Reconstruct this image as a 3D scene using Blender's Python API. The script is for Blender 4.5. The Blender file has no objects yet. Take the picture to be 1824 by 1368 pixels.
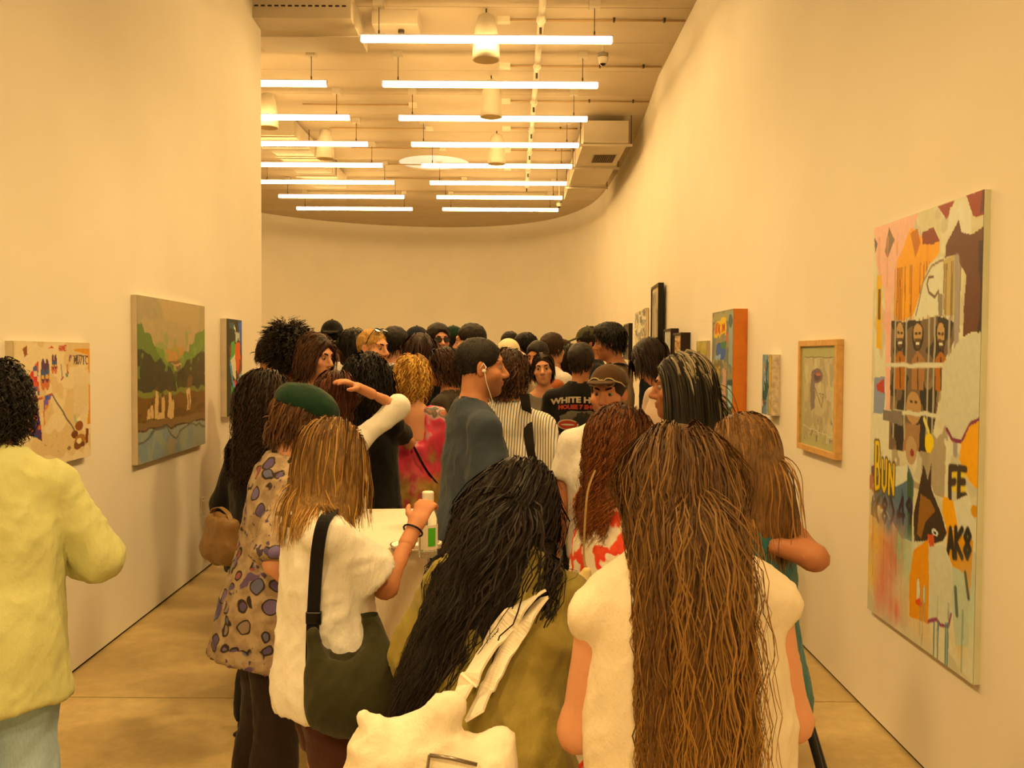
import bpy, math, random
import numpy as np
from mathutils import Vector, Matrix, Euler
from mathutils.bvhtree import BVHTree
rng = np.random.default_rng(7)
random.seed(7)
SC = bpy.context.scene
COL = SC.collection

# ------------------------------------------------------------------ camera
FPX, CX, CY = 1600.0, 912.0, 684.0          # focal length in pixels of the 1824x1368 frame
CAMZ = 1.62
PITCH, ROLL = math.atan(52.0 / FPX), math.radians(0.35)
cam_data = bpy.data.cameras.new('camera')
cam_data.sensor_fit = 'HORIZONTAL'
cam_data.sensor_width = 36.0
cam_data.lens = 36.0 * FPX / 1824.0
cam_data.clip_start = 0.05
cam = bpy.data.objects.new('camera', cam_data)
COL.objects.link(cam)
CAM_M = (Matrix.Translation((0, 0, CAMZ)) @ Matrix.Rotation(math.pi / 2 - PITCH, 4, 'X')
         @ Matrix.Rotation(ROLL, 4, 'Z'))
cam.matrix_world = CAM_M
SC.camera = cam

# ------------------------------------------------------------------ world, exposure
w = bpy.data.worlds.new('world')
SC.world = w
w.use_nodes = True
w.node_tree.nodes['Background'].inputs[0].default_value = (0.9, 0.62, 0.3, 1)
w.node_tree.nodes['Background'].inputs[1].default_value = 0.05
vs = SC.view_settings
vs.view_transform = 'Standard'
vs.look = 'None'
vs.exposure = 0.0
vs.gamma = 1.0
vs.use_curve_mapping = False
LAMP_RGB = (1.0, 0.62, 0.225)                 # warm white of the tube lamps
LAMP_STRENGTH = 50.0                          # the strip on the underside of each lamp
LAMP_SIDE = 30.0                              # its opal sides
SPOT_RGB = (1.0, 0.62, 0.225)
SPOT_POWER = 295.0                            # unseen track spotlights added over the near part of the room

# ------------------------------------------------------------------ pixel -> place
def ray(px, py):
    d = CAM_M.to_3x3() @ Vector(((px - CX) / FPX, (CY - py) / FPX, -1.0))
    return d / d.y                            # per metre of depth
def at(px, py, depth):
    r = ray(px, py)
    return Vector((r.x * depth, depth, CAMZ + r.z * depth))
def at_z(px, py, z):
    r = ray(px, py)
    return at(px, py, (z - CAMZ) / r.z)

# ------------------------------------------------------------------ materials
def srgb(c):
    if isinstance(c, str):
        c = c.lstrip('#'); c = [int(c[i:i + 2], 16) / 255 for i in (0, 2, 4)]
    return tuple((x / 12.92 if x <= 0.04045 else ((x + 0.055) / 1.055) ** 2.4) for x in c)
class NT:
    def __init__(s, name):
        s.m = bpy.data.materials.new(name); s.m.use_nodes = True
        s.t = s.m.node_tree; s.b = s.t.nodes['Principled BSDF']
    def n(s, typ, **kw):
        nd = s.t.nodes.new(typ)
        for k, v in kw.items():
            if k.startswith('i_'):
                key = k[2:]
                key = int(key) if key.isdigit() else key.replace('_', ' ')
                nd.inputs[key].default_value = v
            else: setattr(nd, k, v)
        return nd
    def l(s, a, b): s.t.links.new(a, b)
    def ramp(s, fac, stops, interp='LINEAR'):
        r = s.n('ShaderNodeValToRGB'); cr = r.color_ramp; cr.interpolation = interp
        while len(cr.elements) < len(stops): cr.elements.new(0.5)
        for e, (p, c) in zip(cr.elements, stops): e.position = p; e.color = (*c[:3], 1)
        s.l(fac, r.inputs[0]); return r.outputs[0]
    def coords(s, scale=(1, 1, 1), rot=(0, 0, 0)):
        tc = s.n('ShaderNodeTexCoord'); mp = s.n('ShaderNodeMapping')
        mp.inputs['Scale'].default_value = scale; mp.inputs['Rotation'].default_value = rot
        s.l(tc.outputs['Object'], mp.inputs[0]); return mp.outputs[0]
    def noise(s, co, scale, detail=3, rough=0.5):
        n = s.n('ShaderNodeTexNoise'); n.inputs['Scale'].default_value = scale
        n.inputs['Detail'].default_value = detail; n.inputs['Roughness'].default_value = rough
        s.l(co, n.inputs['Vector']); return n.outputs[0]
    def bump(s, h, strength=0.3, dist=0.01):
        b = s.n('ShaderNodeBump'); b.inputs['Strength'].default_value = strength
        b.inputs['Distance'].default_value = dist
        s.l(h, b.inputs['Height']); s.l(b.outputs[0], s.b.inputs['Normal'])
    def mix(s, fac, a, b, blend='MIX'):
        m = s.n('ShaderNodeMix', data_type='RGBA', blend_type=blend)
        for v, i in ((fac, 0), (a, 6), (b, 7)):
            if hasattr(v, 'type') and hasattr(v, 'links'): s.l(v, m.inputs[i])
            else: m.inputs[i].default_value = v if i == 0 else (*v[:3], 1)
        return m.outputs[2]
MATS = {}
def mat(name, col, rough=0.6, var=0.06, scale=8.0, bump=0.0, bscale=60.0, metal=0.0, spec=0.3):
    """plain paint / cloth / plastic with a little mottling"""
    if name in MATS: return MATS[name]
    t = NT(name); c = srgb(col)
    co = t.coords()
    nz = t.noise(co, scale, 4)
    lo = tuple(max(0, x * (1 - var)) for x in c); hi = tuple(min(1, x * (1 + var)) for x in c)
    t.l(t.ramp(nz, [(0.3, lo), (0.7, hi)]), t.b.inputs['Base Color'])
    t.b.inputs['Roughness'].default_value = rough
    t.b.inputs['Metallic'].default_value = metal
    t.b.inputs['Specular IOR Level'].default_value = spec
    if bump: t.bump(t.noise(co, bscale, 3), bump, 0.004)
    MATS[name] = t.m
    return t.m
def vcol_mat(name, rough=0.6, spec=0.3, sss=0.0, bump=0.0, bscale=120):
    if name in MATS: return MATS[name]
    t = NT(name)
    a = t.n('ShaderNodeVertexColor', layer_name='Col')
    t.l(a.outputs[0], t.b.inputs['Base Color'])
    t.b.inputs['Roughness'].default_value = rough
    t.b.inputs['Specular IOR Level'].default_value = spec
    if sss:
        t.b.inputs['Subsurface Weight'].default_value = sss
        t.b.inputs['Subsurface Radius'].default_value = (0.012, 0.004, 0.002)
        t.b.inputs['Subsurface Scale'].default_value = 0.5
    if bump: t.bump(t.noise(t.coords(), bscale, 3), bump, 0.003)
    MATS[name] = t.m
    return t.m

# ------------------------------------------------------------------ objects and meshes
def link(name, data, material=None, parent=None):
    o = bpy.data.objects.new(name, data); COL.objects.link(o)
    if material is not None: data.materials.append(material)
    if parent is not None: o.parent = parent
    return o
def tag(o, label, cat, group=None):
    o['label'] = label; o['category'] = cat
    if group: o['group'] = group
    return o
def struct(o, label=None):
    o['kind'] = 'structure'
    if label: o['label'] = label
    return o
def empty(name, loc=(0, 0, 0), rz=0.0, label=None, cat=None, group=None):
    o = bpy.data.objects.new(name, None); COL.objects.link(o)
    o.location = loc; o.rotation_euler = (0, 0, rz); o.empty_display_size = 0.1
    if label: tag(o, label, cat, group)
    return o
def np_mesh(name, V, F, col=None, smooth=True):
    """V (n,3), F (m,3|4) int arrays -> mesh"""
    V = np.asarray(V, np.float32); F = np.asarray(F, np.int32)
    me = bpy.data.meshes.new(name)
    k = F.shape[1]
    me.vertices.add(len(V)); me.vertices.foreach_set('co', V.ravel())
    me.loops.add(F.size); me.loops.foreach_set('vertex_index', F.ravel())
    me.polygons.add(len(F))
    me.polygons.foreach_set('loop_start', np.arange(0, F.size, k, dtype=np.int32))
    if smooth: me.polygons.foreach_set('use_smooth', np.ones(len(F), bool))
    me.update(calc_edges=True)
    if col is not None:
        at_ = me.color_attributes.new('Col', 'FLOAT_COLOR', 'POINT')
        c4 = np.ones((len(V), 4), np.float32); c4[:, :3] = col
        at_.data.foreach_set('color', c4.ravel())
    return me
class MB:
    """small mesh collector: boxes, tubes, lathes, prisms -> one mesh"""
    def __init__(s): s.v = []; s.f = []
    def add(s, V, F):
        o = len(s.v); s.v += [tuple(p) for p in V]; s.f += [[i + o for i in q] for q in F]; return s
    def box(s, lo, hi, M=None):
        x0, y0, z0 = lo; x1, y1, z1 = hi
        V = [(x0, y0, z0), (x1, y0, z0), (x1, y1, z0), (x0, y1, z0), (x0, y0, z1), (x1, y0, z1), (x1, y1, z1), (x0, y1, z1)]
        if M is not None: V = [M @ Vector(p) for p in V]
        return s.add(V, [(0, 3, 2, 1), (4, 5, 6, 7), (0, 1, 5, 4), (1, 2, 6, 5), (2, 3, 7, 6), (3, 0, 4, 7)])
    def tube(s, pts, r, n=8, cap=True):
        pts = [Vector(p) for p in pts]; m = len(pts)
        rs = r if hasattr(r, '__len__') else [r] * m
        V = []; F = []; up = None
        for i, p in enumerate(pts):
            t = (pts[min(i + 1, m - 1)] - pts[max(i - 1, 0)]).normalized()
            if up is None:
                up = Vector((0, 0, 1)) if abs(t.z) < 0.9 else Vector((1, 0, 0))
            a = t.cross(up)
            if a.length < 1e-4: a = t.orthogonal()
            a.normalize(); b = t.cross(a).normalized(); up = -b if False else up
            for k in range(n):
                an = 2 * math.pi * k / n
                V.append(p + rs[i] * (math.cos(an) * a + math.sin(an) * b))
        for i in range(m - 1):
            for k in range(n):
                k2 = (k + 1) % n
                F.append((i * n + k, (i + 1) * n + k, (i + 1) * n + k2, i * n + k2))
        if cap: F += [tuple(range(n)), tuple(reversed(range((m - 1) * n, m * n)))]
        return s.add(V, F)
    def lathe(s, prof, c=(0, 0, 0), n=24, M=None):
        V = []; F = []
        for r, z in prof:
            for k in range(n):
                a = 2 * math.pi * k / n; V.append(Vector((c[0] + r * math.cos(a), c[1] + r * math.sin(a), c[2] + z)))
        if M is not None: V = [M @ p for p in V]
        for i in range(len(prof) - 1):
            for k in range(n):
                k2 = (k + 1) % n; F.append((i * n + k, i * n + k2, (i + 1) * n + k2, (i + 1) * n + k))
        F += [tuple(reversed(range(n))), tuple(range((len(prof) - 1) * n, len(prof) * n))]
        return s.add(V, F)
    def prism(s, poly, z0, z1):
        n = len(poly); V = [(x, y, z0) for x, y in poly] + [(x, y, z1) for x, y in poly]
        F = [tuple(reversed(range(n))), tuple(range(n, 2 * n))] + [(i, (i + 1) % n, n + (i + 1) % n, n + i) for i in range(n)]
        return s.add(V, F)
    def mesh(s, name, smooth=False):
        me = bpy.data.meshes.new(name); me.from_pydata(s.v, [], s.f)
        if smooth: me.polygons.foreach_set('use_smooth', [True] * len(me.polygons))
        me.update(); return me
    def build(s, name, material, parent=None, smooth=False, bevel=0.0):
        o = link(name, s.mesh(name, smooth), material, parent)
        if bevel:
            b = o.modifiers.new('bevel', 'BEVEL'); b.width = bevel; b.segments = 2; b.limit_method = 'ANGLE'
        return o
# ================================================================== the room
CEIL = 4.83
def wall_mat():
    t = NT('white_plaster'); co = t.coords()
    t.l(t.ramp(t.noise(co, 1.3, 4), [(0.3, (0.80, 0.775, 0.72)), (0.7, (0.84, 0.815, 0.76))]), t.b.inputs['Base Color'])
    t.b.inputs['Roughness'].default_value = 0.75; t.b.inputs['Specular IOR Level'].default_value = 0.2
    t.bump(t.noise(co, 90, 4), 0.12, 0.003); return t.m
WALL = wall_mat()
def floor_mat():
    t = NT('polished_concrete'); co = t.coords()
    big = t.noise(co, 0.9, 5, 0.6); fine = t.noise(co, 14, 6, 0.7)
    c1 = t.ramp(big, [(0.28, (0.42, 0.315, 0.15)), (0.5, (0.55, 0.43, 0.21)), (0.72, (0.65, 0.53, 0.28))])
    c2 = t.ramp(fine, [(0.35, (0.78, 0.76, 0.72)), (0.65, (1.06, 1.05, 1.03))])
    t.l(t.mix(0.75, c1, c2, 'MULTIPLY'), t.b.inputs['Base Color'])
    t.l(t.ramp(fine, [(0.3, (0.35,) * 3), (0.7, (0.55,) * 3)]), t.b.inputs['Roughness'])
    t.b.inputs['Specular IOR Level'].default_value = 0.35
    t.bump(fine, 0.06, 0.003); return t.m
CONC = floor_mat()
DARKGAP = mat('dark_shadow_gap', '#1a140e', 0.9)
CEILM = mat('painted_ceiling', (0.76, 0.71, 0.62), 0.8, 0.05, 2.0)

LW = lambda y: -2.235 - 0.035 * (y - 5.457)          # inner face of the left wall
LEND = 8.387
RIGHT = [(1.54, -10.0), (1.66, 10.4), (1.80, 13.4), (1.81, 17.0), (1.62, 19.4), (1.0, 21.2), (0.0, 22.3), (-1.4, 22.8),
         (-3.0, 22.6), (-4.6, 21.8), (-6.0, 20.3), (-6.8, 18.4), (-7.0, 16.0), (-7.0, LEND)]
def smooth_poly(P, n):
    out = []
    for i in range(len(P) - 1):
        p0 = P[max(i - 1, 0)]; p1 = P[i]; p2 = P[i + 1]; p3 = P[min(i + 2, len(P) - 1)]
        for k in range(n):
            t = k / n
            out.append(tuple(0.5 * (2 * b + (c - a) * t + (2 * a - 5 * b + 4 * c - d) * t * t + (3 * b - a - 3 * c + d) * t ** 3)
                             for a, b, c, d in zip(p0, p1, p2, p3)))
    out.append(P[-1]); return out
def wall_strip(name, pts, thick, z0, z1, material, parent=None):
    """pts run so that the room lies on the left-hand side; solid slab behind them"""
    outer = []
    for i, p in enumerate(pts):
        a = Vector(pts[max(i - 1, 0)]); b = Vector(pts[min(i + 1, len(pts) - 1)])
        t = (b - a).normalized(); outer.append((p[0] + t.y * thick, p[1] - t.x * thick))
    n = len(pts); mb = MB(); V = []
    for q in (pts, outer):
        for z in (z0, z1): V += [(x, y, z) for x, y in q]
    F = []
    for i in range(n - 1):
        F += [(i, n + i, n + i + 1, i + 1), (2 * n + i, 2 * n + i + 1, 3 * n + i + 1, 3 * n + i),
              (n + i, 3 * n + i, 3 * n + i + 1, n + i + 1), (i, i + 1, 2 * n + i + 1, 2 * n + i)]
    F += [(0, 2 * n, 3 * n, n), (n - 1, 2 * n - 1, 4 * n - 1, 3 * n - 1)]
    mb.add(V, F)
    o = link(name, mb.mesh(name), material, parent)
    for p in o.data.polygons: p.use_smooth = abs(p.normal.z) < 0.5
    o.data.set_sharp_from_angle(angle=math.radians(40))
    return o
curve = smooth_poly(RIGHT[1:12], 6)
GAP = 0.018
struct(wall_strip('wall_right', [RIGHT[0]] + curve[:14], 0.2, GAP, CEIL, WALL), 'long white plaster wall hung with paintings on the right')
struct(wall_strip('wall_back', curve[13:] + RIGHT[12:], 0.2, GAP, CEIL, WALL), 'curved white wall at the far end behind the crowd')
struct(wall_strip('wall_left', [(-7.2, LEND), (LW(LEND), LEND), (LW(-10), -10.0)], 0.15, GAP, CEIL, WALL), 'white plaster wall hung with three canvases on the left')
struct(wall_strip('wall_front', [(LW(-10) - 0.1, -10.0), (1.75, -10.0)], 0.2, 0.0, CEIL, WALL), 'white wall behind the viewer')
off = lambda P, d: [(x + d, y) for x, y in P]
struct(wall_strip('baseboard_right', off([RIGHT[0]] + curve[:14], 0.012), 0.15, 0.0, GAP, DARKGAP), 'dark shadow gap along the foot of the right wall')
struct(wall_strip('baseboard_left', [(LW(LEND) - 0.012, LEND - 0.012), (LW(-10) - 0.012, -10.0)], 0.1, 0.0, GAP, DARKGAP), 'dark shadow gap along the foot of the left wall')
# concrete floor, poured in bays with saw-cut joints
fl = MB().box((-7.3, -10.2, -0.3), (2.2, 23.3, -0.02)).build('floor', mat('floor_joint_dark', '#2a2018', 0.9))
struct(fl, 'worn tan polished concrete floor')
ys = [-10.2, -8.2, -4.1, 0.05, 4.17, 8.3, 12.4, 16.5, 20.6, 23.3]
for a, b in zip(ys[:-1], ys[1:]):
    MB().box((-7.3, a + 0.004, -0.03), (2.2, b - 0.004, 0.0)).build('floor_slab', CONC, fl)
# ceiling: broad painted boards running across
ce = MB().box((-7.3, -10.2, CEIL + 0.03), (2.2, 23.3, CEIL + 0.3)).build('ceiling', mat('ceiling_joint', (0.5, 0.45, 0.38), 0.9))
struct(ce, 'high off-white boarded ceiling with exposed services')
nb = 36; W_ = 33.5 / nb
SKY = at(773, 297, 15.2); SKY.z = CEIL; SKYR = 0.59
cutr = []
for i in range(nb):
    y0 = -10.2 + i * W_
    MBx = MB()
    if y0 < SKY.y + SKYR + 0.1 and y0 + W_ > SKY.y - SKYR - 0.1:
        cutr += [y0, y0 + W_]
        MBx.box((-7.3, y0 + 0.006, CEIL), (SKY.x - SKYR - 0.05, y0 + W_ - 0.006, CEIL + 0.04))
        MBx.box((SKY.x + SKYR + 0.05, y0 + 0.006, CEIL), (2.2, y0 + W_ - 0.006, CEIL + 0.04))
    else: MBx.box((-7.3, y0 + 0.006, CEIL), (2.2, y0 + W_ - 0.006, CEIL + 0.04))
    MBx.build('ceiling_board', CEILM, ce)
# ring that closes the boards around the round skylight
n = 48; V = []; F = []
for k in range(n):
    a = 2 * math.pi * k / n; c, s_ = math.cos(a), math.sin(a); q = 1 / max(abs(c), abs(s_)); yy = s_ * q
    V += [(SKY.x + SKYR * c, SKY.y + SKYR * s_, CEIL - 0.001), (SKY.x + (SKYR + 0.06) * c * q, SKY.y + yy * ((max(cutr) - SKY.y) if yy > 0 else (SKY.y - min(cutr))), CEIL - 0.001),
          (SKY.x + SKYR * c, SKY.y + SKYR * s_, CEIL + 0.028)]
for k in range(n):
    j = (k + 1) % n
    F += [(3 * k, 3 * k + 1, 3 * j + 1, 3 * j), (3 * k, 3 * j, 3 * j + 2, 3 * k + 2)]
MB().add(V, F).build('skylight_collar', CEILM, ce)
t = NT('skylight_daylight')
t.b.inputs['Base Color'].default_value = (0.8, 0.85, 0.85, 1)
t.b.inputs['Emission Color'].default_value = (0.80, 0.88, 0.82, 1); t.b.inputs['Emission Strength'].default_value = 0.35
sk = MB().lathe([(SKYR + 0.02, 0.020), (SKYR + 0.02, 0.03)], (SKY.x, SKY.y, CEIL), 48).build('window_1', t.m)
struct(sk, 'round milky skylight in the ceiling')
# ------------------------------------------------------------------ tube lamps
LT = 2.3; LZ = CAMZ + 1.247 * LT
t = NT('lamp_diffuser')
t.b.inputs['Base Color'].default_value = (0.9, 0.88, 0.9, 1)
t.b.inputs['Emission Color'].default_value = (*LAMP_RGB, 1); t.b.inputs['Emission Strength'].default_value = LAMP_SIDE
GLOW = t.m
t = NT('lamp_downlight_strip')
t.b.inputs['Base Color'].default_value = (0.9, 0.88, 0.9, 1)
t.b.inputs['Emission Color'].default_value = (*LAMP_RGB, 1); t.b.inputs['Emission Strength'].default_value = LAMP_STRENGTH
GLOWD = t.m
HOUSING = mat('lamp_housing', (0.80, 0.74, 0.86), 0.4)
STEEL = mat('thin_steel_wire', '#4a3d2c', 0.5, metal=0.3)
BOXM = mat('white_enamel', (0.80, 0.77, 0.70), 0.5)
def lamp_meshes():
    d = MB()                                       # diffuser: U-shaped opal profile
    prof = [(-0.026, 0.022), (-0.028, -0.020), (-0.025, -0.028), (0.025, -0.028), (0.028, -0.020), (0.026, 0.022)]
    V = [(-LT / 2 + 0.012, y, z) for y, z in prof] + [(LT / 2 - 0.012, y, z) for y, z in prof]; m = len(prof)
    d.add(V, [(i, (i + 1) % m, m + (i + 1) % m, m + i) for i in range(m)] + [tuple(range(m - 1, -1, -1)), tuple(range(m, 2 * m))])
    dn = MB().box((-LT / 2 + 0.014, -0.0245, -0.0295), (LT / 2 - 0.014, 0.0245, -0.0275))
    h = MB().box((-LT / 2, -0.024, 0.022), (LT / 2, 0.024, 0.036))
    cpm = MB().lathe([(0.03, 0.0), (0.03, 0.012)], n=14, M=Matrix.Rotation(math.pi / 2, 4, 'Y'))
    top = CEIL - LZ
    wi = MB().tube([(0, 0, 0.03), (0, 0, top - 0.02)], 0.004, 6)
    gl = MB().tube([(0, 0, 0.03), (0, 0, 0.075)], 0.008, 8)
    bx = MB().box((-0.05, -0.05, top - 0.06), (0.05, 0.05, top))
    return [x.mesh(nm) for x, nm in ((d, 'diffuser'), (h, 'housing'), (cpm, 'end_cap'), (wi, 'wire'), (gl, 'wire_gripper'), (bx, 'ceiling_canopy'), (dn, 'light_strip'))]
LM = lamp_meshes()
for me, m_ in zip(LM, (GLOW, HOUSING, HOUSING, STEEL, STEEL, BOXM, GLOWD)): me.materials.append(m_)
def lamp(xc, y, label, group):
    r = empty('tube_lamp', (xc, y, LZ), 0, label, 'lamp', group)
    def part(nm, me, x=0.0, s=1):
        o = bpy.data.objects.new(nm, me); COL.objects.link(o); o.parent = r; o.location = (x, 0, 0); o.scale = (s, 1, 1); return o
    part('diffuser', LM[0]); part('light_strip', LM[6]); part('housing', LM[1]); part('end_cap', LM[2], LT / 2 - 0.010); part('end_cap', LM[2], -LT / 2 - 0.002)
    for x in (-LT / 2 + 0.17, LT / 2 - 0.17):
        part('wire', LM[3], x); part('wire_gripper', LM[4], x); part('ceiling_canopy', LM[5], x)
ORD = ['nearest', 'second nearest', 'third nearest', 'fourth nearest', 'fifth nearest', 'sixth nearest', 'seventh nearest', 'farthest']
LS = 1.3685; LY0 = 8.27
for i in range(8):
    y = LY0 + i * LS
    lamp(-0.25, y, '%s glowing white tube lamp in the right-hand row in view' % ORD[i], 'tube lamps of the right-hand row')
for i in range(1, 8):
    y = LY0 + i * LS
    lamp(-3.13, y, '%s glowing white tube lamp in the left-hand row' % ('farthest' if i == 7 else ORD[i - 1]), 'tube lamps of the left-hand row')
for i in range(1, 2):
    lamp(-0.25, LY0 - i * LS, '%s tube lamp overhead counting back from the frame towards the viewer' % ORD[i - 1], 'tube lamps overhead before the frame')

# ------------------------------------------------------------------ warm track spotlights, unseen above the frame, added to brighten the lower near walls
TRACKM = mat('track_white', (0.8, 0.78, 0.74), 0.4)
for n_, x in ((1, 0.9), (2, -1.55)): struct(MB().box((x - 0.02, -9.0, CEIL - 0.035), (x + 0.02, 7.2, CEIL)).build('trim_%d' % n_, TRACKM), 'slim white unseen lighting track on the %s of the ceiling' % ('right' if n_ == 1 else 'left'))
def track_spot(y, side, power, aimz, label, cone=80, ty=None):
    loc = Vector(((0.9 if side < 0 else -1.55) + 0.05 * side, y, CEIL - 0.16)); tx = (LW(y) if side < 0 else 1.6) if ty is None else 0.0
    tgt = Vector((tx, y if ty is None else ty, aimz)); dr = (tgt - loc).normalized()
    r = empty('unseen_track_spotlight', loc, 0, label, 'lamp', 'unseen track spotlights'); R = dr.to_track_quat('-Z', 'Y').to_matrix().to_4x4()
    MB().lathe([(0.020, 0.08), (0.042, 0.07), (0.045, -0.05), (0.040, -0.05), (0.036, -0.03)], n=18, M=R).build('lamp_head', TRACKM, r, True)
    MB().tube([(0, 0, 0.02), (-0.05 * side, 0, 0.12)], 0.008, 8).build('stem', TRACKM, r); MB().box((-0.05 * side - 0.02, -0.05, 0.10), (-0.05 * side + 0.02, 0.05, 0.125)).build('adapter', TRACKM, r)
    L = bpy.data.lights.new('spot_bulb', 'SPOT'); L.energy = power; L.color = SPOT_RGB; L.spot_size = math.radians(cone); L.spot_blend = 1.0; L.shadow_soft_size = 0.22
    o = bpy.data.objects.new('spot_bulb', L); COL.objects.link(o); o.parent = r; o.matrix_local = Matrix.Translation(dr * 0.06) @ R
ORDS = ['first', 'second', 'third', 'fourth', 'fifth', 'sixth']
for i, y in enumerate((-5.0, -2.2, 0.0, 2.0, 4.0, 6.0)):
    track_spot(y, -1, SPOT_POWER, 0.05, '%s unseen white track spotlight from the rear, aimed at the left wall' % ORDS[i])
    track_spot(y + 0.8, 1, SPOT_POWER * 0.85, 0.05, '%s unseen white track spotlight from the rear, aimed at the right wall' % ORDS[i])
for i, (y, sd) in enumerate(((-3.6, -1), (-3.4, 1))):  # pair behind the camera, added to brighten the visitors' backs
    track_spot(y, sd, SPOT_POWER * 1.6, 0.6, '%s unseen white track spotlight at the rear, added to light the visitors from behind' % ('right' if sd < 0 else 'left'), 70, 2.5)
# ================================================================== implicit surfaces (bodies, clothes, hair, bags)
A3 = lambda p: np.asarray(tuple(p), float)
PERM = np.random.default_rng(3).random((64, 64, 64)).astype(np.float32)
def vnoise(P, f=1.0, seed=0):
    Q = P * f + seed * 17.31; I = np.floor(Q).astype(int); T = Q - I; T = T * T * (3 - 2 * T); I &= 63; J = (I + 1) & 63
    x0, y0, z0 = I.T; x1, y1, z1 = J.T; tx, ty, tz = T.T
    a = PERM[x0, y0, z0] * (1 - tx) + PERM[x1, y0, z0] * tx; b = PERM[x0, y1, z0] * (1 - tx) + PERM[x1, y1, z0] * tx
    c = PERM[x0, y0, z1] * (1 - tx) + PERM[x1, y0, z1] * tx; d = PERM[x0, y1, z1] * (1 - tx) + PERM[x1, y1, z1] * tx
    return (a * (1 - ty) + b * ty) * (1 - tz) + (c * (1 - ty) + d * ty) * tz
class Cone:
    """round cone a->b, optionally flattened along unit axis ax by ratio q, cut by planes (point, normal)"""
    def __init__(s, a, b, ra, rb, ax=None, q=1.0, cuts=()):
        s.a, s.b, s.ra, s.rb, s.q, s.cuts = A3(a), A3(b), ra, rb, q, [(A3(p), A3(n) / np.linalg.norm(A3(n))) for p, n in cuts]
        s.ax = None if ax is None else A3(ax) / np.linalg.norm(A3(ax))
    def bbox(s):
        r = max(s.ra, s.rb); return np.minimum(s.a, s.b) - r, np.maximum(s.a, s.b) + r
    def ev(s, P):
        d = s.b - s.a; L2 = max(d @ d, 1e-9); R = P - s.a
        t = np.clip(R @ d / L2, 0, 1)
        Q = R - t[..., None] * d
        if s.ax is not None: Q = Q + (Q @ s.ax * (1 / s.q - 1))[..., None] * s.ax
        o = np.sqrt((Q * Q).sum(-1)) - (s.ra + (s.rb - s.ra) * t)
        for p, n in s.cuts: o = np.maximum(o, (P - p) @ n)
        return o
class Ell:
    def __init__(s, c, r, R=None, cuts=()):
        s.c, s.r, s.R = A3(c), A3(r), None if R is None else np.array(R.to_3x3() if hasattr(R, 'to_3x3') else R, float)
        s.cuts = [(A3(p), A3(n) / np.linalg.norm(A3(n))) for p, n in cuts]
    def bbox(s):
        m = s.r if s.R is None else np.abs(s.R) @ s.r
        return s.c - m, s.c + m
    def ev(s, P):
        Q = P - s.c
        if s.R is not None: Q = Q @ s.R
        k0 = np.sqrt(((Q / s.r) ** 2).sum(-1)); k1 = np.sqrt(((Q / s.r ** 2) ** 2).sum(-1)) + 1e-9
        o = k0 * (k0 - 1) / k1
        for p, n in s.cuts: o = np.maximum(o, (P - p) @ n)
        return o
class Ring:
    """torus-like band: centre c, frame R (axis = local z), radii rx, ry, tube radius t, stretched h along the axis"""
    def __init__(s, c, R, rx, ry, t, h=1.0):
        s.c, s.R, s.rx, s.ry, s.t, s.h = A3(c), np.array(R.to_3x3(), float), rx, ry, t, h
    def bbox(s):
        m = max(s.rx, s.ry) + s.t * max(1, s.h); return s.c - m, s.c + m
    def ev(s, P):
        Q = (P - s.c) @ s.R
        k = np.sqrt((Q[..., 0] / s.rx) ** 2 + (Q[..., 1] / s.ry) ** 2) + 1e-9
        rad = np.sqrt(Q[..., 0] ** 2 + Q[..., 1] ** 2)
        dr = rad * (1 - 1 / k)
        return np.sqrt(dr ** 2 + (Q[..., 2] / s.h) ** 2) - s.t
class Box:
    def __init__(s, c, h, R=None, rd=0.01):
        s.c, s.hh, s.rd = A3(c), A3(h), rd; s.R = np.eye(3) if R is None else np.array(R.to_3x3(), float)
    def bbox(s):
        m = np.abs(s.R) @ s.hh + s.rd; return s.c - m, s.c + m
    def ev(s, P):
        q = np.abs((P - s.c) @ s.R) - s.hh + s.rd
        return np.sqrt((np.maximum(q, 0) ** 2).sum(-1)) + np.minimum(q.max(-1), 0) - s.rd
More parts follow.
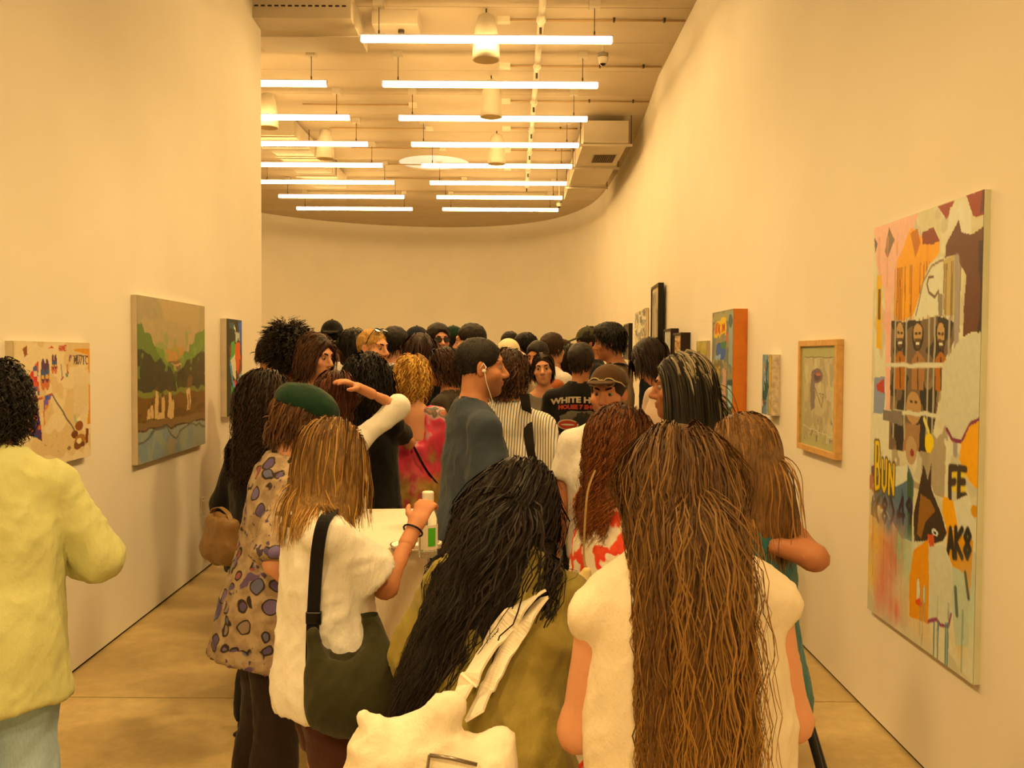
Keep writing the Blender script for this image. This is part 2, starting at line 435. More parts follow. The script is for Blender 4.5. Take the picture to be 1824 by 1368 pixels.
class Field:
    def __init__(s, lo, hi, res):
        s.lo = A3(lo); s.res = res; s.n = np.maximum(np.ceil((A3(hi) - s.lo) / res).astype(int) + 1, 3)
        s.D = np.full(s.n, 0.2, np.float32)
        s.ax = [s.lo[i] + np.arange(s.n[i]) * res for i in range(3)]
    def _sl(s, prim, m):
        lo, hi = prim.bbox()
        i0 = np.clip(np.floor((lo - m - s.lo) / s.res).astype(int), 0, s.n); i1 = np.clip(np.ceil((hi + m - s.lo) / s.res).astype(int) + 1, 0, s.n)
        if (i1 <= i0).any(): return None, None
        sl = tuple(slice(a, b) for a, b in zip(i0, i1))
        G = np.stack(np.meshgrid(*[a[q] for a, q in zip(s.ax, sl)], indexing='ij'), -1)
        return sl, G
    def add(s, prim, k=0.02):
        sl, G = s._sl(prim, max(k, 0.03) + 2 * s.res)
        if sl is None: return s
        d = prim.ev(G); a = s.D[sl]
        if k > 0:
            h = np.maximum(k - np.abs(a - d), 0) / k; s.D[sl] = np.minimum(a, d) - h * h * k * 0.25
        else: s.D[sl] = np.minimum(a, d)
        return s
    def sub(s, prim, k=0.01):
        sl, G = s._sl(prim, k + 2 * s.res)
        if sl is None: return s
        d = -prim.ev(G); a = s.D[sl]; h = np.maximum(k - np.abs(a - d), 0) / max(k, 1e-6)
        s.D[sl] = np.maximum(a, d) + h * h * k * 0.25; return s
    def clip(s, p, n):
        """remove everything on the side the normal points to"""
        n = A3(n) / np.linalg.norm(A3(n)); p = A3(p)
        pl = ((s.ax[0] - p[0]) * n[0])[:, None, None] + ((s.ax[1] - p[1]) * n[1])[None, :, None] + ((s.ax[2] - p[2]) * n[2])[None, None, :]
        s.D = np.maximum(s.D, pl.astype(np.float32)); return s
    def mesh(s):
        D = s.D; I = D < 0
        nx, ny, nz = D.shape
        c = np.zeros((nx - 1, ny - 1, nz - 1), np.int8)
        for a in (0, 1):
            for b in (0, 1):
                for e in (0, 1): c += I[a:nx - 1 + a, b:ny - 1 + b, e:nz - 1 + e]
        act = (c > 0) & (c < 8)
        C = np.argwhere(act)
        if len(C) == 0: return np.zeros((0, 3)), np.zeros((0, 4), int)
        idx = np.full(act.shape, -1, np.int64); idx[act] = np.arange(len(C))
        S = np.zeros((len(C), 3)); N = np.zeros(len(C))
        cr = [(a, b, e) for a in (0, 1) for b in (0, 1) for e in (0, 1)]
        val = {k: D[C[:, 0] + k[0], C[:, 1] + k[1], C[:, 2] + k[2]] for k in cr}
        for k in cr:
            for ax in range(3):
                if k[ax]: continue
                j = list(k); j[ax] = 1; j = tuple(j)
                a, b = val[k], val[j]; m = (a < 0) != (b < 0)
                t = np.where(m, a / np.where(m, a - b, 1), 0)
                q = np.array(k, float)[None].repeat(len(C), 0); q[:, ax] += t
                S += q * m[:, None]; N += m
        V = s.lo + (C + S / N[:, None]) * s.res
        F = []
        for ax in range(3):
            u, v = (ax + 1) % 3, (ax + 2) % 3
            sl0 = [slice(None)] * 3; sl1 = [slice(None)] * 3; sl0[ax] = slice(0, -1); sl1[ax] = slice(1, None)
            A = I[tuple(sl0)]; B = I[tuple(sl1)]
            E = np.argwhere(A != B)
            ok = (E[:, u] > 0) & (E[:, v] > 0) & (E[:, u] < D.shape[u] - 1) & (E[:, v] < D.shape[v] - 1); E = E[ok]
            if len(E) == 0: continue
            ins = A[E[:, 0], E[:, 1], E[:, 2]]
            q = []
            for du, dv in ((-1, -1), (0, -1), (0, 0), (-1, 0)):
                e = E.copy(); e[:, u] += du; e[:, v] += dv; q.append(idx[e[:, 0], e[:, 1], e[:, 2]])
            q = np.stack(q, 1); q[~ins] = q[~ins][:, ::-1]; F.append(q)
        F = np.concatenate(F) if F else np.zeros((0, 4), int)
        return V, F[(F >= 0).all(1)]
def normals(V, F):
    n = np.cross(V[F[:, 2]] - V[F[:, 0]], V[F[:, 3]] - V[F[:, 1]]) if F.shape[1] == 4 else np.cross(V[F[:, 1]] - V[F[:, 0]], V[F[:, 2]] - V[F[:, 0]])
    N = np.zeros_like(V)
    for k in range(F.shape[1]): np.add.at(N, F[:, k], n)
    return N / (np.linalg.norm(N, axis=1, keepdims=True) + 1e-9)
def relax(V, F, it=1, w=0.5):
    for _ in range(it):
        S = np.zeros_like(V); C = np.zeros(len(V)); k = F.shape[1]
        for i in range(k):
            a = F[:, i]; b = F[:, (i + 1) % k]; np.add.at(S, a, V[b]); np.add.at(C, a, 1)
        V = V + w * (S / np.maximum(C, 1)[:, None] - V)
    return V
def folds(V, F, amp, seed=0, f=(9, 9, 4)):
    """cloth folds: warped ridged noise along the normal"""
    if amp <= 0: return V
    N = normals(V, F)
    Wp = V + 0.05 * (np.stack([vnoise(V, 6, seed + 20), vnoise(V, 6, seed + 21), vnoise(V, 6, seed + 22)], 1) - 0.5)
    Q = Wp * np.array(f)
    a = 1 - np.abs(2 * vnoise(Q, 1.0, seed) - 1); b = 1 - np.abs(2 * vnoise(Wp[:, [1, 2, 0]] * np.array([20, 13, 20]), 1.0, seed + 5) - 1)
    c = 1 - np.abs(2 * vnoise(Wp @ np.array([[0.8, 0, 0.6], [0, 1, 0], [-0.6, 0, 0.8]]) * np.array([30, 18, 11]), 1.0, seed + 8) - 1)
    d = (a ** 2 - 0.35) * amp * 1.5 + (b ** 3 - 0.25) * amp * 0.6 + (c ** 3 - 0.25) * amp * 0.45
    return V + N * d[:, None]
def tubes(P, R, sides=3, col=None):
    """P (n,m,3) polylines, R (n,m) radii -> V, F(quads), colours"""
    n, m, _ = P.shape
    T = np.gradient(P, axis=1); T /= np.linalg.norm(T, axis=2, keepdims=True) + 1e-9
    ref = np.array([0.31, 0.87, 0.38]); a = np.cross(T, ref); a /= np.linalg.norm(a, axis=2, keepdims=True) + 1e-9
    b = np.cross(T, a)
    V = np.stack([P + R[..., None] * (math.cos(2 * math.pi * k / sides) * a + math.sin(2 * math.pi * k / sides) * b) for k in range(sides)], 2)
    base = (np.arange(n)[:, None] * m + np.arange(m - 1)[None]) * sides
    F = []
    for k in range(sides):
        k2 = (k + 1) % sides
        F.append(np.stack([base + k, base + k2, base + sides + k2, base + sides + k], -1).reshape(-1, 4))
    C = None
    if col is not None: C = np.repeat(col[:, :, None, :], sides, 2).reshape(-1, 3)
    return V.reshape(-1, 3), np.concatenate(F), C
# ================================================================== people
SKIN = vcol_mat('skin', 0.55, 0.3, 0.08)
HAIR = vcol_mat('hair_strands', 0.45, 0.2)
EYEM = vcol_mat('eye_surface', 0.15, 0.5)
def hair_base(name, col, rough=0.55):
    """hair volume: fine streaks running down"""
    if name in MATS: return MATS[name]
    t = NT(name); c = srgb(col); co = t.coords((1, 1, 0.12)); nz = t.noise(co, 190, 4, 0.6)
    t.l(t.ramp(nz, [(0.35, tuple(x * 0.62 for x in c)), (0.65, tuple(min(1, x * 1.4) for x in c))]), t.b.inputs['Base Color'])
    t.b.inputs['Roughness'].default_value = rough; t.b.inputs['Specular IOR Level'].default_value = 0.3
    t.bump(nz, 0.6, 0.004); MATS[name] = t.m; return t.m
def mass_mat():
    if 'hair_mass' in MATS: return MATS['hair_mass']
    t = NT('hair_mass'); a = t.n('ShaderNodeVertexColor', layer_name='Col'); nz = t.noise(t.coords((1, 1, 0.10)), 230, 4, 0.6); n2 = t.noise(t.coords((1, 1, 0.06)), 60, 3, 0.5)
    c = t.mix(1.0, a.outputs[0], t.ramp(nz, [(0.33, (0.5,) * 3), (0.67, (1.25,) * 3)]), 'MULTIPLY'); c = t.mix(1.0, c, t.ramp(n2, [(0.35, (0.7,) * 3), (0.65, (1.2,) * 3)]), 'MULTIPLY')
    t.l(c, t.b.inputs['Base Color']); t.b.inputs['Roughness'].default_value = 0.5; t.b.inputs['Specular IOR Level'].default_value = 0.3; t.bump(nz, 0.8, 0.005); MATS['hair_mass'] = t.m; return t.m
def eye_mesh():
    n, m = 12, 10; V = []; C = []
    for i in range(n + 1):
        th = math.pi * i / n
        for k in range(m):
            a = 2 * math.pi * k / m; V.append((0.0122 * math.sin(th) * math.cos(a), 0.0122 * math.cos(th), 0.0122 * math.sin(th) * math.sin(a)))
            C.append((0.015, 0.01, 0.008) if th < 0.3 else ((0.09, 0.045, 0.02) if th < 0.66 else (0.30, 0.26, 0.22)))
    F = [(i * m + k, (i + 1) * m + k, (i + 1) * m + (k + 1) % m, i * m + (k + 1) % m) for i in range(n) for k in range(m)]
    return np_mesh('eye', V, F, np.array(C))
EYE = eye_mesh(); EYE.materials.append(EYEM)
def shoe_mesh():
    f = Field((-0.07, -0.12, -0.02), (0.07, 0.21, 0.14), 0.009)
    f.add(Ell((0, 0.11, 0.03), (0.045, 0.085, 0.045)), 0.02).add(Ell((0, -0.01, 0.045), (0.036, 0.065, 0.055)), 0.03)
    f.add(Cone((0, -0.015, 0.05), (0, -0.02, 0.10), 0.042, 0.044), 0.03).add(Box((0, 0.05, 0.010), (0.043, 0.135, 0.014), rd=0.012), 0.01)
    f.clip((0, 0, 0), (0, 0, -1)); f.clip((0, 0, 0.11), (0, 0, 1))
    return np_mesh('shoe', *f.mesh())
SHOE = shoe_mesh()
SHOES = {}
def rot(yaw=0, pitch=0, roll=0):
    return (Matrix.Rotation(math.radians(yaw), 3, 'Z') @ Matrix.Rotation(math.radians(pitch), 3, 'X') @ Matrix.Rotation(math.radians(roll), 3, 'Y'))
UP = Vector((0, 0, 1))
DOWN = ((0.10, 0.0, -1), (0.02, 0.16, -1))            # a relaxed hanging arm (right-hand side; mirrored for the left)
class Person:
    def __init__(s, H=1.72, sex='m', build=1.0, lean=(0, 0), head=(0, 0, 0), R=DOWN, L=DOWN, stance=0.1, d=4.0, skin='#c98d63', curl=(25, 25), palm=(None, None), seed=0, headsize=1.0, hands=False, facing=False):
        s.showhands, s.facing = hands, facing
        s.sex, s.build, s.d, s.seed, s.skin = sex, build, d, seed, srgb(skin); s.lean, s.headrot, s.R_, s.L_, s.stance, s.curl, s.palm = lean, head, R, L, stance, curl, palm
        s.hs0 = headsize; s.set_height(H)
    def set_height(s, H):
        s.H = H; k = s.k = H / 1.75; f = s.sex == 'f'; b = s.build
        Lm = Matrix.Rotation(-math.radians(s.lean[0]), 3, 'X') @ Matrix.Rotation(math.radians(s.lean[1]), 3, 'Y')
        s.Lm = Lm; s.piv = Vector((0, 0, 0.92 * k))
        U = s.U = lambda x, y, z: s.piv + Lm @ (Vector((x * k, y * k, z * k)) - s.piv)      # upper body point
        s.shw = (0.162 if f else 0.185) * b
        s.sh = [U(s.shw, -0.01, 1.402), U(-s.shw, -0.01, 1.402)]
        s.elb, s.wri, s.hdir = [], [], []
        for i, (arm, sg) in enumerate(((s.R_, 1), (s.L_, -1))):
            u = Vector((arm[0][0] * sg, arm[0][1], arm[0][2])).normalized(); f_ = Vector((arm[1][0] * sg, arm[1][1], arm[1][2])).normalized()
            e = s.sh[i] + u * 0.295 * k; w_ = e + f_ * 0.25 * k
            s.elb.append(e); s.wri.append(w_); s.hdir.append(f_)
        s.hip = [Vector((0.088 * k, 0, 0.90 * k)), Vector((-0.088 * k, 0, 0.90 * k))]
        st = s.stance
        s.ank = [Vector((st * k, -0.02 * k, 0.085 * k)), Vector((-st * k, -0.04 * k, 0.085 * k))]
        s.kne = [(s.hip[i] * 0.47 + s.ank[i] * 0.53) + Vector((0, 0.025 * k, 0)) for i in (0, 1)]
        s.neck = U(0, -0.01, 1.475)
        s.HR = rot(*s.headrot)
        s.hs = k ** 0.5 * (0.96 if f else 1.0) * s.hs0
        nd = Lm @ Vector((0, 0.018, 0.055)) * k
        s.hc = s.neck + nd + s.HR @ Vector((0, 0.012, 0.105)) * s.hs
        s.top = max((s.hp(0, -0.01, 0.127)).z, (s.hp(0, 0.03, 0.12)).z, s.hp(0, -0.06, 0.11).z)
    def hp(s, x, y, z): return s.hc + s.HR @ Vector((x, y, z)) * s.hs
    def hell(s, c, r, cuts=()): return Ell(s.hp(*c), [q * s.hs for q in r], s.HR, cuts)
    # ---- shape lists
    def torso(s, o=0.0, low=0.90):
        k, b, f, U = s.k, s.build, s.sex == 'f', s.U; fw = s.Lm @ Vector((0, 1, 0))
        q = 0.70
        wa, ch, pe = (0.118, 0.138, 0.158) if f else (0.138, 0.160, 0.150)
        L = [(Cone(U(0, 0, 0.91), U(0, 0, 0.98), (pe * b) * k + o, (pe * b - 0.01) * k + o, fw, q + 0.05), 0.03),
             (Cone(U(0, 0, 0.97), U(0, 0, 1.09), (pe * b - 0.012) * k + o, wa * b * k + o, fw, q), 0.05),
             (Cone(U(0, 0, 1.08), U(0, 0.005, 1.25), wa * b * k + o, ch * b * k + o, fw, q), 0.04),
             (Cone(U(0, 0, 1.24), U(0, -0.015, 1.37), ch * b * k + o, (ch * b - 0.03) * k + o, fw, q - 0.03), 0.05),
             (Cone(U(0.03, -0.018, 1.430), U(s.shw * 0.93, -0.012, 1.400), 0.050 * k + o * 0.55, 0.046 * k + o * 0.6), 0.03),
             (Cone(U(-0.03, -0.018, 1.430), U(-s.shw * 0.93, -0.012, 1.400), 0.050 * k + o * 0.55, 0.046 * k + o * 0.6), 0.03),
             (Cone(U(0, -0.02, 1.40), U(0, -0.014, 1.47), 0.070 * k + o * 0.6, 0.055 * k + o * 0.4), 0.06)]
        if f: L += [(Ell(U(x, 0.085, 1.25), [(0.058 * k + o)] * 3), 0.05) for x in (0.07, -0.07)]
        L += [(Ell(U(x, -0.05, 0.90), [(0.088 * k + o)] * 3), 0.05) for x in (0.065, -0.065)]
        return L
    def shoulders(s, o=0.0): return [(Ell(p - UP * o * 0.4, [0.046 * s.k * s.build + o * 0.55] * 3), 0.018) for p in s.sh]
    def arm(s, i, o=0.0, upto=2.0, o2=None, cut=True):
        """sleeve / arm i from shoulder to 'upto' (1 = elbow, 2 = wrist)"""
        k = s.k; b = s.build * (0.88 if s.sex == 'f' else 1.0); o2 = o if o2 is None else o2; L = []
        a, e, w_ = s.sh[i] + (s.elb[i] - s.sh[i]) * (0.9 * o / 0.3), s.elb[i], s.wri[i]
        t = min(upto, 1.0); end = a.lerp(e, t)
        r0, r1 = 0.049 * k * b + o * 0.6, (0.049 + (0.041 - 0.049) * t) * k * b + (o + (o2 - o) * min(1, t / upto))
        L.append((Cone(a, end, r0, r1, cuts=[(end, e - a)] if (cut and upto <= 1.0) else ()), 0.025))
        if upto > 1.0:
            t2 = upto - 1; end = e.lerp(w_, t2)
            L.append((Cone(e, end, 0.041 * k * b + (o + o2) / 2, (0.041 + (0.028 - 0.041) * t2) * k * b + o2, cuts=[(end, w_ - e)] if (cut and upto < 2.5) else ()), 0.03))
        return L
    def leg(s, i, o=0.0, bottom=0.085, o2=None):
        k, b = s.k, s.build; o2 = o if o2 is None else o2
        f = 1.05 if s.sex == 'f' else 1.0
        L = [(Cone(s.hip[i] + Vector((0, -0.01, 0.02)), s.kne[i], 0.088 * k * b * f + o, 0.056 * k * b + o, cuts=[((0, 0, bottom), (0, 0, -1))]), 0.05)]
        if bottom < s.kne[i].z:
            L.append((Cone(s.kne[i], s.ank[i], 0.054 * k * b + o, 0.037 * k + o2, cuts=[((0, 0, bottom), (0, 0, -1))]), 0.03))
            if o == 0: L.append((Ell(s.kne[i].lerp(s.ank[i], 0.32) + Vector((0, -0.022 * k, 0)), (0.042 * k, 0.042 * k, 0.11 * k)), 0.03))
        return L
    def head_field(s, F):
        A = lambda c, r, k=0.02: F.add(s.hell(c, r), k * s.hs)
        m = s.sex == 'm'
        F.add(Cone(s.neck - s.Lm @ Vector((0, 0, 0.05)) * s.k, s.hp(0, -0.022, -0.05), (0.056 if m else 0.047) * s.k, (0.054 if m else 0.046) * s.hs), 0.03)
        A((0, -0.012, 0.040), (0.074, 0.094, 0.083)); A((0, 0.022, -0.025), (0.061, 0.068, 0.088), 0.03)
        A((0, 0.038, -0.062), (0.050 if m else 0.045, 0.045, 0.045), 0.03); A((0, 0.066, -0.094), (0.026 if m else 0.021, 0.022, 0.020), 0.025)
        A((0, 0.076, 0.034), (0.05, 0.014, 0.012), 0.02)
        for x in (1, -1):
            A((0.047 * x, 0.055, -0.022), (0.022, 0.026, 0.02), 0.02)
        for x in (1, -1): F.sub(s.hell((0.031 * x, 0.103, 0.010), (0.018, 0.018, 0.0105)), 0.012 * s.hs)
        F.add(Cone(s.hp(0, 0.086, 0.016), s.hp(0, 0.112, -0.024), 0.0085 * s.hs, 0.0125 * s.hs), 0.014 * s.hs)
        for x in (1, -1): A((0.011 * x, 0.099, -0.030), (0.0095, 0.011, 0.0085), 0.008)
        A((0, 0.090, -0.054), (0.022, 0.011, 0.0065), 0.007); A((0, 0.089, -0.066), (0.019, 0.011, 0.0070), 0.005)
        for x in (1, -1):
            F.add(Ell(s.hp(0.077 * x, -0.006, -0.002), [0.009 * s.hs, 0.019 * s.hs, 0.032 * s.hs], s.HR @ rot(22 * x, 0, 0)), 0.008 * s.hs)
            F.sub(Ell(s.hp(0.087 * x, -0.002, 0.002), [0.006 * s.hs, 0.009 * s.hs, 0.018 * s.hs], s.HR), 0.006 * s.hs)
    def hand_field(s, i, F, only=True):
        k = s.k; w_, d = s.wri[i], s.hdir[i]; sg = 1 if i == 0 else -1
        pn = s.palm[i]
        pn = Vector((-sg, 0.0, 0)) if pn is None else Vector(pn)
        pn = (pn - d * pn.dot(d)).normalized(); lat = d.cross(pn) * (1 if i == 0 else -1)       # towards the thumb
        if s.palm[i] is None and lat.y < 0: lat = -lat
        c = math.radians(s.curl[i])
        F.add(Cone(s.elb[i].lerp(w_, 0.7), w_ + d * 0.02 * k, 0.033 * k * (0.88 if s.sex == 'f' else 1), 0.026 * k), 0.02)
        F.add(Cone(w_ + d * 0.02 * k, w_ + d * 0.075 * k, 0.030 * k, 0.037 * k, pn, 0.45), 0.02)
        fat = 1.0 if F.res < 0.006 else (1.2 if F.res < 0.008 else 1.45)
        for off, ln in ((0.030, 0.068), (0.0105, 0.078), (-0.0095, 0.073), (-0.028, 0.058)):
            p = w_ + d * (0.088 - abs(off) * 0.25) * k + lat * off * k; an = 0.0
            for j, fr in enumerate((0.45, 0.31, 0.24)):
                an += c * (0.8 if j == 0 else 1.0); di = d * math.cos(an) + pn * math.sin(an); q = p + di * ln * fr * k
                F.add(Cone(p, q, (0.0095 - 0.0008 * j) * k * fat, (0.0088 - 0.0009 * j) * k * fat), 0.004); p = q
        p = w_ + d * 0.028 * k + lat * 0.028 * k; di = (d * 0.62 + lat * 0.62 + pn * 0.42).normalized()
        for ln, r in ((0.036, 0.0125), (0.03, 0.0105), (0.024, 0.0092)):
            q = p + di * ln * k; F.add(Cone(p, q, r * k * fat, (r - 0.001) * k * fat), 0.006); p = q; di = (di + d * 0.35 + pn * 0.25 * math.sin(c)).normalized()
        s.grip = w_ + d * 0.085 * k + pn * 0.03 * k
    # ---- meshes
    def body(s, parent):
        near = s.d < 3.9; mid = s.d < 6.0
        fr = s.facing; r0 = 0.018 if near else (0.024 if mid else 0.033); r1 = (0.0048 if fr else 0.0075) if near else ((0.0062 if fr else 0.009) if mid else (0.0078 if fr else 0.011)); r2 = (0.0052 if near else 0.0068) if s.showhands else 0.0115
        pts = [s.hc, s.neck] + s.sh + s.elb + s.wri + s.ank + [s.U(0, 0, 1.2)] + [s.wri[i] + s.hdir[i] * 0.2 * s.k for i in (0, 1)]
        lo = [min(p[j] for p in pts) - 0.19 for j in range(3)]; hi = [max(p[j] for p in pts) + 0.19 for j in range(3)]
        lo[2] = 0.03
        base = s.torso() + s.shoulders()
        for i in (0, 1): base += s.arm(i, cut=False) + s.leg(i)
        F = Field(lo, hi, r0)
        for p, k in base: F.add(p, k)
        F.add(Cone(s.neck - s.Lm @ Vector((0, 0, 0.05)) * s.k, s.hp(0, -0.022, -0.05), 0.05 * s.k, 0.048 * s.hs), 0.03)
        for i in (0, 1): F.add(Cone(s.ank[i], s.ank[i] + Vector((0, 0.06, -0.02)), 0.035 * s.k, 0.03 * s.k), 0.02)
        V, Q = F.mesh()
        boxes = []
        hb = (A3(s.hc) - 0.155 * s.hs, A3(s.hc) + 0.165 * s.hs); hb[0][2] -= 0.012
        boxes.append((hb, 'h'))
        for i in (0, 1):
            a = A3(s.wri[i]); e = A3(s.wri[i] + s.hdir[i] * 0.17 * s.k)
            boxes.append(((np.minimum(a, e) - 0.075 * s.k, np.maximum(a, e) + 0.075 * s.k), i))
        Vs, Qs = [V], [Q]
        keep = np.ones(len(Q), bool)
        for (blo, bhi), kind in boxes:
            inb = ((V > blo + r0) & (V < bhi - r0)).all(1)
            if kind == 'h': keep &= ~inb[Q].all(1)
        Qs[0] = Q[keep]
        nv = len(V)
        for (blo, bhi), kind in boxes:
            F = Field(blo, bhi, r1 if kind == 'h' else r2)
            if kind == 'h':
                for p, k in base[:9]: F.add(p, k)
                s.head_field(F)
            else: s.hand_field(kind, F)
            v, q = F.mesh()
            Vs.append(v); Qs.append(q + nv); nv += len(v)
        V = np.concatenate(Vs); Q = np.concatenate(Qs)
        C = np.tile(np.array(s.skin), (len(V), 1))
        n1 = vnoise(V, 14, s.seed)[:, None]; C *= 0.93 + 0.14 * n1
        hl = (V - A3(s.hc)) @ np.array(s.HR) / s.hs                         # head-local coordinates
        isH = (np.abs(hl) < 0.14).all(1)
        def blend(mask, col):
            nonlocal C
            m = (mask * isH)[:, None]; C = C * (1 - m) + np.array(col) * m
        sk = np.array(s.skin)
        g = lambda c, r: np.clip(1.6 - 1.6 * (((hl - np.array(c)) / np.array(r)) ** 2).sum(1), 0, 1)
        blend(0.55 * g((0, 0.095, -0.060), (0.026, 0.02, 0.013)), sk * np.array([0.95, 0.52, 0.48]))
        for x in (1, -1):
            blend(0.25 * g((0.045 * x, 0.07, -0.025), (0.026, 0.03, 0.024)), sk * np.array([1.05, 0.72, 0.66]))
            blend(0.35 * g((0.08 * x, -0.004, 0), (0.02, 0.025, 0.036)), sk * np.array([1.0, 0.66, 0.58]))
        if getattr(s, 'stubble', 0):
            jaw = np.clip((-0.032 - hl[:, 2]) / 0.02, 0, 1) * np.clip((hl[:, 1] - 0.0) / 0.03, 0, 1) * (1 - g((0, 0.097, -0.060), (0.024, 0.02, 0.012)))
            jaw *= np.clip(1.0 - (-0.115 - hl[:, 2]) / 0.02, 0, 1)
            blend(s.stubble * jaw, s.stubcol)
        me = np_mesh('body', V, Q, np.clip(C, 0, 1)); me.materials.append(SKIN)
        o = bpy.data.objects.new('body', me); COL.objects.link(o); o.parent = parent
        return o
    def face(s, parent, brow='#2a1a10'):
        for x in (1, -1):
            e = bpy.data.objects.new('eye', EYE); COL.objects.link(e); e.parent = parent
            e.location = s.hp(0.031 * x, 0.0748, 0.008); e.rotation_euler = s.HR.to_euler(); e.scale = (s.hs,) * 3
        for x in (1, -1):
            pts = [s.hp(x * (0.014 + 0.040 * t), 0.0935 - 0.032 * t * t, 0.029 + 0.007 * math.sin(2.3 * t)) for t in np.linspace(0, 1, 6)]
            MB().tube(pts, [0.0034 * s.hs, 0.0045 * s.hs, 0.0045 * s.hs, 0.0042 * s.hs, 0.0034 * s.hs, 0.0015], 6).build('eyebrow', mat('brow_' + brow, brow, 0.8), parent, True)
    def grid(s, prims, res, k=None, pad=0.04):
        lo = np.min([p.bbox()[0] for p, _ in prims], 0) - pad; hi = np.max([p.bbox()[1] for p, _ in prims], 0) + pad
        F = Field(lo, hi, res)
        for p, kk in prims: F.add(p, kk if k is None else k)
        return F
    def res(s): return 0.0088 if s.d < 2.0 else 0.010 if s.d < 2.8 else (0.0125 if s.d < 3.9 else (0.016 if s.d < 6 else 0.02))
    def cloth(s, name, F, material, parent, amp=0.006, f=(9, 9, 4), label=None):
        V, Q = F.mesh(); V = relax(V, Q, 5 if s.d < 2.0 else 2, 0.5); V = folds(V, Q, amp, s.seed, f)
        o = link(name, np_mesh(name, V, Q), material, parent)
        if label: o['label'] = label
        return o
    def top_wear(s, name, material, parent, sleeve=0.62, o=0.014, so=0.022, hem=0.86, flare=0.03, neck='crew', amp=0.006, cut=0.0, label=None, boxy=False):
        k, U, b = s.k, s.U, s.build; fw = s.Lm @ Vector((0, 1, 0))
        P = s.torso(o)
        if boxy:
            w_ = s.shw + 0.022; P += [(Cone(U(-w_, -0.012, 1.388), U(w_, -0.012, 1.388), 0.053 * k, 0.053 * k), 0.02), (Cone(U(0, -0.004, 1.34), U(0, -0.004, hem), (w_ + 0.015) * k, (w_ + 0.02) * k, fw, 0.50), 0.03)]
        if sleeve > 0:
            P += s.shoulders(o)
            for i in (0, 1): P += s.arm(i, o, sleeve, so)
        pe = (0.165 if s.sex == 'f' else 0.165) * b * k
        P.append((Cone(U(0, 0, 1.22), U(0, -0.005, hem), pe + o * 0.6, pe + flare, fw, 0.72), 0.05))
        P.append((Cone(U(0, -0.045, 0.97), U(0, -0.05, min(hem + 0.02, 0.95)), 0.12 * k + o, 0.12 * k + o + flare * 0.5, fw, 0.8), 0.05))
        F = s.grid(P, s.res())
        F.clip(U(0, 0, hem), s.Lm @ Vector((0, 0, -1)))
        if neck == 'crew':
            F.sub(Cone(U(0, -0.012, 1.455), U(0, 0.02, 1.60), 0.064 * k, 0.075 * k), 0.012); F.sub(Ell(U(0, 0.07, 1.475), (0.062 * k, 0.06 * k, 0.05 * k)), 0.012)
        elif neck == 'collar':
            F.sub(Cone(U(0, -0.005, 1.47), U(0, 0.03, 1.62), 0.066 * k, 0.085 * k), 0.01)
            F.sub(Ell(U(0, 0.10, 1.44), (0.04 * k, 0.05 * k, 0.09 * k)), 0.01)
        elif neck == 'wide':
            F.sub(Ell(U(0, 0.0, 1.50), (0.135 * k, 0.12 * k, 0.085 * k)), 0.012)
        elif neck == 'backv':
            F.sub(Ell(U(0, 0.0, 1.51), (0.135 * k, 0.12 * k, 0.085 * k)), 0.012); F.sub(Ell(U(0.03, -0.12, 1.40), (0.085 * k, 0.08 * k, 0.17 * k), s.Lm @ rot(0, 0, -14)), 0.012)
        if sleeve <= 0 and not boxy:                                                     # armholes
            for i in (0, 1):
                sg = 1 if i == 0 else -1
                F.sub(Cone(U(sg * (s.shw + 0.06 + cut), 0, 1.30), U(sg * (s.shw + 0.045 + cut), -0.01, 1.55), 0.062 * k, 0.060 * k), 0.015)
        ob = s.cloth(name, F, material, parent, amp, label=label)
        return ob
    def collar(s, parent, material, r=0.072, h=2.6, t=0.011, name='collar'):
        k = s.k; R = s.Lm @ rot(0, -16, 0)
        P = [(Ring(s.U(0, -0.006, 1.478), R, r * k, (r + 0.004) * k, t * k, h), 0.0)]
        F = s.grid(P, 0.007 if s.d < 3.2 else 0.010, 0.0, 0.02)
        F.sub(Ell(s.U(0, 0.10, 1.45), (0.03 * k, 0.07 * k, 0.10 * k)), 0.004)
        return s.cloth(name, F, material, parent, 0.0)
    def trousers(s, material, parent, o=0.018, bottom=0.06, o2=0.03, name='trousers', amp=0.007):
        P = [x for x in s.torso(o)[:1]] + s.torso(o)[-2:]
        for i in (0, 1): P += s.leg(i, o, bottom * s.k, o2)
        F = s.grid(P, 0.0125 if s.d < 2.7 else (0.018 if s.d < 3.7 else 0.026)); F.clip(s.U(0, 0, 0.99), s.Lm @ Vector((0, 0, 1))); F.clip((0, 0, bottom * s.k), (0, 0, -1))
        return s.cloth(name, F, material, parent, amp)
    def skirt(s, material, parent, hem=0.55, flare=0.06, top=1.03, name='skirt', amp=0.012, o=0.012):
        fw = s.Lm @ Vector((0, 1, 0)); k = s.k; b = s.build
        P = s.torso(o)[:2] + s.torso(o)[-2:] + [(Cone(s.U(0, 0, 0.95), (0, 0, hem * k), 0.165 * b * k + o, 0.17 * b * k + flare, (0, 1, 0), 0.8), 0.04)]
        F = s.grid(P, max(s.res(), 0.013)); F.clip(s.U(0, 0, top), s.Lm @ Vector((0, 0, 1))); F.clip((0, 0, hem * k), (0, 0, -1))
        return s.cloth(name, F, material, parent, amp, (14, 14, 2))
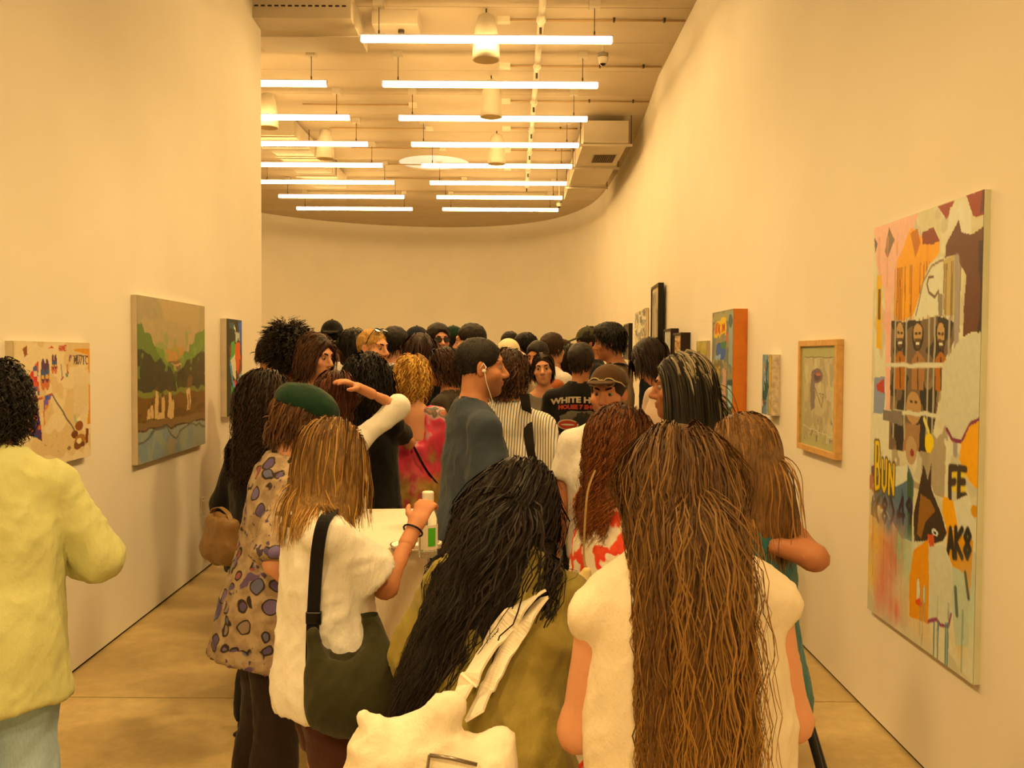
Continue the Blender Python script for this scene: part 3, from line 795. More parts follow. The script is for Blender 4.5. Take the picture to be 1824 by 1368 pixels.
    def shoes(s, parent, col='#1c1814'):
        key = col
        if key not in SHOES:
            m = SHOE.copy(); m.materials.append(mat('shoe_' + col, col, 0.5)); SHOES[key] = m
        for i in (0, 1):
            o = bpy.data.objects.new('shoe', SHOES[key]); COL.objects.link(o); o.parent = parent
            a = s.ank[i]; o.location = (a.x, a.y + 0.01, 0.0); o.rotation_euler = (0, 0, math.radians(-8 if i == 0 else 8)); o.scale = (s.k * 0.98,) * 3
    # ---- hair
    def hair_cap(s, parent, col, t=0.012, line=0.0, nape=0.9, bumpy=0.0, f=40, puff=None, cutz=None, name='hair', fringe=0.0, amp_seed=0, face=True):
        """short hair: a shell over the skull, cut at the hairline; puff = extra ellipsoids (c, r)"""
        P = [(s.hell((0, -0.012, 0.041), (0.0745 + t, 0.0945 + t, 0.084 + t)), 0.0)]
        for c, r in (puff or []): P.append((s.hell(c, r), 0.03))
        rs = 0.0075 if s.d < 3.9 else (0.0085 if s.d < 6 else 0.0105)
        F = s.grid(P, rs, pad=0.02)
        if face: F.sub(s.hell((0, 0.125, -0.024 - fringe), (0.076, 0.088, 0.110)), 0.012)
        n = s.HR @ Vector((0, nape, -1)); F.clip(s.hp(0, 0, -0.022 + line), n)
        if cutz is not None: F.clip(s.hp(0, 0, cutz), s.HR @ Vector((0, 0, -1)))
        V, Q = F.mesh(); V = relax(V, Q, 1, 0.4)
        if bumpy:
            N = normals(V, Q); d = (vnoise(V, f, s.seed) - 0.5) * 2 * bumpy + (vnoise(V, f * 2.3, s.seed + 3) - 0.5) * bumpy
            V = V + N * d[:, None]
        return link(name, np_mesh(name, V, Q), hair_base('hair_' + col, col), parent)
    def strands(s, parent, n, length, cols, r=0.0020, seg=20, wave=(0.0, 0.1), curl=(0.0, 0.03), vol=0.02, lift=0.3, back=0.25, lenvar=0.15, tipcols=None, collide=True, name='hair', side=0.0, part=0.0, rootz=-0.05, seed=0, pull=None, drag=0.28, half=None, backy=None, mass=None, coh=1.0, flat=1.7):
        """locks that start on the scalp, run over the skull and fall; (wave, curl) = (amplitude, wavelength) in metres;
        half / backy keep long hair within a width and behind the shoulders; mass = colour of the dense hair underneath"""
        g = np.random.default_rng(100 + s.seed + seed)
        c0 = A3(s.hp(0, -0.012, 0.041)); HR = np.array(s.HR); rr = np.array([0.076, 0.096, 0.086]) * s.hs
        D = g.normal(size=(n * 5, 3)); D /= np.linalg.norm(D, axis=1, keepdims=True)
        loc = D * rr / s.hs + np.array([0, -0.012, 0.041])
        ok = ((((loc - np.array([0, 0.125, -0.024])) / np.array([0.076, 0.090, 0.110])) ** 2).sum(1) > 1) & (loc[:, 2] > rootz + 0.9 * loc[:, 1]) & (loc[:, 1] < 0.075)
        D = D[ok][:n]; n = len(D)
        P = c0 + (D * rr) @ HR.T
        N0 = (D / rr) @ HR.T; N0 /= np.linalg.norm(N0, axis=1, keepdims=True)
        lx = D[:, 0] - part; fr = np.clip(D[:, 1] + 0.55, 0, 1) * np.clip(D[:, 2] + 0.2, 0, 1)
        flow = np.stack([np.sign(lx) * 0.55 * fr + lx * 0.3, -back - 0.6 * np.clip(D[:, 1], 0, 1) - 0.5 * np.clip(D[:, 2], 0, 1) * back, -0.3 * np.ones(n)], 1) @ HR.T
        dr = flow - (flow * N0).sum(1, keepdims=True) * N0; dr /= np.linalg.norm(dr, axis=1, keepdims=True) + 1e-9; dr += N0 * lift * g.random((n, 1)); dr /= np.linalg.norm(dr, axis=1, keepdims=True)
        L = length * (1 + lenvar * (g.random(n) * 2 - 1)); st = L / (seg - 1)
        lay = 1 + vol / 0.086 * g.random(n) ** 0.7
        G = np.array([side, 0.0, -1.0]); G /= np.linalg.norm(G)
        tor = [p for p, _ in s.torso(0.020)] + [p for p, _ in s.shoulders(0.018)]
        chin = c0[2] - 0.10
        hv = None if half is None else half * (0.55 + 0.6 * g.random(n))
        path = [P]; p = P.copy()
        for i in range(seg - 1):
            dr = dr * (1 - drag) + G * drag
            if pull is not None: dr = dr + np.array(pull) * 0.1
            dr /= np.linalg.norm(dr, axis=1, keepdims=True)
            p = p + dr * st[:, None]
            q = ((p - c0) @ HR) / (rr * lay[:, None]); qn = np.linalg.norm(q, axis=1); m = qn < 1
            q[m] /= qn[m][:, None]; p = np.where(m[:, None], c0 + (q * rr * lay[:, None]) @ HR.T, p)
            low = p[:, 2] < chin + 0.06
            if half is not None:
                ex = np.abs(p[:, 0] - c0[0] - G[0] * (c0[2] - p[:, 2])) - hv; mm = low & (ex > 0); cxm = c0[0] + G[0] * (c0[2] - p[mm, 2]); p[mm, 0] -= np.sign(p[mm, 0] - cxm) * ex[mm] * 0.4
            if backy is not None:
                ey = p[:, 1] - (c0[1] + backy); mm = low & (ey > 0); p[mm, 1] -= ey[mm] * 0.45
            if collide and i > 2:
                th = 0.004 + 0.045 * (lay - 1)
                for pr in tor:
                    d = pr.ev(p); m = d < th
                    if m.any():
                        pm = p[m]; e = 1e-3
                        gr = np.stack([pr.ev(pm + np.eye(3)[a] * e) - pr.ev(pm - np.eye(3)[a] * e) for a in range(3)], 1)
                        if half is not None: gr[:, 1] = np.where(pm[:, 1] < 0.03, -np.abs(gr[:, 1]) - 0.4, gr[:, 1])
                        gr /= np.linalg.norm(gr, axis=1, keepdims=True) + 1e-9
                        p[m] = pm + gr * np.minimum(th[m] - d[m], 0.05)[:, None]
                nd = p - path[-1]; dr = nd / (np.linalg.norm(nd, axis=1, keepdims=True) + 1e-9)
            path.append(p.copy())
        P = np.stack(path, 1)
        P[:, 2:-1] = 0.25 * P[:, 1:-2] + 0.5 * P[:, 2:-1] + 0.25 * P[:, 3:]
        t = np.linspace(0, 1, seg)[None, :]
        dist = t * L[:, None]
        if mass is not None:
            inner = lay <= np.percentile(lay, 55); mc = np.array([srgb(c) for c in cols]).mean(0); mt = np.array([srgb(c) for c in (tipcols or cols)]).mean(0)
            s.hair_mass(parent, P[inner][:, :max(3, int(seg * 0.93))], mc, mt)
        cl = vnoise(D * 3.2, 1.0, s.seed) * 26 * coh + g.random(n) * 0.9         # phase shared by neighbouring locks
        outw = P - (c0 + np.array([0, 0, -0.1])); outw[..., 2] = 0; outw /= np.linalg.norm(outw, axis=2, keepdims=True) + 1e-9
        sidew = np.cross(outw, np.array([0, 0, 1.0]))
        ramp = np.clip(dist / 0.16, 0, 1) if length > 0.2 else np.clip(dist / 0.05, 0, 1)
        for amp, lam in (wave, curl):
            if amp <= 0: continue
            ph = 2 * np.pi * dist / lam + cl[:, None]; am = amp * ramp * (0.6 + 0.8 * g.random((n, 1)))
            P = P + sidew * (am * np.sin(ph))[..., None] + outw * (am * 0.6 * np.cos(ph))[..., None]
        R = r * s.hs * (0.7 + 0.6 * g.random((n, 1))) * (1 - 0.75 * t ** 2.4)
        cols = np.array([srgb(c) for c in cols]); tc = np.array([srgb(c) for c in (tipcols or [])]) if tipcols else cols
        ci = np.clip((vnoise(D * 9.0, 1.0, s.seed + 9) - 0.5) * 1.5 + 0.5, 0, 1) * 0.82 + g.random(n) * 0.18
        c1 = cols[np.clip((ci * len(cols)).astype(int), 0, len(cols) - 1)]; c2 = tc[np.clip((ci * len(tc)).astype(int), 0, len(tc) - 1)]
        Cc = (c1[:, None] * (1 - t[..., None]) + c2[:, None] * t[..., None]) * (0.9 + 0.2 * g.random((n, 1, 1)))
        T = np.gradient(P, axis=1); T /= np.linalg.norm(T, axis=2, keepdims=True) + 1e-9
        ow = P - c0; ow[..., 2] *= 0.3; b_ = ow - (ow * T).sum(2, keepdims=True) * T; b_ /= np.linalg.norm(b_, axis=2, keepdims=True) + 1e-9
        a_ = np.cross(T, b_)
        tw = (g.random((n, 1, 1)) - 0.5) * 1.5; w_ = a_ * np.cos(tw) + b_ * np.sin(tw)
        V = np.stack([P - w_ * (R * flat)[..., None], P + w_ * (R * flat)[..., None]], 2)
        base = (np.arange(n)[:, None] * seg + np.arange(seg - 1)[None]) * 2
        Q = np.stack([base, base + 1, base + 3, base + 2], -1).reshape(-1, 4)
        C = np.repeat(np.broadcast_to(Cc, (n, seg, 3))[:, :, None, :], 2, 2).reshape(-1, 3)
        return link(name, np_mesh(name, V.reshape(-1, 3), Q, np.clip(C, 0, 1)), HAIR, parent)
    def hair_mass(s, parent, P, c1, c2):
        res = 0.0115; pts = P.reshape(-1, 3); lo = pts.min(0) - 0.05; hi = pts.max(0) + 0.05
        n = np.ceil((hi - lo) / res).astype(int) + 1; D = np.zeros(n, np.float32)
        mid = (P[:, :-1] + P[:, 1:]) / 2
        for q in (pts, mid.reshape(-1, 3)):
            I = ((q - lo) / res + 0.5).astype(int); np.add.at(D, tuple(I.T), 1.0)
        D = np.minimum(D, 3.0)
        for _ in range(3):
            for ax in range(3): D = (np.roll(D, 1, ax) + 2 * D + np.roll(D, -1, ax)) / 4
        thr = 0.55 * np.percentile(D[D > 0.25], 75)
        F = Field(lo, lo + (n - 1) * res, res); F.D = np.full(F.n, 1.0, np.float32)
        m = np.minimum(F.D.shape, D.shape); F.D[:m[0], :m[1], :m[2]] = (thr - D[:m[0], :m[1], :m[2]])
        V, Q = F.mesh(); V = relax(V, Q, 2, 0.5); V = V - normals(V, Q) * 0.006
        tz = np.clip((V[:, 2].max() - V[:, 2]) / max(0.05, np.ptp(V[:, 2])), 0, 1)[:, None]
        return link('hair_mass', np_mesh('hair_mass', V, Q, (c1 * (1 - tz) + c2 * tz) * 0.9), mass_mat(), parent)
    def ik(s, i, tgt, pole):
        """bend arm i so that the wrist lands on tgt (person's frame), elbow towards pole"""
        a = s.sh[i]; l1, l2 = 0.295 * s.k, 0.25 * s.k; d = tgt - a; L = min(d.length, (l1 + l2) * 0.999); d.normalize(); tgt = a + d * L
        x = (l1 * l1 - l2 * l2 + L * L) / (2 * L); h = math.sqrt(max(0.0, l1 * l1 - x * x)); q = Vector(pole); q = (q - d * q.dot(d)).normalized()
        s.elb[i] = a + d * x + q * h; s.wri[i] = tgt; s.hdir[i] = (tgt - s.elb[i]).normalized()
    def loc_of(s, px, py, d): return Matrix.Rotation(-s.rz, 3, 'Z') @ (at(px, py, d) - s.loc)
    def aim_elbow(s, i, px, py, d, fore):
        u = (s.loc_of(px, py, d) - s.sh[i]).normalized(); s.elb[i] = s.sh[i] + u * 0.295 * s.k; f = Vector(fore).normalized(); s.wri[i] = s.elb[i] + f * 0.25 * s.k; s.hdir[i] = f
def place(p, px, py, d, rz, tilt=True):
    """choose the height and foot point so that the head top shows at (px, py), d metres away"""
    tgt = at(px, py, d)
    for _ in range(6): p.set_height(p.H * tgt.z / p.top)
    h = Matrix.Rotation(math.radians(rz), 3, 'Z') @ Vector((p.hc.x, p.hc.y, 0))
    r = Vector((tgt.x - h.x, tgt.y - h.y, 0.0))
    return r, math.radians(rz)
# ================================================================== colours seen under the warm lamps -> surface colours
ILL = (1.12, 0.70, 0.25)
def pc(h, k=1.0):
    """surface colour of something that shows as h in the photograph's amber light"""
    l = srgb(h); out = []
    for x, i in zip(l, ILL):
        v = min(0.88, max(0.006, x / i * k)); out.append(v * 12.92 if v <= 0.0031308 else 1.055 * v ** (1 / 2.4) - 0.055)
    return tuple(out)
def pch(h, k=1.0): return '#%02x%02x%02x' % tuple(int(round(x * 255)) for x in pc(h, k))
def cloth_mat(name, col, var=0.08, rough=0.85):
    if name in MATS: return MATS[name]
    t = NT(name); c = srgb(col); co = t.coords()
    lo = tuple(x * (1 - var) for x in c); hi = tuple(min(0.95, x * (1 + var)) for x in c)
    t.l(t.ramp(t.noise(co, 7, 4), [(0.3, lo), (0.7, hi)]), t.b.inputs['Base Color'])
    t.b.inputs['Roughness'].default_value = rough; t.b.inputs['Specular IOR Level'].default_value = 0.15
    t.b.inputs['Sheen Weight'].default_value = 0.1
    wv = t.noise(t.coords((1, 1, 1)), 520, 2); fo = t.noise(t.coords((1, 1, 0.5), (0.3, 0.2, 0)), 22, 4, 0.6)
    m = t.n('ShaderNodeMath', operation='MULTIPLY_ADD'); t.l(wv, m.inputs[0]); m.inputs[1].default_value = 0.06; t.l(fo, m.inputs[2])
    t.bump(m.outputs[0], 0.5, 0.016); MATS[name] = t.m; return t.m
def pattern_shirt():                                  # stone-and-circle print, purple on sand
    t = NT('circle_print_cloth'); co = t.coords()
    wob = t.n('ShaderNodeMix', data_type='VECTOR'); nz = t.n('ShaderNodeTexNoise'); nz.inputs['Scale'].default_value = 14; t.l(co, nz.inputs['Vector'])
    wob.inputs[0].default_value = 0.035; t.l(co, wob.inputs[4]); t.l(nz.outputs[1], wob.inputs[5])
    v = t.n('ShaderNodeTexVoronoi'); v.inputs['Scale'].default_value = 17; v.inputs['Randomness'].default_value = 0.85; t.l(wob.outputs[1], v.inputs['Vector'])
    sep = t.n('ShaderNodeSeparateColor'); t.l(v.outputs['Color'], sep.inputs[0])
    fillc = t.ramp(sep.outputs[0], [(0.0, srgb('#54487c')), (0.3, srgb('#6c5f98')), (0.55, srgb('#8d4a5c')), (0.75, srgb('#5f6590')), (0.9, srgb('#8a7a70'))], 'CONSTANT')
    sand = t.ramp(t.noise(co, 26, 4), [(0.4, srgb('#8f7c66')), (0.6, srgb('#ab9880'))])
    m1 = t.ramp(v.outputs['Distance'], [(0.0, (1, 1, 1)), (0.36, (1, 1, 1)), (0.38, (0, 0, 0))])
    ring = t.ramp(v.outputs['Distance'], [(0.0, (0,) * 3), (0.36, (0,) * 3), (0.38, (1,) * 3), (0.44, (1,) * 3), (0.47, (0,) * 3)])
    patch = t.ramp(t.noise(co, 7.5, 2), [(0.0, (0,) * 3), (0.43, (0,) * 3), (0.45, (1,) * 3)])
    c = t.mix(m1, sand, fillc); c = t.mix(ring, c, srgb('#2a2028')); plain = t.mix(t.ramp(t.noise(co, 38, 2), [(0.60, (0,) * 3), (0.63, (1,) * 3)]), sand, srgb('#4a3c5c'))
    bands = t.ramp(t.noise(co, 11, 1), [(0.60, (0,) * 3), (0.62, (1,) * 3)]); plain = t.mix(bands, plain, srgb('#5c4a7c'))
    t.l(t.mix(patch, plain, c), t.b.inputs['Base Color']); t.b.inputs['Roughness'].default_value = 0.8
    t.bump(t.noise(t.coords((1, 1, 0.5)), 14, 4), 0.3, 0.012); return t.m
def dress_mat():                                      # painterly pink, teal, ochre silk
    t = NT('painted_silk'); co = t.coords((1, 1, 0.6))
    n = t.noise(co, 7.0, 3, 0.55)
    c = t.ramp(n, [(0.30, srgb('#3f7f86')), (0.37, srgb('#8f7a3c')), (0.43, srgb('#b8324e')), (0.55, srgb('#d8335f')), (0.60, srgb('#c9a0a8')), (0.63, srgb('#37505e')), (0.67, srgb('#9c6a2c')), (0.75, srgb('#b52a55'))])
    tc = t.n('ShaderNodeTexCoord'); sp = t.n('ShaderNodeSeparateXYZ'); t.l(tc.outputs['Object'], sp.inputs[0])
    low = t.ramp(sp.outputs[2], [(0.0, (1,) * 3), (0.90, (1,) * 3), (1.0, (0,) * 3)])
    c2 = t.ramp(t.noise(co, 9.0, 3), [(0.35, srgb('#7a6a34')), (0.5, srgb('#a8843c')), (0.56, srgb('#b03a48')), (0.7, srgb('#8a7840'))])
    t.l(t.mix(low, c, c2), t.b.inputs['Base Color']); t.b.inputs['Roughness'].default_value = 0.5
    t.bump(t.noise(t.coords((1, 1, 0.3)), 20, 3), 0.25, 0.01); return t.m
def stripe_mat():
    t = NT('pinstripe_cotton'); tc = t.n('ShaderNodeTexCoord'); sp = t.n('ShaderNodeSeparateXYZ'); t.l(tc.outputs['Object'], sp.inputs[0])
    m = t.n('ShaderNodeMath', operation='SINE'); k = t.n('ShaderNodeMath', operation='MULTIPLY'); k.inputs[1].default_value = 2 * math.pi / 0.0125; t.l(sp.outputs[0], k.inputs[0]); t.l(k.outputs[0], m.inputs[0])
    m2 = t.n('ShaderNodeMath', operation='MULTIPLY_ADD'); t.l(m.outputs[0], m2.inputs[0]); m2.inputs[1].default_value = 0.5; m2.inputs[2].default_value = 0.5
    t.l(t.ramp(m2.outputs[0], [(0.0, srgb('#e9e6dc')), (0.72, srgb('#e9e6dc')), (0.86, srgb('#5b6470'))]), t.b.inputs['Base Color']); t.b.inputs['Roughness'].default_value = 0.85
    t.bump(t.noise(t.coords((1, 1, 0.5)), 16, 4), 0.4, 0.012); return t.m
def polka_mat():
    t = NT('polka_dot_cloth'); co = t.coords(); v = t.n('ShaderNodeTexVoronoi'); v.inputs['Scale'].default_value = 26; v.inputs['Randomness'].default_value = 0.35; t.l(co, v.inputs['Vector'])
    t.l(t.ramp(v.outputs['Distance'], [(0.0, (0.75,) * 3), (0.17, (0.75,) * 3), (0.21, (0.012, 0.012, 0.014))]), t.b.inputs['Base Color']); t.b.inputs['Roughness'].default_value = 0.7; return t.m
def floral_mat():
    t = NT('orange_floral_cloth'); co = t.coords()
    n = t.noise(co, 16, 2, 0.4)
    c = t.ramp(n, [(0.44, srgb('#e9e2d4')), (0.47, srgb('#e2502c')), (0.58, srgb('#d9331f')), (0.62, srgb('#e9e2d4'))]); t.l(c, t.b.inputs['Base Color']); t.b.inputs['Roughness'].default_value = 0.75
    t.bump(t.noise(t.coords((1, 1, 0.3)), 34, 3), 0.5, 0.012); return t.m
def camo_mat():
    t = NT('camouflage_cloth'); co = t.coords()
    t.l(t.ramp(t.noise(co, 22, 2), [(0.0, srgb('#4d4a30')), (0.42, srgb('#7a7350')), (0.55, srgb('#3b3826'))], 'CONSTANT'), t.b.inputs['Base Color']); t.b.inputs['Roughness'].default_value = 0.9; return t.m
def denim_mat(name, col):
    t = NT(name); c = srgb(col); co = t.coords((1, 1, 0.5))
    a = t.ramp(t.noise(co, 5, 4), [(0.3, tuple(x * 0.75 for x in c)), (0.7, tuple(min(1, x * 1.15) for x in c))])
    t.l(t.mix(0.35, a, t.ramp(t.noise(t.coords((1, 1, 0.2)), 300, 2), [(0.3, (0.6,) * 3), (0.7, (1.2,) * 3)]), 'MULTIPLY'), t.b.inputs['Base Color'])
    t.b.inputs['Roughness'].default_value = 0.85; t.bump(t.noise(co, 14, 4), 0.3, 0.012); return t.m
# ------------------------------------------------------------------ things worn
BLACKP = mat('black_plastic', '#0c0b0b', 0.25); LENS = mat('dark_lens', '#14110e', 0.08, spec=0.6)
def glasses(p, parent, where='face', frame=None, clear=False, fcol='#0c0b0b', name='sunglasses', big=1.0):
    fm = mat('spectacle_frame_' + fcol, fcol, 0.3)
    if where == 'face': M = Matrix.Translation((0, 0.102, 0.008))
    elif where == 'cap': M = Matrix.Translation((0, 0.108, 0.066)) @ Matrix.Rotation(math.radians(14), 4, 'X')
    else: M = Matrix.Translation((0, 0.062, 0.122)) @ Matrix.Rotation(math.radians(58), 4, 'X')
    to = lambda v: p.hp(*(M @ Vector(v)))
    mb = MB()
    for x in (1, -1):
        ring = [to((x * 0.034 + 0.026 * big * math.cos(a), -0.006 * abs(math.cos(a)) * (1 if math.cos(a) * x > 0 else 0), 0.019 * big * math.sin(a))) for a in np.linspace(0, 2 * math.pi, 15)]
        mb.tube(ring, 0.0028, 6, False)
        e = 0.058 * big + 0.006
        mb.tube([to((x * e, -0.004, 0.006)), to((x * (e + 0.018), -0.045, 0.004)), to((x * (e + 0.022), -0.10, -0.004))], 0.0028, 6)
    mb.tube([to((-0.01, 0.001, 0.006)), to((0, 0.003, 0.009)), to((0.01, 0.001, 0.006))], 0.0028, 6)
    o = mb.build(name, fm, parent, True)
    for x in (1, -1):
        l = MB(); c = to((x * 0.034, -0.001, 0)); V = [to((x * 0.034 + 0.025 * big * math.cos(a), -0.002, 0.018 * big * math.sin(a))) for a in np.linspace(0, 2 * math.pi, 17)[:-1]]
        W = [to((x * 0.034 + 0.025 * big * math.cos(a), -0.0035, 0.018 * big * math.sin(a))) for a in np.linspace(0, 2 * math.pi, 17)[:-1]]
        l.add(V + W, [tuple(range(16)), tuple(range(31, 15, -1))] + [(i, 16 + i, 16 + (i + 1) % 16, (i + 1) % 16) for i in range(16)])
        l.build('lens', mat('clear_lens', '#b8b0a0', 0.05, spec=0.6) if clear else LENS, o)
    return o
def cap(p, parent, material, back=False, tilt=0, name='cap', bucket=False):
    sg = -1 if back else 1
    R = p.HR @ rot(180 if back else 0, tilt, 0); rs = 0.006 if p.d < 4 else 0.009
    to = lambda x, y, z: p.hc + R @ Vector((x, y, z)) * p.hs
    F = Field(A3(p.hc) - 0.24 * p.hs, A3(p.hc) + 0.24 * p.hs, rs)
    y0 = -0.010 * sg
    F.add(Ell(to(0, y0, 0.050), [0.088 * p.hs, 0.109 * p.hs, 0.092 * p.hs], R, cuts=[(to(0, 0, 0.046), R @ Vector((0, 0, -1)))]), 0.0)
    if bucket: F.add(Cone(to(0, y0, 0.05), to(0, y0, 0.02), 0.092 * p.hs, 0.135 * p.hs, R @ Vector((0, 1, 0)), 1.1, cuts=[(to(0, 0, 0.045), R @ Vector((0, 0, 1))), (to(0, 0, 0.012), R @ Vector((0, 0, -1)))]), 0.006)
    else: F.add(Ell(to(0, 0.115, 0.046), [0.070 * p.hs, 0.078 * p.hs, 0.0085], R @ rot(0, -12, 0)), 0.008)
    V, Q = F.mesh(); V = relax(V, Q, 1, 0.3)
    o = link(name, np_mesh(name, V, Q), material, parent)
    bt = MB().lathe([(0.001, 0.006), (0.007, 0.004), (0.009, -0.001)], n=10); bt.v = [p.hc + R @ (Vector((0, y0, 0.143)) + Vector(v)) * p.hs for v in bt.v]
    if not bucket: bt.build('cap_button', material, o, True)
    return o
def ribbon(pts, wdt, thick, nrm=None, n=6, closed=False, side=None):
    """strap through pts (Catmull-Rom), width direction = side or tangent x normal"""
    P = [Vector(q) for q in pts]; S = []
    for i in range(len(P) - 1):
        p0, p1, p2, p3 = P[max(i - 1, 0)], P[i], P[i + 1], P[min(i + 2, len(P) - 1)]
        for j in range(n):
            t = j / n; S.append(0.5 * (2 * p1 + (p2 - p0) * t + (2 * p0 - 5 * p1 + 4 * p2 - p3) * t * t + (3 * p1 - p0 - 3 * p2 + p3) * t ** 3))
    S.append(P[-1]); m = len(S); V = []; F = []
    for i, q in enumerate(S):
        t = (S[min(i + 1, m - 1)] - S[max(i - 1, 0)]).normalized()
        if side is not None: w_ = Vector(side); w_ = (w_ - t * w_.dot(t)).normalized()
        else: w_ = t.cross(Vector(nrm)).normalized()
        u = w_.cross(t).normalized(); ww = wdt[min(int(i / (m - 1) * (len(wdt) - 1) + 0.5), len(wdt) - 1)] if hasattr(wdt, '__len__') else wdt
        for a, b in ((-1, -1), (1, -1), (1, 1), (-1, 1)): V.append(q + w_ * a * ww / 2 + u * b * thick / 2)
    for i in range(m - 1):
        for k in range(4): F.append((4 * i + k, 4 * i + (k + 1) % 4, 4 * i + 4 + (k + 1) % 4, 4 * i + 4 + k))
    F += [(3, 2, 1, 0), (4 * m - 4, 4 * m - 3, 4 * m - 2, 4 * m - 1)]
    return MB().add(V, F)
# ================================================================== the crowd
SEED = [0]; PEOPLE = {}; GROUP = 'visitors crowding the gallery'
def mk(key, label, px, py, d, rz, brow='#1c120c', face=True, **kw):
    SEED[0] += 3
    p = Person(d=d, seed=SEED[0], **kw)
    st = kw.get('stub')
    loc, r = place(p, px, py, d, rz)
    root = empty('person', loc, r, label, 'person', GROUP)
    p.root = root; p.rz = r; p.loc = loc
    PEOPLE[key] = p
    return p, root
def fin(p, root, stub=0.0, stubcol='#2a1a10', brow='#1c120c', face=True):
    p.stubble = stub; p.stubcol = srgb(stubcol); p.body(root)
    if face: p.face(root, brow)
CL = cloth_mat
WHITE = CL('white_cotton', '#e6e5e2', 0.04); BLACK = CL('black_cotton', '#131214', 0.2); NAVY = CL('navy_cotton', '#1a2030', 0.15)
OLIVE = CL('olive_satin', '#8f8240', 0.12, 0.55); DKBROWN = CL('dark_brown_twill', '#2b201c', 0.15); GREY = CL('grey_cotton', '#6b6862', 0.1)
BLUEGREY = CL('faded_blue_cotton', '#3c4757', 0.1); LEMON = CL('lemon_cotton', '#c6cc94', 0.05); BEIGE = CL('beige_linen', '#b9a68c', 0.1)
DENIM = denim_mat('light_denim', '#a6c9ec'); DENIMD = denim_mat('dark_denim', '#2c3648'); TEAL = CL('teal_satin', '#2f6a70', 0.15, 0.5)
ORANGE = CL('orange_cotton', '#b5683c', 0.1); TAUPE = CL('taupe_cotton', '#6a5c50', 0.1); TAN = CL('tan_cotton', '#9a8468', 0.1); GREENC = CL('dark_green_felt', '#143427', 0.15)
LIGHTSK, MIDSK, TANSK, DARKSK = '#cf9878', '#c08562', '#a9714f', '#5d3b2a'
FWD = lambda u, f: (u, f)

# --- yellow shirt, left edge
p, r = mk('yellow', 'person with curly black hair in a lemon-yellow shirt and light jeans', -14, 655, 2.6, 22, skin=TANSK, head=(12, -8, 0), lean=(5, 0), R=((0.42, 0.05, -0.9), (-0.35, 0.9, -0.25)), L=((0.3, 0.1, -0.9), (-0.2, 1, 0)))
p.top_wear('shirt', LEMON, r, sleeve=1.8, o=0.026, so=0.032, hem=0.70, flare=0.055, neck='collar', amp=0.008)
p.collar(r, LEMON, 0.076, 2.8, 0.012)
p.trousers(DENIM, r, 0.024, 0.05, 0.045, 'jeans'); p.shoes(r, '#d8d2c4')
p.hair_cap(r, '#0d0a09', 0.022, -0.035, 0.8, 0.008, 55, name='hair')
p.strands(r, 1900, 0.075, ['#0d0a09', '#171210'], r=0.0015, seg=12, curl=(0.008, 0.026), vol=0.045, lift=1.2, lenvar=0.3, collide=False, rootz=-0.06)
fin(p, r)
mb = ribbon([p.U(0.03, -0.165, 0.90), p.U(0.10, -0.155, 0.885), p.U(0.15, -0.12, 0.90)], 0.004, 0.003, (0, 1, 0))

# --- beret, printed shirt
p, r = mk('beret', 'person in a dark green beret and purple-and-sand circle-print shirt with hand in pocket', 536, 698, 3.1, -62, skin=LIGHTSK, head=(8, -10, 0), lean=(9, 0), build=1.0, R=((0.40, -0.42, -1), (-0.02, 0.62, -0.85)), L=((0.1, 0.1, -1), (0, 0.6, -0.8)))
p.top_wear('shirt', pattern_shirt(), r, sleeve=0.98, o=0.026, so=0.042, hem=0.69, flare=0.055, neck='collar', amp=0.011)
p.collar(r, MATS.get('x') or bpy.data.materials['circle_print_cloth'], 0.078, 2.6, 0.012)
p.trousers(DKBROWN, r, 0.022, 0.04, 0.06); p.shoes(r, '#15110f')
p.hair_cap(r, '#4a3222', 0.014, -0.05, 0.75, 0.003, 60, name='hair')
p.strands(r, 1100, 0.075, ['#3a2618', '#553a26', '#6a4a30'], r=0.0018, seg=12, wave=(0.005, 0.09), vol=0.02, lenvar=0.3, back=1.0, collide=True, rootz=-0.04)
F = Field(A3(p.hc) - 0.25, A3(p.hc) + 0.25, 0.0065)
Rb = p.HR @ rot(0, -14, 6)
F.add(Ell(p.hp(0.0, -0.004, 0.078), (0.088, 0.108, 0.068), Rb), 0.0).add(Ell(p.hp(0.01, 0.055, 0.085), (0.086, 0.080, 0.046), p.HR @ rot(0, -24, 8)), 0.04); F.clip(p.hp(0, 0, 0.046), p.HR @ Vector((0, -0.28, -1)))
V, Q = F.mesh(); V = relax(V, Q, 2); V = folds(V, Q, 0.003, 3)
bo = link('beret', np_mesh('beret', V, Q), GREENC, r); bo['label'] = 'dark green felt beret'
MB().tube([p.hp(0, -0.012, 0.15), p.hp(0.004, -0.016, 0.162)], 0.003, 6).build('beret_stalk', GREENC, bo)
fin(p, r, 0.35)
# ink on the forearm
ink = MB(); gg = np.random.default_rng(5)
TAT = mat('tattoo_ink', '#2a2622', 0.6)

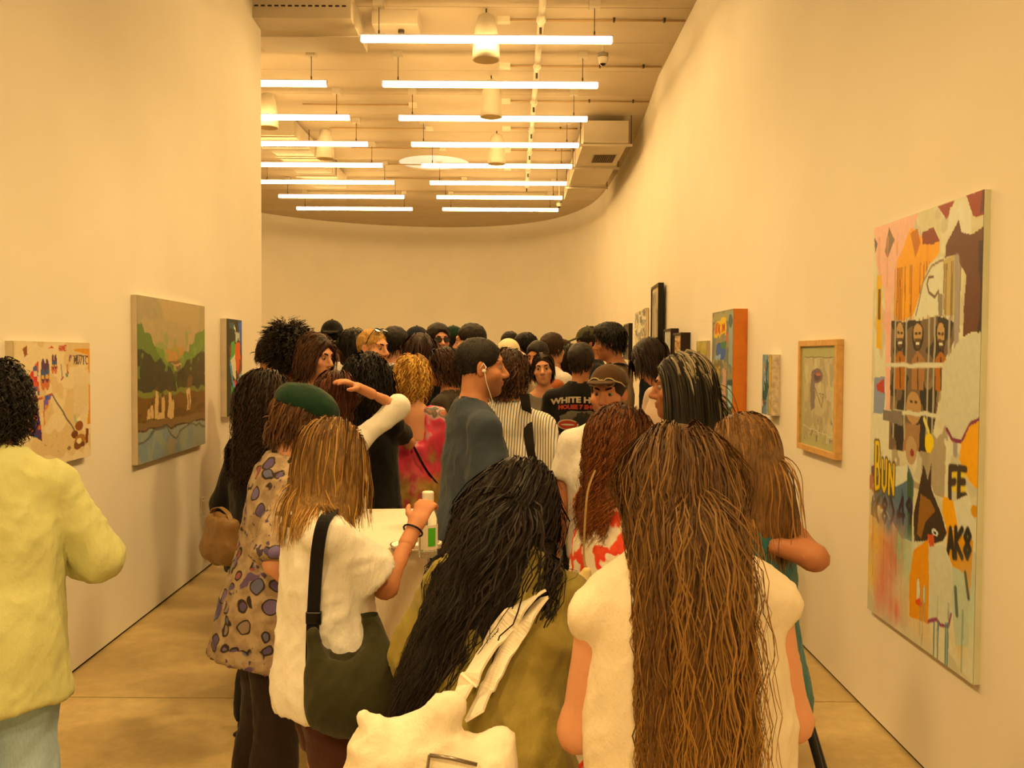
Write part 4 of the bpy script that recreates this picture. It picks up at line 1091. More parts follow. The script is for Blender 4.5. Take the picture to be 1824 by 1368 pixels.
# --- white shirt, bob
p, r = mk('bob', 'person with a light brown bob and oversized white shirt reaching for a bottle', 590, 753, 2.45, -66, sex='f', skin=MIDSK, head=(2, -20, 0), lean=(-5, 0), R=((0.10, 0.36, -0.85), (-0.18, 0.55, 0.85)), L=((0.1, 0.1, -1), (0, 0.4, -0.9)), curl=(38, 30), palm=((-0.75, 0.6, -0.3), None), hands=True, headsize=0.90)
p.ik(0, p.loc_of(740, 936, 2.55), (0.3, -0.1, -1))
p.top_wear('shirt', WHITE, r, sleeve=0.74, o=0.024, so=0.044, hem=0.82, flare=0.045, neck='collar', amp=0.010)
p.collar(r, WHITE, 0.074, 2.4, 0.011)
p.trousers(CL('brown_shorts', '#4a2c24'), r, 0.02, 0.62, 0.03, 'shorts'); p.shoes(r, '#3a2a20')
p.hair_cap(r, '#5a3c22', 0.014, -0.05, 0.5, 0.0, name='hair', cutz=-0.085, puff=[((0, -0.02, -0.035), (0.082, 0.085, 0.075))])
p.strands(r, 4200, 0.235, ['#44301d', '#5c4224', '#7c5c30', '#503820', '#9c7a42'], r=0.0013, seg=14, wave=(0.003, 0.12), vol=0.026, lenvar=0.10, lift=0.3, back=0.1, rootz=-0.05, mass='#553c22', tipcols=['#6a4a28', '#8a6434', '#b8904e', '#7a562c', '#cfa45c'])
fin(p, r)
MB().tube([p.wri[0] - p.hdir[0] * 0.018 + 0.0285 * (math.cos(a) * p.hdir[0].orthogonal().normalized() + math.sin(a) * p.hdir[0].cross(p.hdir[0].orthogonal()).normalized()) for a in np.linspace(0, 2 * math.pi, 17)], 0.003, 6, False).build('wristband', BLACKP, r, True)

# --- black hair, olive blouse
p, r = mk('blackhair', 'person with very long wavy black hair and an olive satin blouse, bending over the table', 925, 836, 2.2, 4, sex='f', skin=MIDSK, head=(-4, -30, 8), lean=(20, 8), build=1.05, R=((0.25, 0.40, -0.9), (-0.4, 0.9, -0.1)), L=((0.3, 0.35, -0.9), (-0.3, 0.9, -0.1)))
p.top_wear('blouse', OLIVE, r, sleeve=1.75, o=0.034, so=0.052, hem=0.60, flare=0.085, neck='crew', amp=0.013)
p.trousers(DKBROWN, r, 0.022, 0.05, 0.05); p.shoes(r, '#201812')
p.hair_cap(r, '#0e0b0a', 0.018, -0.06, 0.4, 0.003, 60, name='hair', cutz=-0.09, puff=[((0, -0.05, -0.05), (0.08, 0.07, 0.1))])
p.strands(r, 4600, 0.55, ['#0e0a09', '#171110', '#201714'], r=0.0012, seg=22, wave=(0.008, 0.14), curl=(0.003, 0.05), vol=0.040, lenvar=0.16, lift=0.3, back=0.5, rootz=-0.05, side=-0.40, pull=(-0.35, -0.4, 0), half=0.13, backy=-0.02, mass='#0e0a09')
fin(p, r)

# --- long wavy brown hair, white top (nearest)
p, r = mk('longhair', 'person with waist-long wavy brown hair and a white sleeveless top, nearest the viewer', 1210, 766, 1.64, 3, sex='f', skin=LIGHTSK, head=(0, -4, 0), build=1.12, lean=(0, -3), R=((0.24, 0.10, -0.95), (-0.35, 0.85, 0.05)), L=((0.14, 0.15, -0.95), (-0.2, 0.9, 0.2)))
p.top_wear('top', CL('ivory_linen', '#e3d8c4', 0.04), r, sleeve=0, o=0.014, hem=0.70, flare=0.05, neck='crew', amp=0.007, boxy=True)
p.skirt(CL('ivory_linen', '#e3d8c4'), r, 0.3, 0.10); p.shoes(r, '#3a2c20')
p.hair_cap(r, '#4a2f1a', 0.016, -0.06, 0.4, 0.0, name='hair', cutz=-0.09, puff=[((0, -0.05, -0.06), (0.085, 0.06, 0.1))])
p.strands(r, 8200, 0.68, ['#3a281a', '#46301d', '#553b22', '#664a2a', '#402b1b'], r=0.0009, seg=22, wave=(0.006, 0.11), curl=(0.0022, 0.05), vol=0.030, lenvar=0.14, lift=0.2, back=0.55, rootz=-0.05, half=0.088, backy=-0.03, mass='#4a331e', tipcols=['#63441f', '#785428', '#936b32', '#a87e3c', '#6a4a25'], pull=(0, -0.3, 0), flat=1.4)
fin(p, r)

# --- blonde-brown hair, teal top (right)
p, r = mk('teal', 'person with highlighted shoulder-length hair and a teal satin top, elbow out by the right wall', 1322, 737, 2.4, 32, sex='f', skin=TANSK, head=(10, -4, 0), R=((0.50, -0.55, -0.62), (-0.75, 0.7, -0.15)), L=((0.25, 0.1, -0.9), (-0.4, 0.9, 0.2)))
p.aim_elbow(0, 1448, 990, 2.22, (-0.12, 0.98, 0.1))
p.top_wear('top', TEAL, r, sleeve=0, o=0.014, hem=0.78, flare=0.05, neck='wide', amp=0.009, cut=0.0)
p.trousers(DENIMD, r); p.shoes(r, '#2a1f18')
p.hair_cap(r, '#4a3420', 0.004, -0.06, 0.45, 0.0, name='hair', cutz=-0.09, puff=[((0, -0.04, -0.05), (0.068, 0.058, 0.08))])
p.strands(r, 3000, 0.25, ['#4f371f', '#6b4a28', '#8a6436', '#5a4024', '#a98048'], r=0.0013, seg=17, wave=(0.004, 0.16), vol=0.012, lenvar=0.2, lift=0.08, back=0.45, rootz=-0.05, half=0.06, backy=-0.02, mass='#5a4024', pull=(0, -0.15, 0))
fin(p, r)

# --- curly auburn hair, floral dress
p, r = mk('curly', 'person with big curly auburn hair and a white dress with orange flowers', 1108, 731, 2.8, -58, sex='f', skin=LIGHTSK, head=(-10, -4, 0), build=1.06, R=((0.12, -0.25, -1), (0.05, 0.9, 0.15)), L=((0.1, 0.2, -1), (0, 0.9, 0.3)))
p.top_wear('dress_bodice', floral_mat(), r, sleeve=0, o=0.014, hem=0.88, flare=0.04, neck='wide', amp=0.008)
p.skirt(bpy.data.materials['orange_floral_cloth'], r, 0.42, 0.16); p.shoes(r, '#8a3a28')
p.hair_cap(r, '#30190f', 0.022, -0.06, 0.5, 0.010, 45, name='hair', cutz=-0.11, puff=[((0, -0.035, -0.03), (0.088, 0.085, 0.10))])
p.strands(r, 3600, 0.24, ['#3a2217', '#4c2d1b', '#633c22', '#30190f'], r=0.0011, seg=24, curl=(0.009, 0.042), vol=0.034, lenvar=0.3, lift=0.35, back=0.3, rootz=-0.05, mass='#3a2015', coh=6, half=0.10, tipcols=['#7a4320', '#8e5527', '#6a3a1d'])
fin(p, r)

# --- man with brown cap facing us
p, r = mk('browncap', 'person in a brown cap with goggles on it, facing us, in a white T-shirt', 1084, 653, 3.9, 172, skin=MIDSK, head=(-14, -4, 0), R=((0.18, -0.05, -1), (0.05, 0.15, -1)), L=DOWN, hands=True, facing=True)
p.top_wear('t_shirt', WHITE, r, sleeve=0.62, o=0.022, so=0.034, hem=0.82)
p.trousers(TAUPE, r); p.shoes(r, '#7a2c1e')
p.hair_cap(r, '#1d130d', 0.010, -0.02, 0.9, name='hair')
cap(p, r, CL('brown_corduroy', '#4c3620'), tilt=10); glasses(p, r, 'cap', fcol='#b8a878', name='goggles', big=0.95)
fin(p, r, 0.5)

# --- grey hair, white tank
p, r = mk('grey', 'person with straight shoulder-length greying hair in a white tank top, in profile', 1213, 634, 3.32, 72, skin=TANSK, head=(8, -2, 0), build=0.95, R=((0.2, 0.0, -1), (0, 0.6, 0.3)), L=((0.2, 0.0, -0.9), (0, 0.5, 0.7)), facing=True)
p.top_wear('tank_top', WHITE, r, sleeve=0, o=0.012, hem=0.85, neck='wide', amp=0.006, cut=-0.012)
p.trousers(BLACK, r); p.shoes(r)
p.hair_cap(r, '#2a2622', 0.016, -0.06, 0.35, name='hair', cutz=-0.10, puff=[((0, -0.04, -0.04), (0.083, 0.072, 0.10))])
p.strands(r, 3600, 0.30, ['#1c1a18', '#24211d', '#2d2924', '#37322b'], r=0.0013, seg=13, vol=0.026, lenvar=0.08, lift=0.12, back=0.35, rootz=-0.05, mass='#24211d')
p.strands(r, 420, 0.22, ['#a89c84', '#8c8270'], r=0.0020, seg=14, vol=0.030, lenvar=0.1, lift=0.05, back=0.7, rootz=0.075, collide=False, seed=5)
fin(p, r, 0.25)

# --- bent head by the far frames
p, r = mk('bowed', 'person with a dark bowl cut looking down, in a pale shirt, beside the small frames', 1162, 607, 5.15, 105, skin=LIGHTSK, head=(0, -38, 0), lean=(6, 0), R=((0.2, 0.1, -0.9), (-0.2, 0.7, 0.4)), L=((0.2, 0.0, -0.9), (-0.2, 0.7, 0.4)), facing=True)
p.top_wear('shirt', CL('pale_pink_cotton', '#cdb8a8'), r, sleeve=0.7, o=0.02, so=0.03, hem=0.85); p.trousers(DENIMD, r); p.shoes(r)
p.hair_cap(r, '#1c120d', 0.018, -0.03, 0.45, 0.002, name='hair', fringe=0.018); p.strands(r, 1200, 0.13, ['#1c120d', '#2a1b13'], r=0.0022, seg=10, vol=0.02, lift=0.2, back=0.0, rootz=-0.02, collide=False); fin(p, r)
# --- backpack man in profile
p, r = mk('backpack', 'tall person with short black hair and navy backpack, in profile to the left', 1086, 578, 6.45, 80, skin=TANSK, head=(6, -10, 0), R=((0.15, 0.0, -1), (0, 0.4, -0.6)), L=((0.2, 0.0, -0.9), (0, 0.4, -0.6)), facing=True)
p.top_wear('t_shirt', TAN, r, sleeve=0.7, o=0.02, so=0.03, hem=0.85); p.trousers(DENIMD, r); p.shoes(r)
p.hair_cap(r, '#0d0a09', 0.020, -0.01, 0.9, 0.006, 70, name='hair', puff=[((0, 0.05, 0.10), (0.06, 0.05, 0.035))]); p.strands(r, 900, 0.07, ['#0d0a09', '#17110f'], r=0.0022, seg=8, wave=(0.005, 0.05), vol=0.02, lift=0.8, back=0.3, lenvar=0.4, collide=False, rootz=-0.01); fin(p, r)
# --- olive cap beyond
p, r = mk('olivecap', 'person in a faded olive cap behind the backpack wearer', 1048, 584, 7.9, 95, skin=TANSK, head=(0, -8, 0))
p.top_wear('t_shirt', NAVY, r); p.trousers(BLACK, r); p.shoes(r); p.hair_cap(r, '#14100d', 0.016, -0.03, 0.8, 0.006, name='hair'); cap(p, r, CL('olive_canvas', '#4b4a30')); fin(p, r)
# --- printed black T-shirt
p, r = mk('blacktee', 'person in a black T-shirt with white and red lettering on the back', 1035, 613, 5.9, -8, skin=TANSK, head=(-4, -4, 0), build=1.02, R=((0.15, 0.1, -1), (0, 0.5, -0.6)), L=((0.12, 0.0, -1), (0.02, 0.10, -1)), hands=True)
tee = p.top_wear('t_shirt', BLACK, r, sleeve=0.75, o=0.022, so=0.034, hem=0.80, amp=0.004); p.trousers(BLACK, r); p.shoes(r)
p.hair_cap(r, '#1e130e', 0.017, -0.05, 0.7, 0.003, name='hair'); p.strands(r, 1000, 0.05, ['#1e130e', '#2b1c14'], r=0.0022, seg=7, wave=(0.003, 0.06), vol=0.012, lift=0.3, back=0.3, lenvar=0.3, collide=False, rootz=-0.045); fin(p, r)
# --- face towards us, grey T-shirt
p, r = mk('faceus', 'person with dark hair tied back looking straight at us, in a grey T-shirt', 968, 629, 6.35, 178, sex='f', skin=LIGHTSK, head=(-4, 0, 4), R=((0.15, 0.1, -1), (-0.3, 0.7, 0.3)), L=DOWN, facing=True)
p.top_wear('t_shirt', GREY, r, neck='wide', sleeve=0.6); p.trousers(DENIMD, r); p.shoes(r)
p.hair_cap(r, '#1c120d', 0.007, -0.02, 0.8, 0.001, name='hair', puff=[((0, -0.11, 0.03), (0.035, 0.03, 0.035))]); p.strands(r, 1300, 0.11, ['#1c120d', '#2a1b13'], r=0.0018, seg=9, vol=0.012, lift=0.05, back=0.5, lenvar=0.1, collide=False, rootz=-0.02); fin(p, r)
p, r = mk('behindface', 'person with dark hair half hidden just behind the one looking at us', 958, 609, 6.95, 140, sex='f', skin=MIDSK, head=(10, -12, 0), facing=True)
p.top_wear('t_shirt', ORANGE, r, neck='wide'); p.trousers(BLACK, r); p.shoes(r); p.hair_cap(r, '#1a110d', 0.014, -0.05, 0.6, 0.002, name='hair', puff=[((0, -0.03, -0.04), (0.078, 0.075, 0.08))]); fin(p, r)
# --- pinstripe shirt
p, r = mk('stripe', 'person with wavy brown hair in a white pinstripe shirt with a dark strap', 908, 628, 4.3, -14, skin=LIGHTSK, head=(-22, -2, 0), build=1.02, R=((0.28, 0.05, -1), (0.05, 0.3, -0.8)), L=((0.15, 0.2, -1), (0, 0.7, 0)), facing=True)
p.top_wear('shirt', stripe_mat(), r, sleeve=1.9, o=0.026, so=0.030, hem=0.78, flare=0.05, neck='collar', amp=0.008); p.collar(r, bpy.data.materials['pinstripe_cotton'])
p.trousers(BLACK, r); p.shoes(r); p.hair_cap(r, '#2c1b11', 0.022, -0.04, 0.8, 0.008, 50, name='hair')
p.strands(r, 1000, 0.09, ['#2c1b11', '#3e2818', '#523720'], r=0.0020, seg=10, curl=(0.006, 0.05), vol=0.03, lift=0.6, back=0.8, collide=False, rootz=-0.06)
glasses(p, r, 'face', clear=True, fcol='#c8bca0', name='glasses'); fin(p, r)
# --- blue T-shirt with earphones
p, r = mk('bluetee', 'person with cropped black hair, white earphones and a faded blue T-shirt', 856, 602, 3.68, -70, skin=MIDSK, head=(-12, -2, 0), build=0.94, R=((0.10, 0.02, -1), (-0.10, 0.65, -0.70)), L=((0.15, 0.2, -1), (-0.2, 0.8, -0.3)), facing=True)
p.top_wear('t_shirt', BLUEGREY, r, sleeve=0.78, o=0.024, so=0.040, hem=0.80, flare=0.045, amp=0.008); p.trousers(CL('grey_brown_twill', '#4a4440'), r, 0.03, 0.05, 0.05); p.shoes(r)
p.hair_cap(r, '#120d0b', 0.006, -0.012, 0.95, 0.001, name='hair'); p.strands(r, 2600, 0.013, ['#120d0b', '#1d1512'], r=0.0010, seg=4, vol=0.004, lift=1.2, back=0.8, lenvar=0.4, collide=False, rootz=-0.035)
EARW = mat('white_earphone', '#e6e2d8', 0.3)
for x in (1, -1):
    e = MB().lathe([(0.002, -0.008), (0.008, -0.006), (0.009, 0.0), (0.006, 0.006)], n=10); e.v = [p.hp(*(Vector((x * 0.087, 0.006, -0.008)) + Vector(v))) for v in e.v]
    e = e.build('earphone', EARW, r, True)
    MB().tube([p.hp(x * 0.088, 0.008, -0.010), p.hp(x * 0.086, 0.016, -0.05), p.hp(x * 0.060, 0.05, -0.135), p.U(x * 0.05, 0.10, 1.38), p.U(0, 0.155, 1.25)], 0.0018, 6).build('cable', EARW, e, True)
    MB().tube([p.hp(x * 0.083, -0.012, -0.002), p.hp(x * 0.085, 0.004, 0.022), p.hp(x * 0.087, 0.014, 0.006), p.hp(x * 0.088, 0.008, -0.008)], 0.0028, 6).build('hook', EARW, e, True)
fin(p, r, 0.55, '#3a2418')
# --- colourful dress
p, r = mk('dress', 'person with tousled blonde hair in a short pink and multicoloured dress, seen from behind', 735, 638, 5.05, 0, sex='f', skin=LIGHTSK, head=(-4, -6, 0), R=((0.22, 0.1, -1), (0, 0.3, -0.9)), L=((0.14, -0.02, -1), (0.04, 0.12, -1)), hands=True)
p.top_wear('dress', dress_mat(), r, sleeve=0.95, o=0.020, so=0.034, hem=0.80, flare=0.055, neck='backv', amp=0.010); p.shoes(r, '#3a2c22')
p.skirt(bpy.data.materials['painted_silk'], r, 0.72, 0.05, 1.0, 'dress_skirt')
p.hair_cap(r, '#8a6428', 0.018, -0.03, 0.8, 0.008, 55, name='hair', puff=[((0, -0.04, 0.085), (0.07, 0.07, 0.05))])
p.strands(r, 1300, 0.10, ['#a87c30', '#c79a44', '#8a6226', '#d8b25a'], r=0.0022, seg=12, curl=(0.008, 0.05), vol=0.04, lift=0.9, back=0.2, lenvar=0.4, collide=False, rootz=-0.07)
fin(p, r)
MB().tube([p.U(0.062 * math.cos(a), -0.012 + 0.062 * math.sin(a), 1.462 - 0.012 * math.sin(a)) for a in np.linspace(0, 2 * math.pi, 21)], 0.0028, 6, False).build('necklace', BLACKP, r, True)
ribbon([p.U(-0.10, -0.06, 1.475), p.U(-0.05, -0.128, 1.38), p.U(0.02, -0.150, 1.25), p.U(0.10, -0.150, 1.10), p.U(0.165, -0.09, 1.0)], 0.012, 0.004, (0, -1, 0)).build('bag_strap', BLACKP, r)
# --- sunglasses on head, facing left
p, r = mk('shadesleft', 'person with sunglasses pushed up in brown hair, in profile facing the blonde dress wearer', 792, 621, 5.55, 68, sex='f', skin=MIDSK, head=(6, -6, 0), R=DOWN, L=((0.1, 0.05, -1), (0, 0.3, -0.9)), facing=True)
p.top_wear('t_shirt', CL('charcoal_brown_cotton', '#3a342e'), r, sleeve=0.5); p.trousers(BLACK, r); p.shoes(r)
p.hair_cap(r, '#2c1a10', 0.016, -0.02, 0.75, 0.004, name='hair', puff=[((0, -0.10, -0.01), (0.05, 0.05, 0.06))]); p.strands(r, 700, 0.12, ['#2c1a10', '#3c2516'], r=0.0024, seg=10, wave=(0.005, 0.06), vol=0.02, back=1.0, collide=False)
glasses(p, r, 'head'); fin(p, r)
# --- bushy black hair, polka skirt
p, r = mk('bushy', 'person with bushy black hair and polka-dot skirt holding up a pale can', 655, 640, 4.62, -6, sex='f', skin=MIDSK, head=(-8, -2, 0), R=((0.30, 0.1, -0.9), (-0.02, 0.42, 0.95)), L=((0.15, 0.1, -1), (0, 0.5, -0.6)), curl=(58, 25), palm=((-1, 0.2, 0), None), hands=True)
p.ik(0, p.loc_of(696, 722, 4.80), (0.5, -0.2, -1))
p.top_wear('top', BLACK, r, sleeve=0.6, o=0.016, hem=0.92, neck='wide'); p.skirt(polka_mat(), r, 0.40, 0.09); p.shoes(r)
p.hair_cap(r, '#0e0a09', 0.034, -0.06, 0.4, 0.010, 40, name='hair', cutz=-0.13, puff=[((0, -0.03, -0.05), (0.115, 0.10, 0.10))])
p.strands(r, 1600, 0.20, ['#0e0a09', '#17100e'], r=0.0022, seg=13, curl=(0.007, 0.05), vol=0.06, lift=0.7, lenvar=0.25, rootz=-0.05, mass='#0e0a09')
fin(p, r)
# --- hand on head
p, r = mk('handonhead', 'person with reddish-brown hair resting a hand on the head, white long sleeve raised', 600, 664, 4.25, -22, sex='f', skin=MIDSK, head=(-6, -4, 0), R=((0.12, 0.85, 0.42), (-0.62, -0.55, 0.50)), L=((0.15, 0.1, -1), (0, 0.4, -0.8)), curl=(18, 20), palm=((-0.3, -0.2, -1), None), hands=True)
p.ik(0, p.loc_of(642, 692, 4.16), (0.5, 0.75, 0.0))
p.top_wear('blouse', WHITE, r, sleeve=1.15, o=0.018, so=0.02, hem=0.85); p.trousers(BLACK, r); p.shoes(r)
p.hair_cap(r, '#33190f', 0.016, -0.06, 0.4, 0.002, name='hair', cutz=-0.10, puff=[((0, -0.04, -0.05), (0.08, 0.07, 0.09))])
p.strands(r, 1500, 0.34, ['#33190f', '#472415', '#5a301b'], r=0.0021, seg=16, wave=(0.005, 0.08), curl=(0.003, 0.04), vol=0.03, lenvar=0.2, rootz=-0.05, half=0.10, backy=-0.02, mass='#33190f'); fin(p, r)
# --- dark curls by the left wall
p, r = mk('darkcurls', 'person with long dark curls and sunglasses on the head, in black by the left wall', 474, 668, 3.75, -35, sex='f', skin=TANSK, head=(-12, -6, 0), lean=(-4, 0), R=((0.12, 0.1, -1), (0, 0.6, -0.4)), L=((0.3, -0.1, -1), (0.1, 0.4, -0.6)))
p.top_wear('top', BLACK, r, sleeve=1.8, o=0.02, so=0.022, hem=0.82, flare=0.04, amp=0.006); p.trousers(BLACK, r); p.shoes(r)
p.hair_cap(r, '#170f0c', 0.020, -0.06, 0.4, 0.006, 50, name='hair', cutz=-0.10, puff=[((0, -0.04, -0.05), (0.09, 0.075, 0.10))])
p.strands(r, 2600, 0.29, ['#170f0c', '#241711', '#2f1e15'], r=0.0014, seg=22, curl=(0.009, 0.05), coh=5, vol=0.04, lenvar=0.25, lift=0.45, rootz=-0.05, half=0.13, backy=-0.01, mass='#170f0c'); glasses(p, r, 'head'); fin(p, r)
# --- young person in black T-shirt, 3/4 face
p, r = mk('wavyboy', 'person with wavy chin-length brown hair and a black T-shirt, face turned to the right', 563, 598, 5.1, -122, skin=LIGHTSK, head=(6, -8, 0), facing=True)
p.top_wear('t_shirt', BLACK, r, neck='wide'); p.trousers(DENIMD, r); p.shoes(r)
p.hair_cap(r, '#2e1c11', 0.020, -0.05, 0.45, 0.004, name='hair', cutz=-0.075, puff=[((0, -0.03, -0.03), (0.084, 0.075, 0.07))])
p.strands(r, 1200, 0.17, ['#2e1c11', '#432a19', '#553620'], r=0.0022, seg=11, wave=(0.006, 0.08), vol=0.03, rootz=-0.04, mass='#2e1c11'); fin(p, r)
# --- afro
p, r = mk('afro', 'person with a tall round afro and a black halter strap', 512, 596, 5.9, 12, sex='f', skin='#8a5a3e', head=(0, 0, 0))
p.top_wear('halter_top', BLACK, r, sleeve=0, neck='wide', o=0.012); p.trousers(BLACK, r); p.shoes(r)
p.hair_cap(r, '#120c0a', 0.030, -0.07, 0.35, 0.012, 60, name='hair', puff=[((0, -0.015, 0.075), (0.125, 0.125, 0.115))])
p.strands(r, 2600, 0.066, ['#120c0a', '#1d130f'], r=0.0018, seg=9, curl=(0.010, 0.03), coh=8, vol=0.10, lift=2.2, lenvar=0.25, collide=False, drag=0.03, rootz=-0.06)
MB().tube([p.U(0.060 * math.cos(a), -0.014 + 0.062 * math.sin(a), 1.458) for a in np.linspace(0, 2 * math.pi, 21)], 0.006, 6, False).build('halter_strap', BLACKP, r, True)
fin(p, r)
# --- the rest of the crowd, farther back
def far(key, label, px, py, d, rz, shirt, hair, t=0.014, skin=LIGHTSK, sex='m', head=(0, 0, 0), long=0, puff=None, capm=None, capback=False, bucket=False, stub=0, glas=None, fr='#0c0b0b', neck='crew', sleeve=0.62, curl=0.0, line=-0.02, nape=0.85, cutz=None, nohair=False):
    p, r = mk(key, label, px, py, d, rz, sex=sex, skin=skin, head=head, facing=key in ('blondman', 'spectacles', 'shaved', 'braids', 'camo'))
    p.top_wear('shirt', shirt, r, sleeve=sleeve, neck=neck); p.trousers(random.choice([BLACK, DENIMD, TAUPE]), r); p.shoes(r)
    if not nohair: p.hair_cap(r, hair, t, line, nape, 0.004 if not curl else 0.010, 55, name='hair', puff=puff, cutz=cutz)
    if long: p.strands(r, 700, long, [hair], r=0.0030, seg=11, wave=(0.006, 0.1), vol=0.025, collide=True, rootz=-0.05, half=0.10, backy=0.0, mass=hair)
    elif not nohair: p.strands(r, 700, 0.045 + t if t > 0.008 else 0.015, [hair, hair], r=0.0022, seg=7, wave=(0.004 if t > 0.008 else 0.0, 0.05), vol=0.012 if t > 0.008 else 0.002, lift=0.6, back=0.7, lenvar=0.4, collide=False, rootz=-0.03)
    if capm: cap(p, r, capm, capback, 0, bucket=bucket)
    if glas: glasses(p, r, glas, fcol=fr, clear=(fr != '#0c0b0b'), name='glasses')
    fin(p, r, stub); return p, r
BACKHAIR = [((0, -0.04, -0.05), (0.08, 0.07, 0.09))]
far('edge', 'person with short brown hair and orange shirt, leftmost of the far crowd', 484, 604, 6.7, -68, ORANGE, '#2c1a10', 0.018, head=(0, -8, 0))
far('blackcap', 'person in a black cap worn backwards and a white tank top, back to us', 592, 573, 7.4, 4, WHITE, '#0d0a09', 0.014, DARKSK, capm=BLACK, capback=True, neck='wide', sleeve=0)
far('camo', 'bearded person in a camouflage cap facing left', 627, 588, 6.2, 66, BLACK, '#14100d', 0.018, DARKSK, capm=camo_mat(), stub=0.95, long=0.16)
far('blondman', 'tall person with cropped blond hair and sunglasses on the head', 664, 586, 5.6, -122, GREY, '#b88f4c', 0.005, '#d39a76', head=(4, -2, 0), glas='head', line=0.012)
far('whitecollar', 'person with dark hair and navy straps over a white shirt', 705, 584, 6.8, -48, WHITE, '#15100d', 0.018, LIGHTSK)
far('navycap', 'person in a navy cap behind the brown straight hair', 744, 584, 7.6, -40, NAVY, '#15100d', 0.012, LIGHTSK, capm=NAVY)
far('straight', 'person with long straight brown hair, seen from behind', 750, 596, 6.25, -12, NAVY, '#2a180f', 0.018, LIGHTSK, 'f', long=0.36, puff=BACKHAIR, cutz=-0.09, nape=0.4)
far('spectacles', 'person with dark hair, moustache shadow and dark-framed glasses facing us', 781, 578, 7.15, -158, BLACK, '#1c120c', 0.020, LIGHTSK, head=(2, 0, 0), glas='face', stub=0.5)
far('greencap', 'person in a dark green cap between the spectacles and the shaved head', 806, 583, 8.3, 50, BLACK, '#14100d', 0.012, MIDSK, capm=GREENC)
far('shaved', 'person with a shaved dark head in profile, facing left', 838, 576, 6.05, 78, TAUPE, '#1c120d', 0.006, LIGHTSK, stub=0.6, head=(0, -4, 0), line=0.0)
far('buckethat', 'person in a cream and blue bucket hat', 906, 606, 6.65, -10, BEIGE, '#1c120d', 0.012, LIGHTSK, capm=CL('cream_canvas', '#d8cba8'), bucket=True)
far('farhead', 'person with black hair far behind the bucket hat', 908, 592, 9.0, 10, BLACK, '#120c0a', 0.016, MIDSK)
far('braids', 'person with dark skin, glasses and black braids facing left', 934, 595, 8.15, 108, NAVY, '#0e0a09', 0.022, DARKSK, 'f', glas='face', fr='#3a2a20', long=0.3, cutz=-0.09, nape=0.45, puff=BACKHAIR)
far('whitetee', 'person with brown hair in a white T-shirt, turned away to the right', 985, 595, 7.45, -52, WHITE, '#33200f', 0.018, LIGHTSK)
far('lowdark', 'person with dark hair low in the crowd right of the white T-shirt', 1016, 615, 8.4, 30, BLACK, '#1c120d', 0.018, MIDSK, 'f', long=0.25, cutz=-0.09, nape=0.5, puff=BACKHAIR)
far('farbrown', 'person with brown hair far behind, beside the olive cap', 1002, 606, 9.2, 150, TAUPE, '#3a2413', 0.018, LIGHTSK, 'f', puff=BACKHAIR, cutz=-0.09, nape=0.5)
for k_, p in PEOPLE.items(): print('PERSON %-11s H=%.2f at (%.2f, %.2f)' % (k_, p.H, p.loc.x, p.loc.y))
# ================================================================== pictures on the walls
def hit_left(px, py, off=0.0):
    r = ray(px, py)                                   # x = LW(y)+off
    y = (-2.235 + 0.035 * 5.457 + off) / (r.x + 0.035); return Vector((r.x * y, y, CAMZ + r.z * y))
RSEG = [Vector(q) for q in RIGHT[:5]]
def hit_right(px, py, off=0.0, seg=None):
    r = ray(px, py)
    for i in ([seg] if seg is not None else range(4)):
        a, b = RSEG[i], RSEG[i + 1]; s_ = (b.x - a.x) / (b.y - a.y)
        y = (a.x - s_ * a.y - off) / (r.x - s_)
        if seg is not None or a.y <= y <= b.y or i == 3: return Vector((r.x * y, y, CAMZ + r.z * y)), i
FONT = {'A': [[(0, 1), (.5, 0), (1, 1)], [(.2, .62), (.8, .62)]], 'B': [[(0, 0), (0, 1), (.8, .95), (.9, .7), (.6, .5), (0, .5)], [(.6, .5), (.8, .25), (.6, 0), (0, 0)]],
        'C': [[(1, .1), (.5, 0), (0, .5), (.5, 1), (1, .9)]], 'E': [[(1, 0), (0, 0), (0, 1), (1, 1)], [(0, .5), (.8, .5)]], 'F': [[(1, 0), (0, 0), (0, 1)], [(0, .5), (.8, .5)]],
        'G': [[(1, .1), (.5, 0), (0, .5), (.5, 1), (1, .9), (1, .55), (.6, .55)]], 'I': [[(.5, 0), (.5, 1)]], 'K': [[(0, 0), (0, 1)], [(1, 0), (0, .5), (1, 1)]],
        'M': [[(0, 1), (0, 0), (.5, .6), (1, 0), (1, 1)]], 'N': [[(0, 1), (0, 0), (1, 1), (1, 0)]], 'O': [[(.5, 0), (0, .5), (.5, 1), (1, .5), (.5, 0)]], 'S': [[(1, .05), (.2, .05), (.1, .4), (.9, .6), (.8, .95), (0, .95)]],
        'U': [[(0, 0), (0, .8), (.5, 1), (1, .8), (1, 0)]], '8': [[(.5, 0), (.1, .25), (.9, .75), (.5, 1), (.1, .75), (.9, .25), (.5, 0)]], '4': [[(.8, 1), (.8, 0), (0, .7), (1, .7)]], '9': [[(.9, .3), (.5, .5), (.1, .25), (.5, 0), (.9, .3), (.7, 1)]],
        '(': [[(.8, 0), (.3, .5), (.8, 1)]], ')': [[(.2, 0), (.7, .5), (.2, 1)]], '7': [[(0, 0), (1, 0), (.3, 1)]], 'H': [[(0, 0), (0, 1)], [(1, 0), (1, 1)], [(0, .5), (1, .5)]], 'T': [[(0, 0), (1, 0)], [(.5, 0), (.5, 1)]], 'W': [[(0, 0), (.25, 1), (.5, .4), (.75, 1), (1, 0)]], 'L': [[(0, 0), (0, 1), (1, 1)]]}
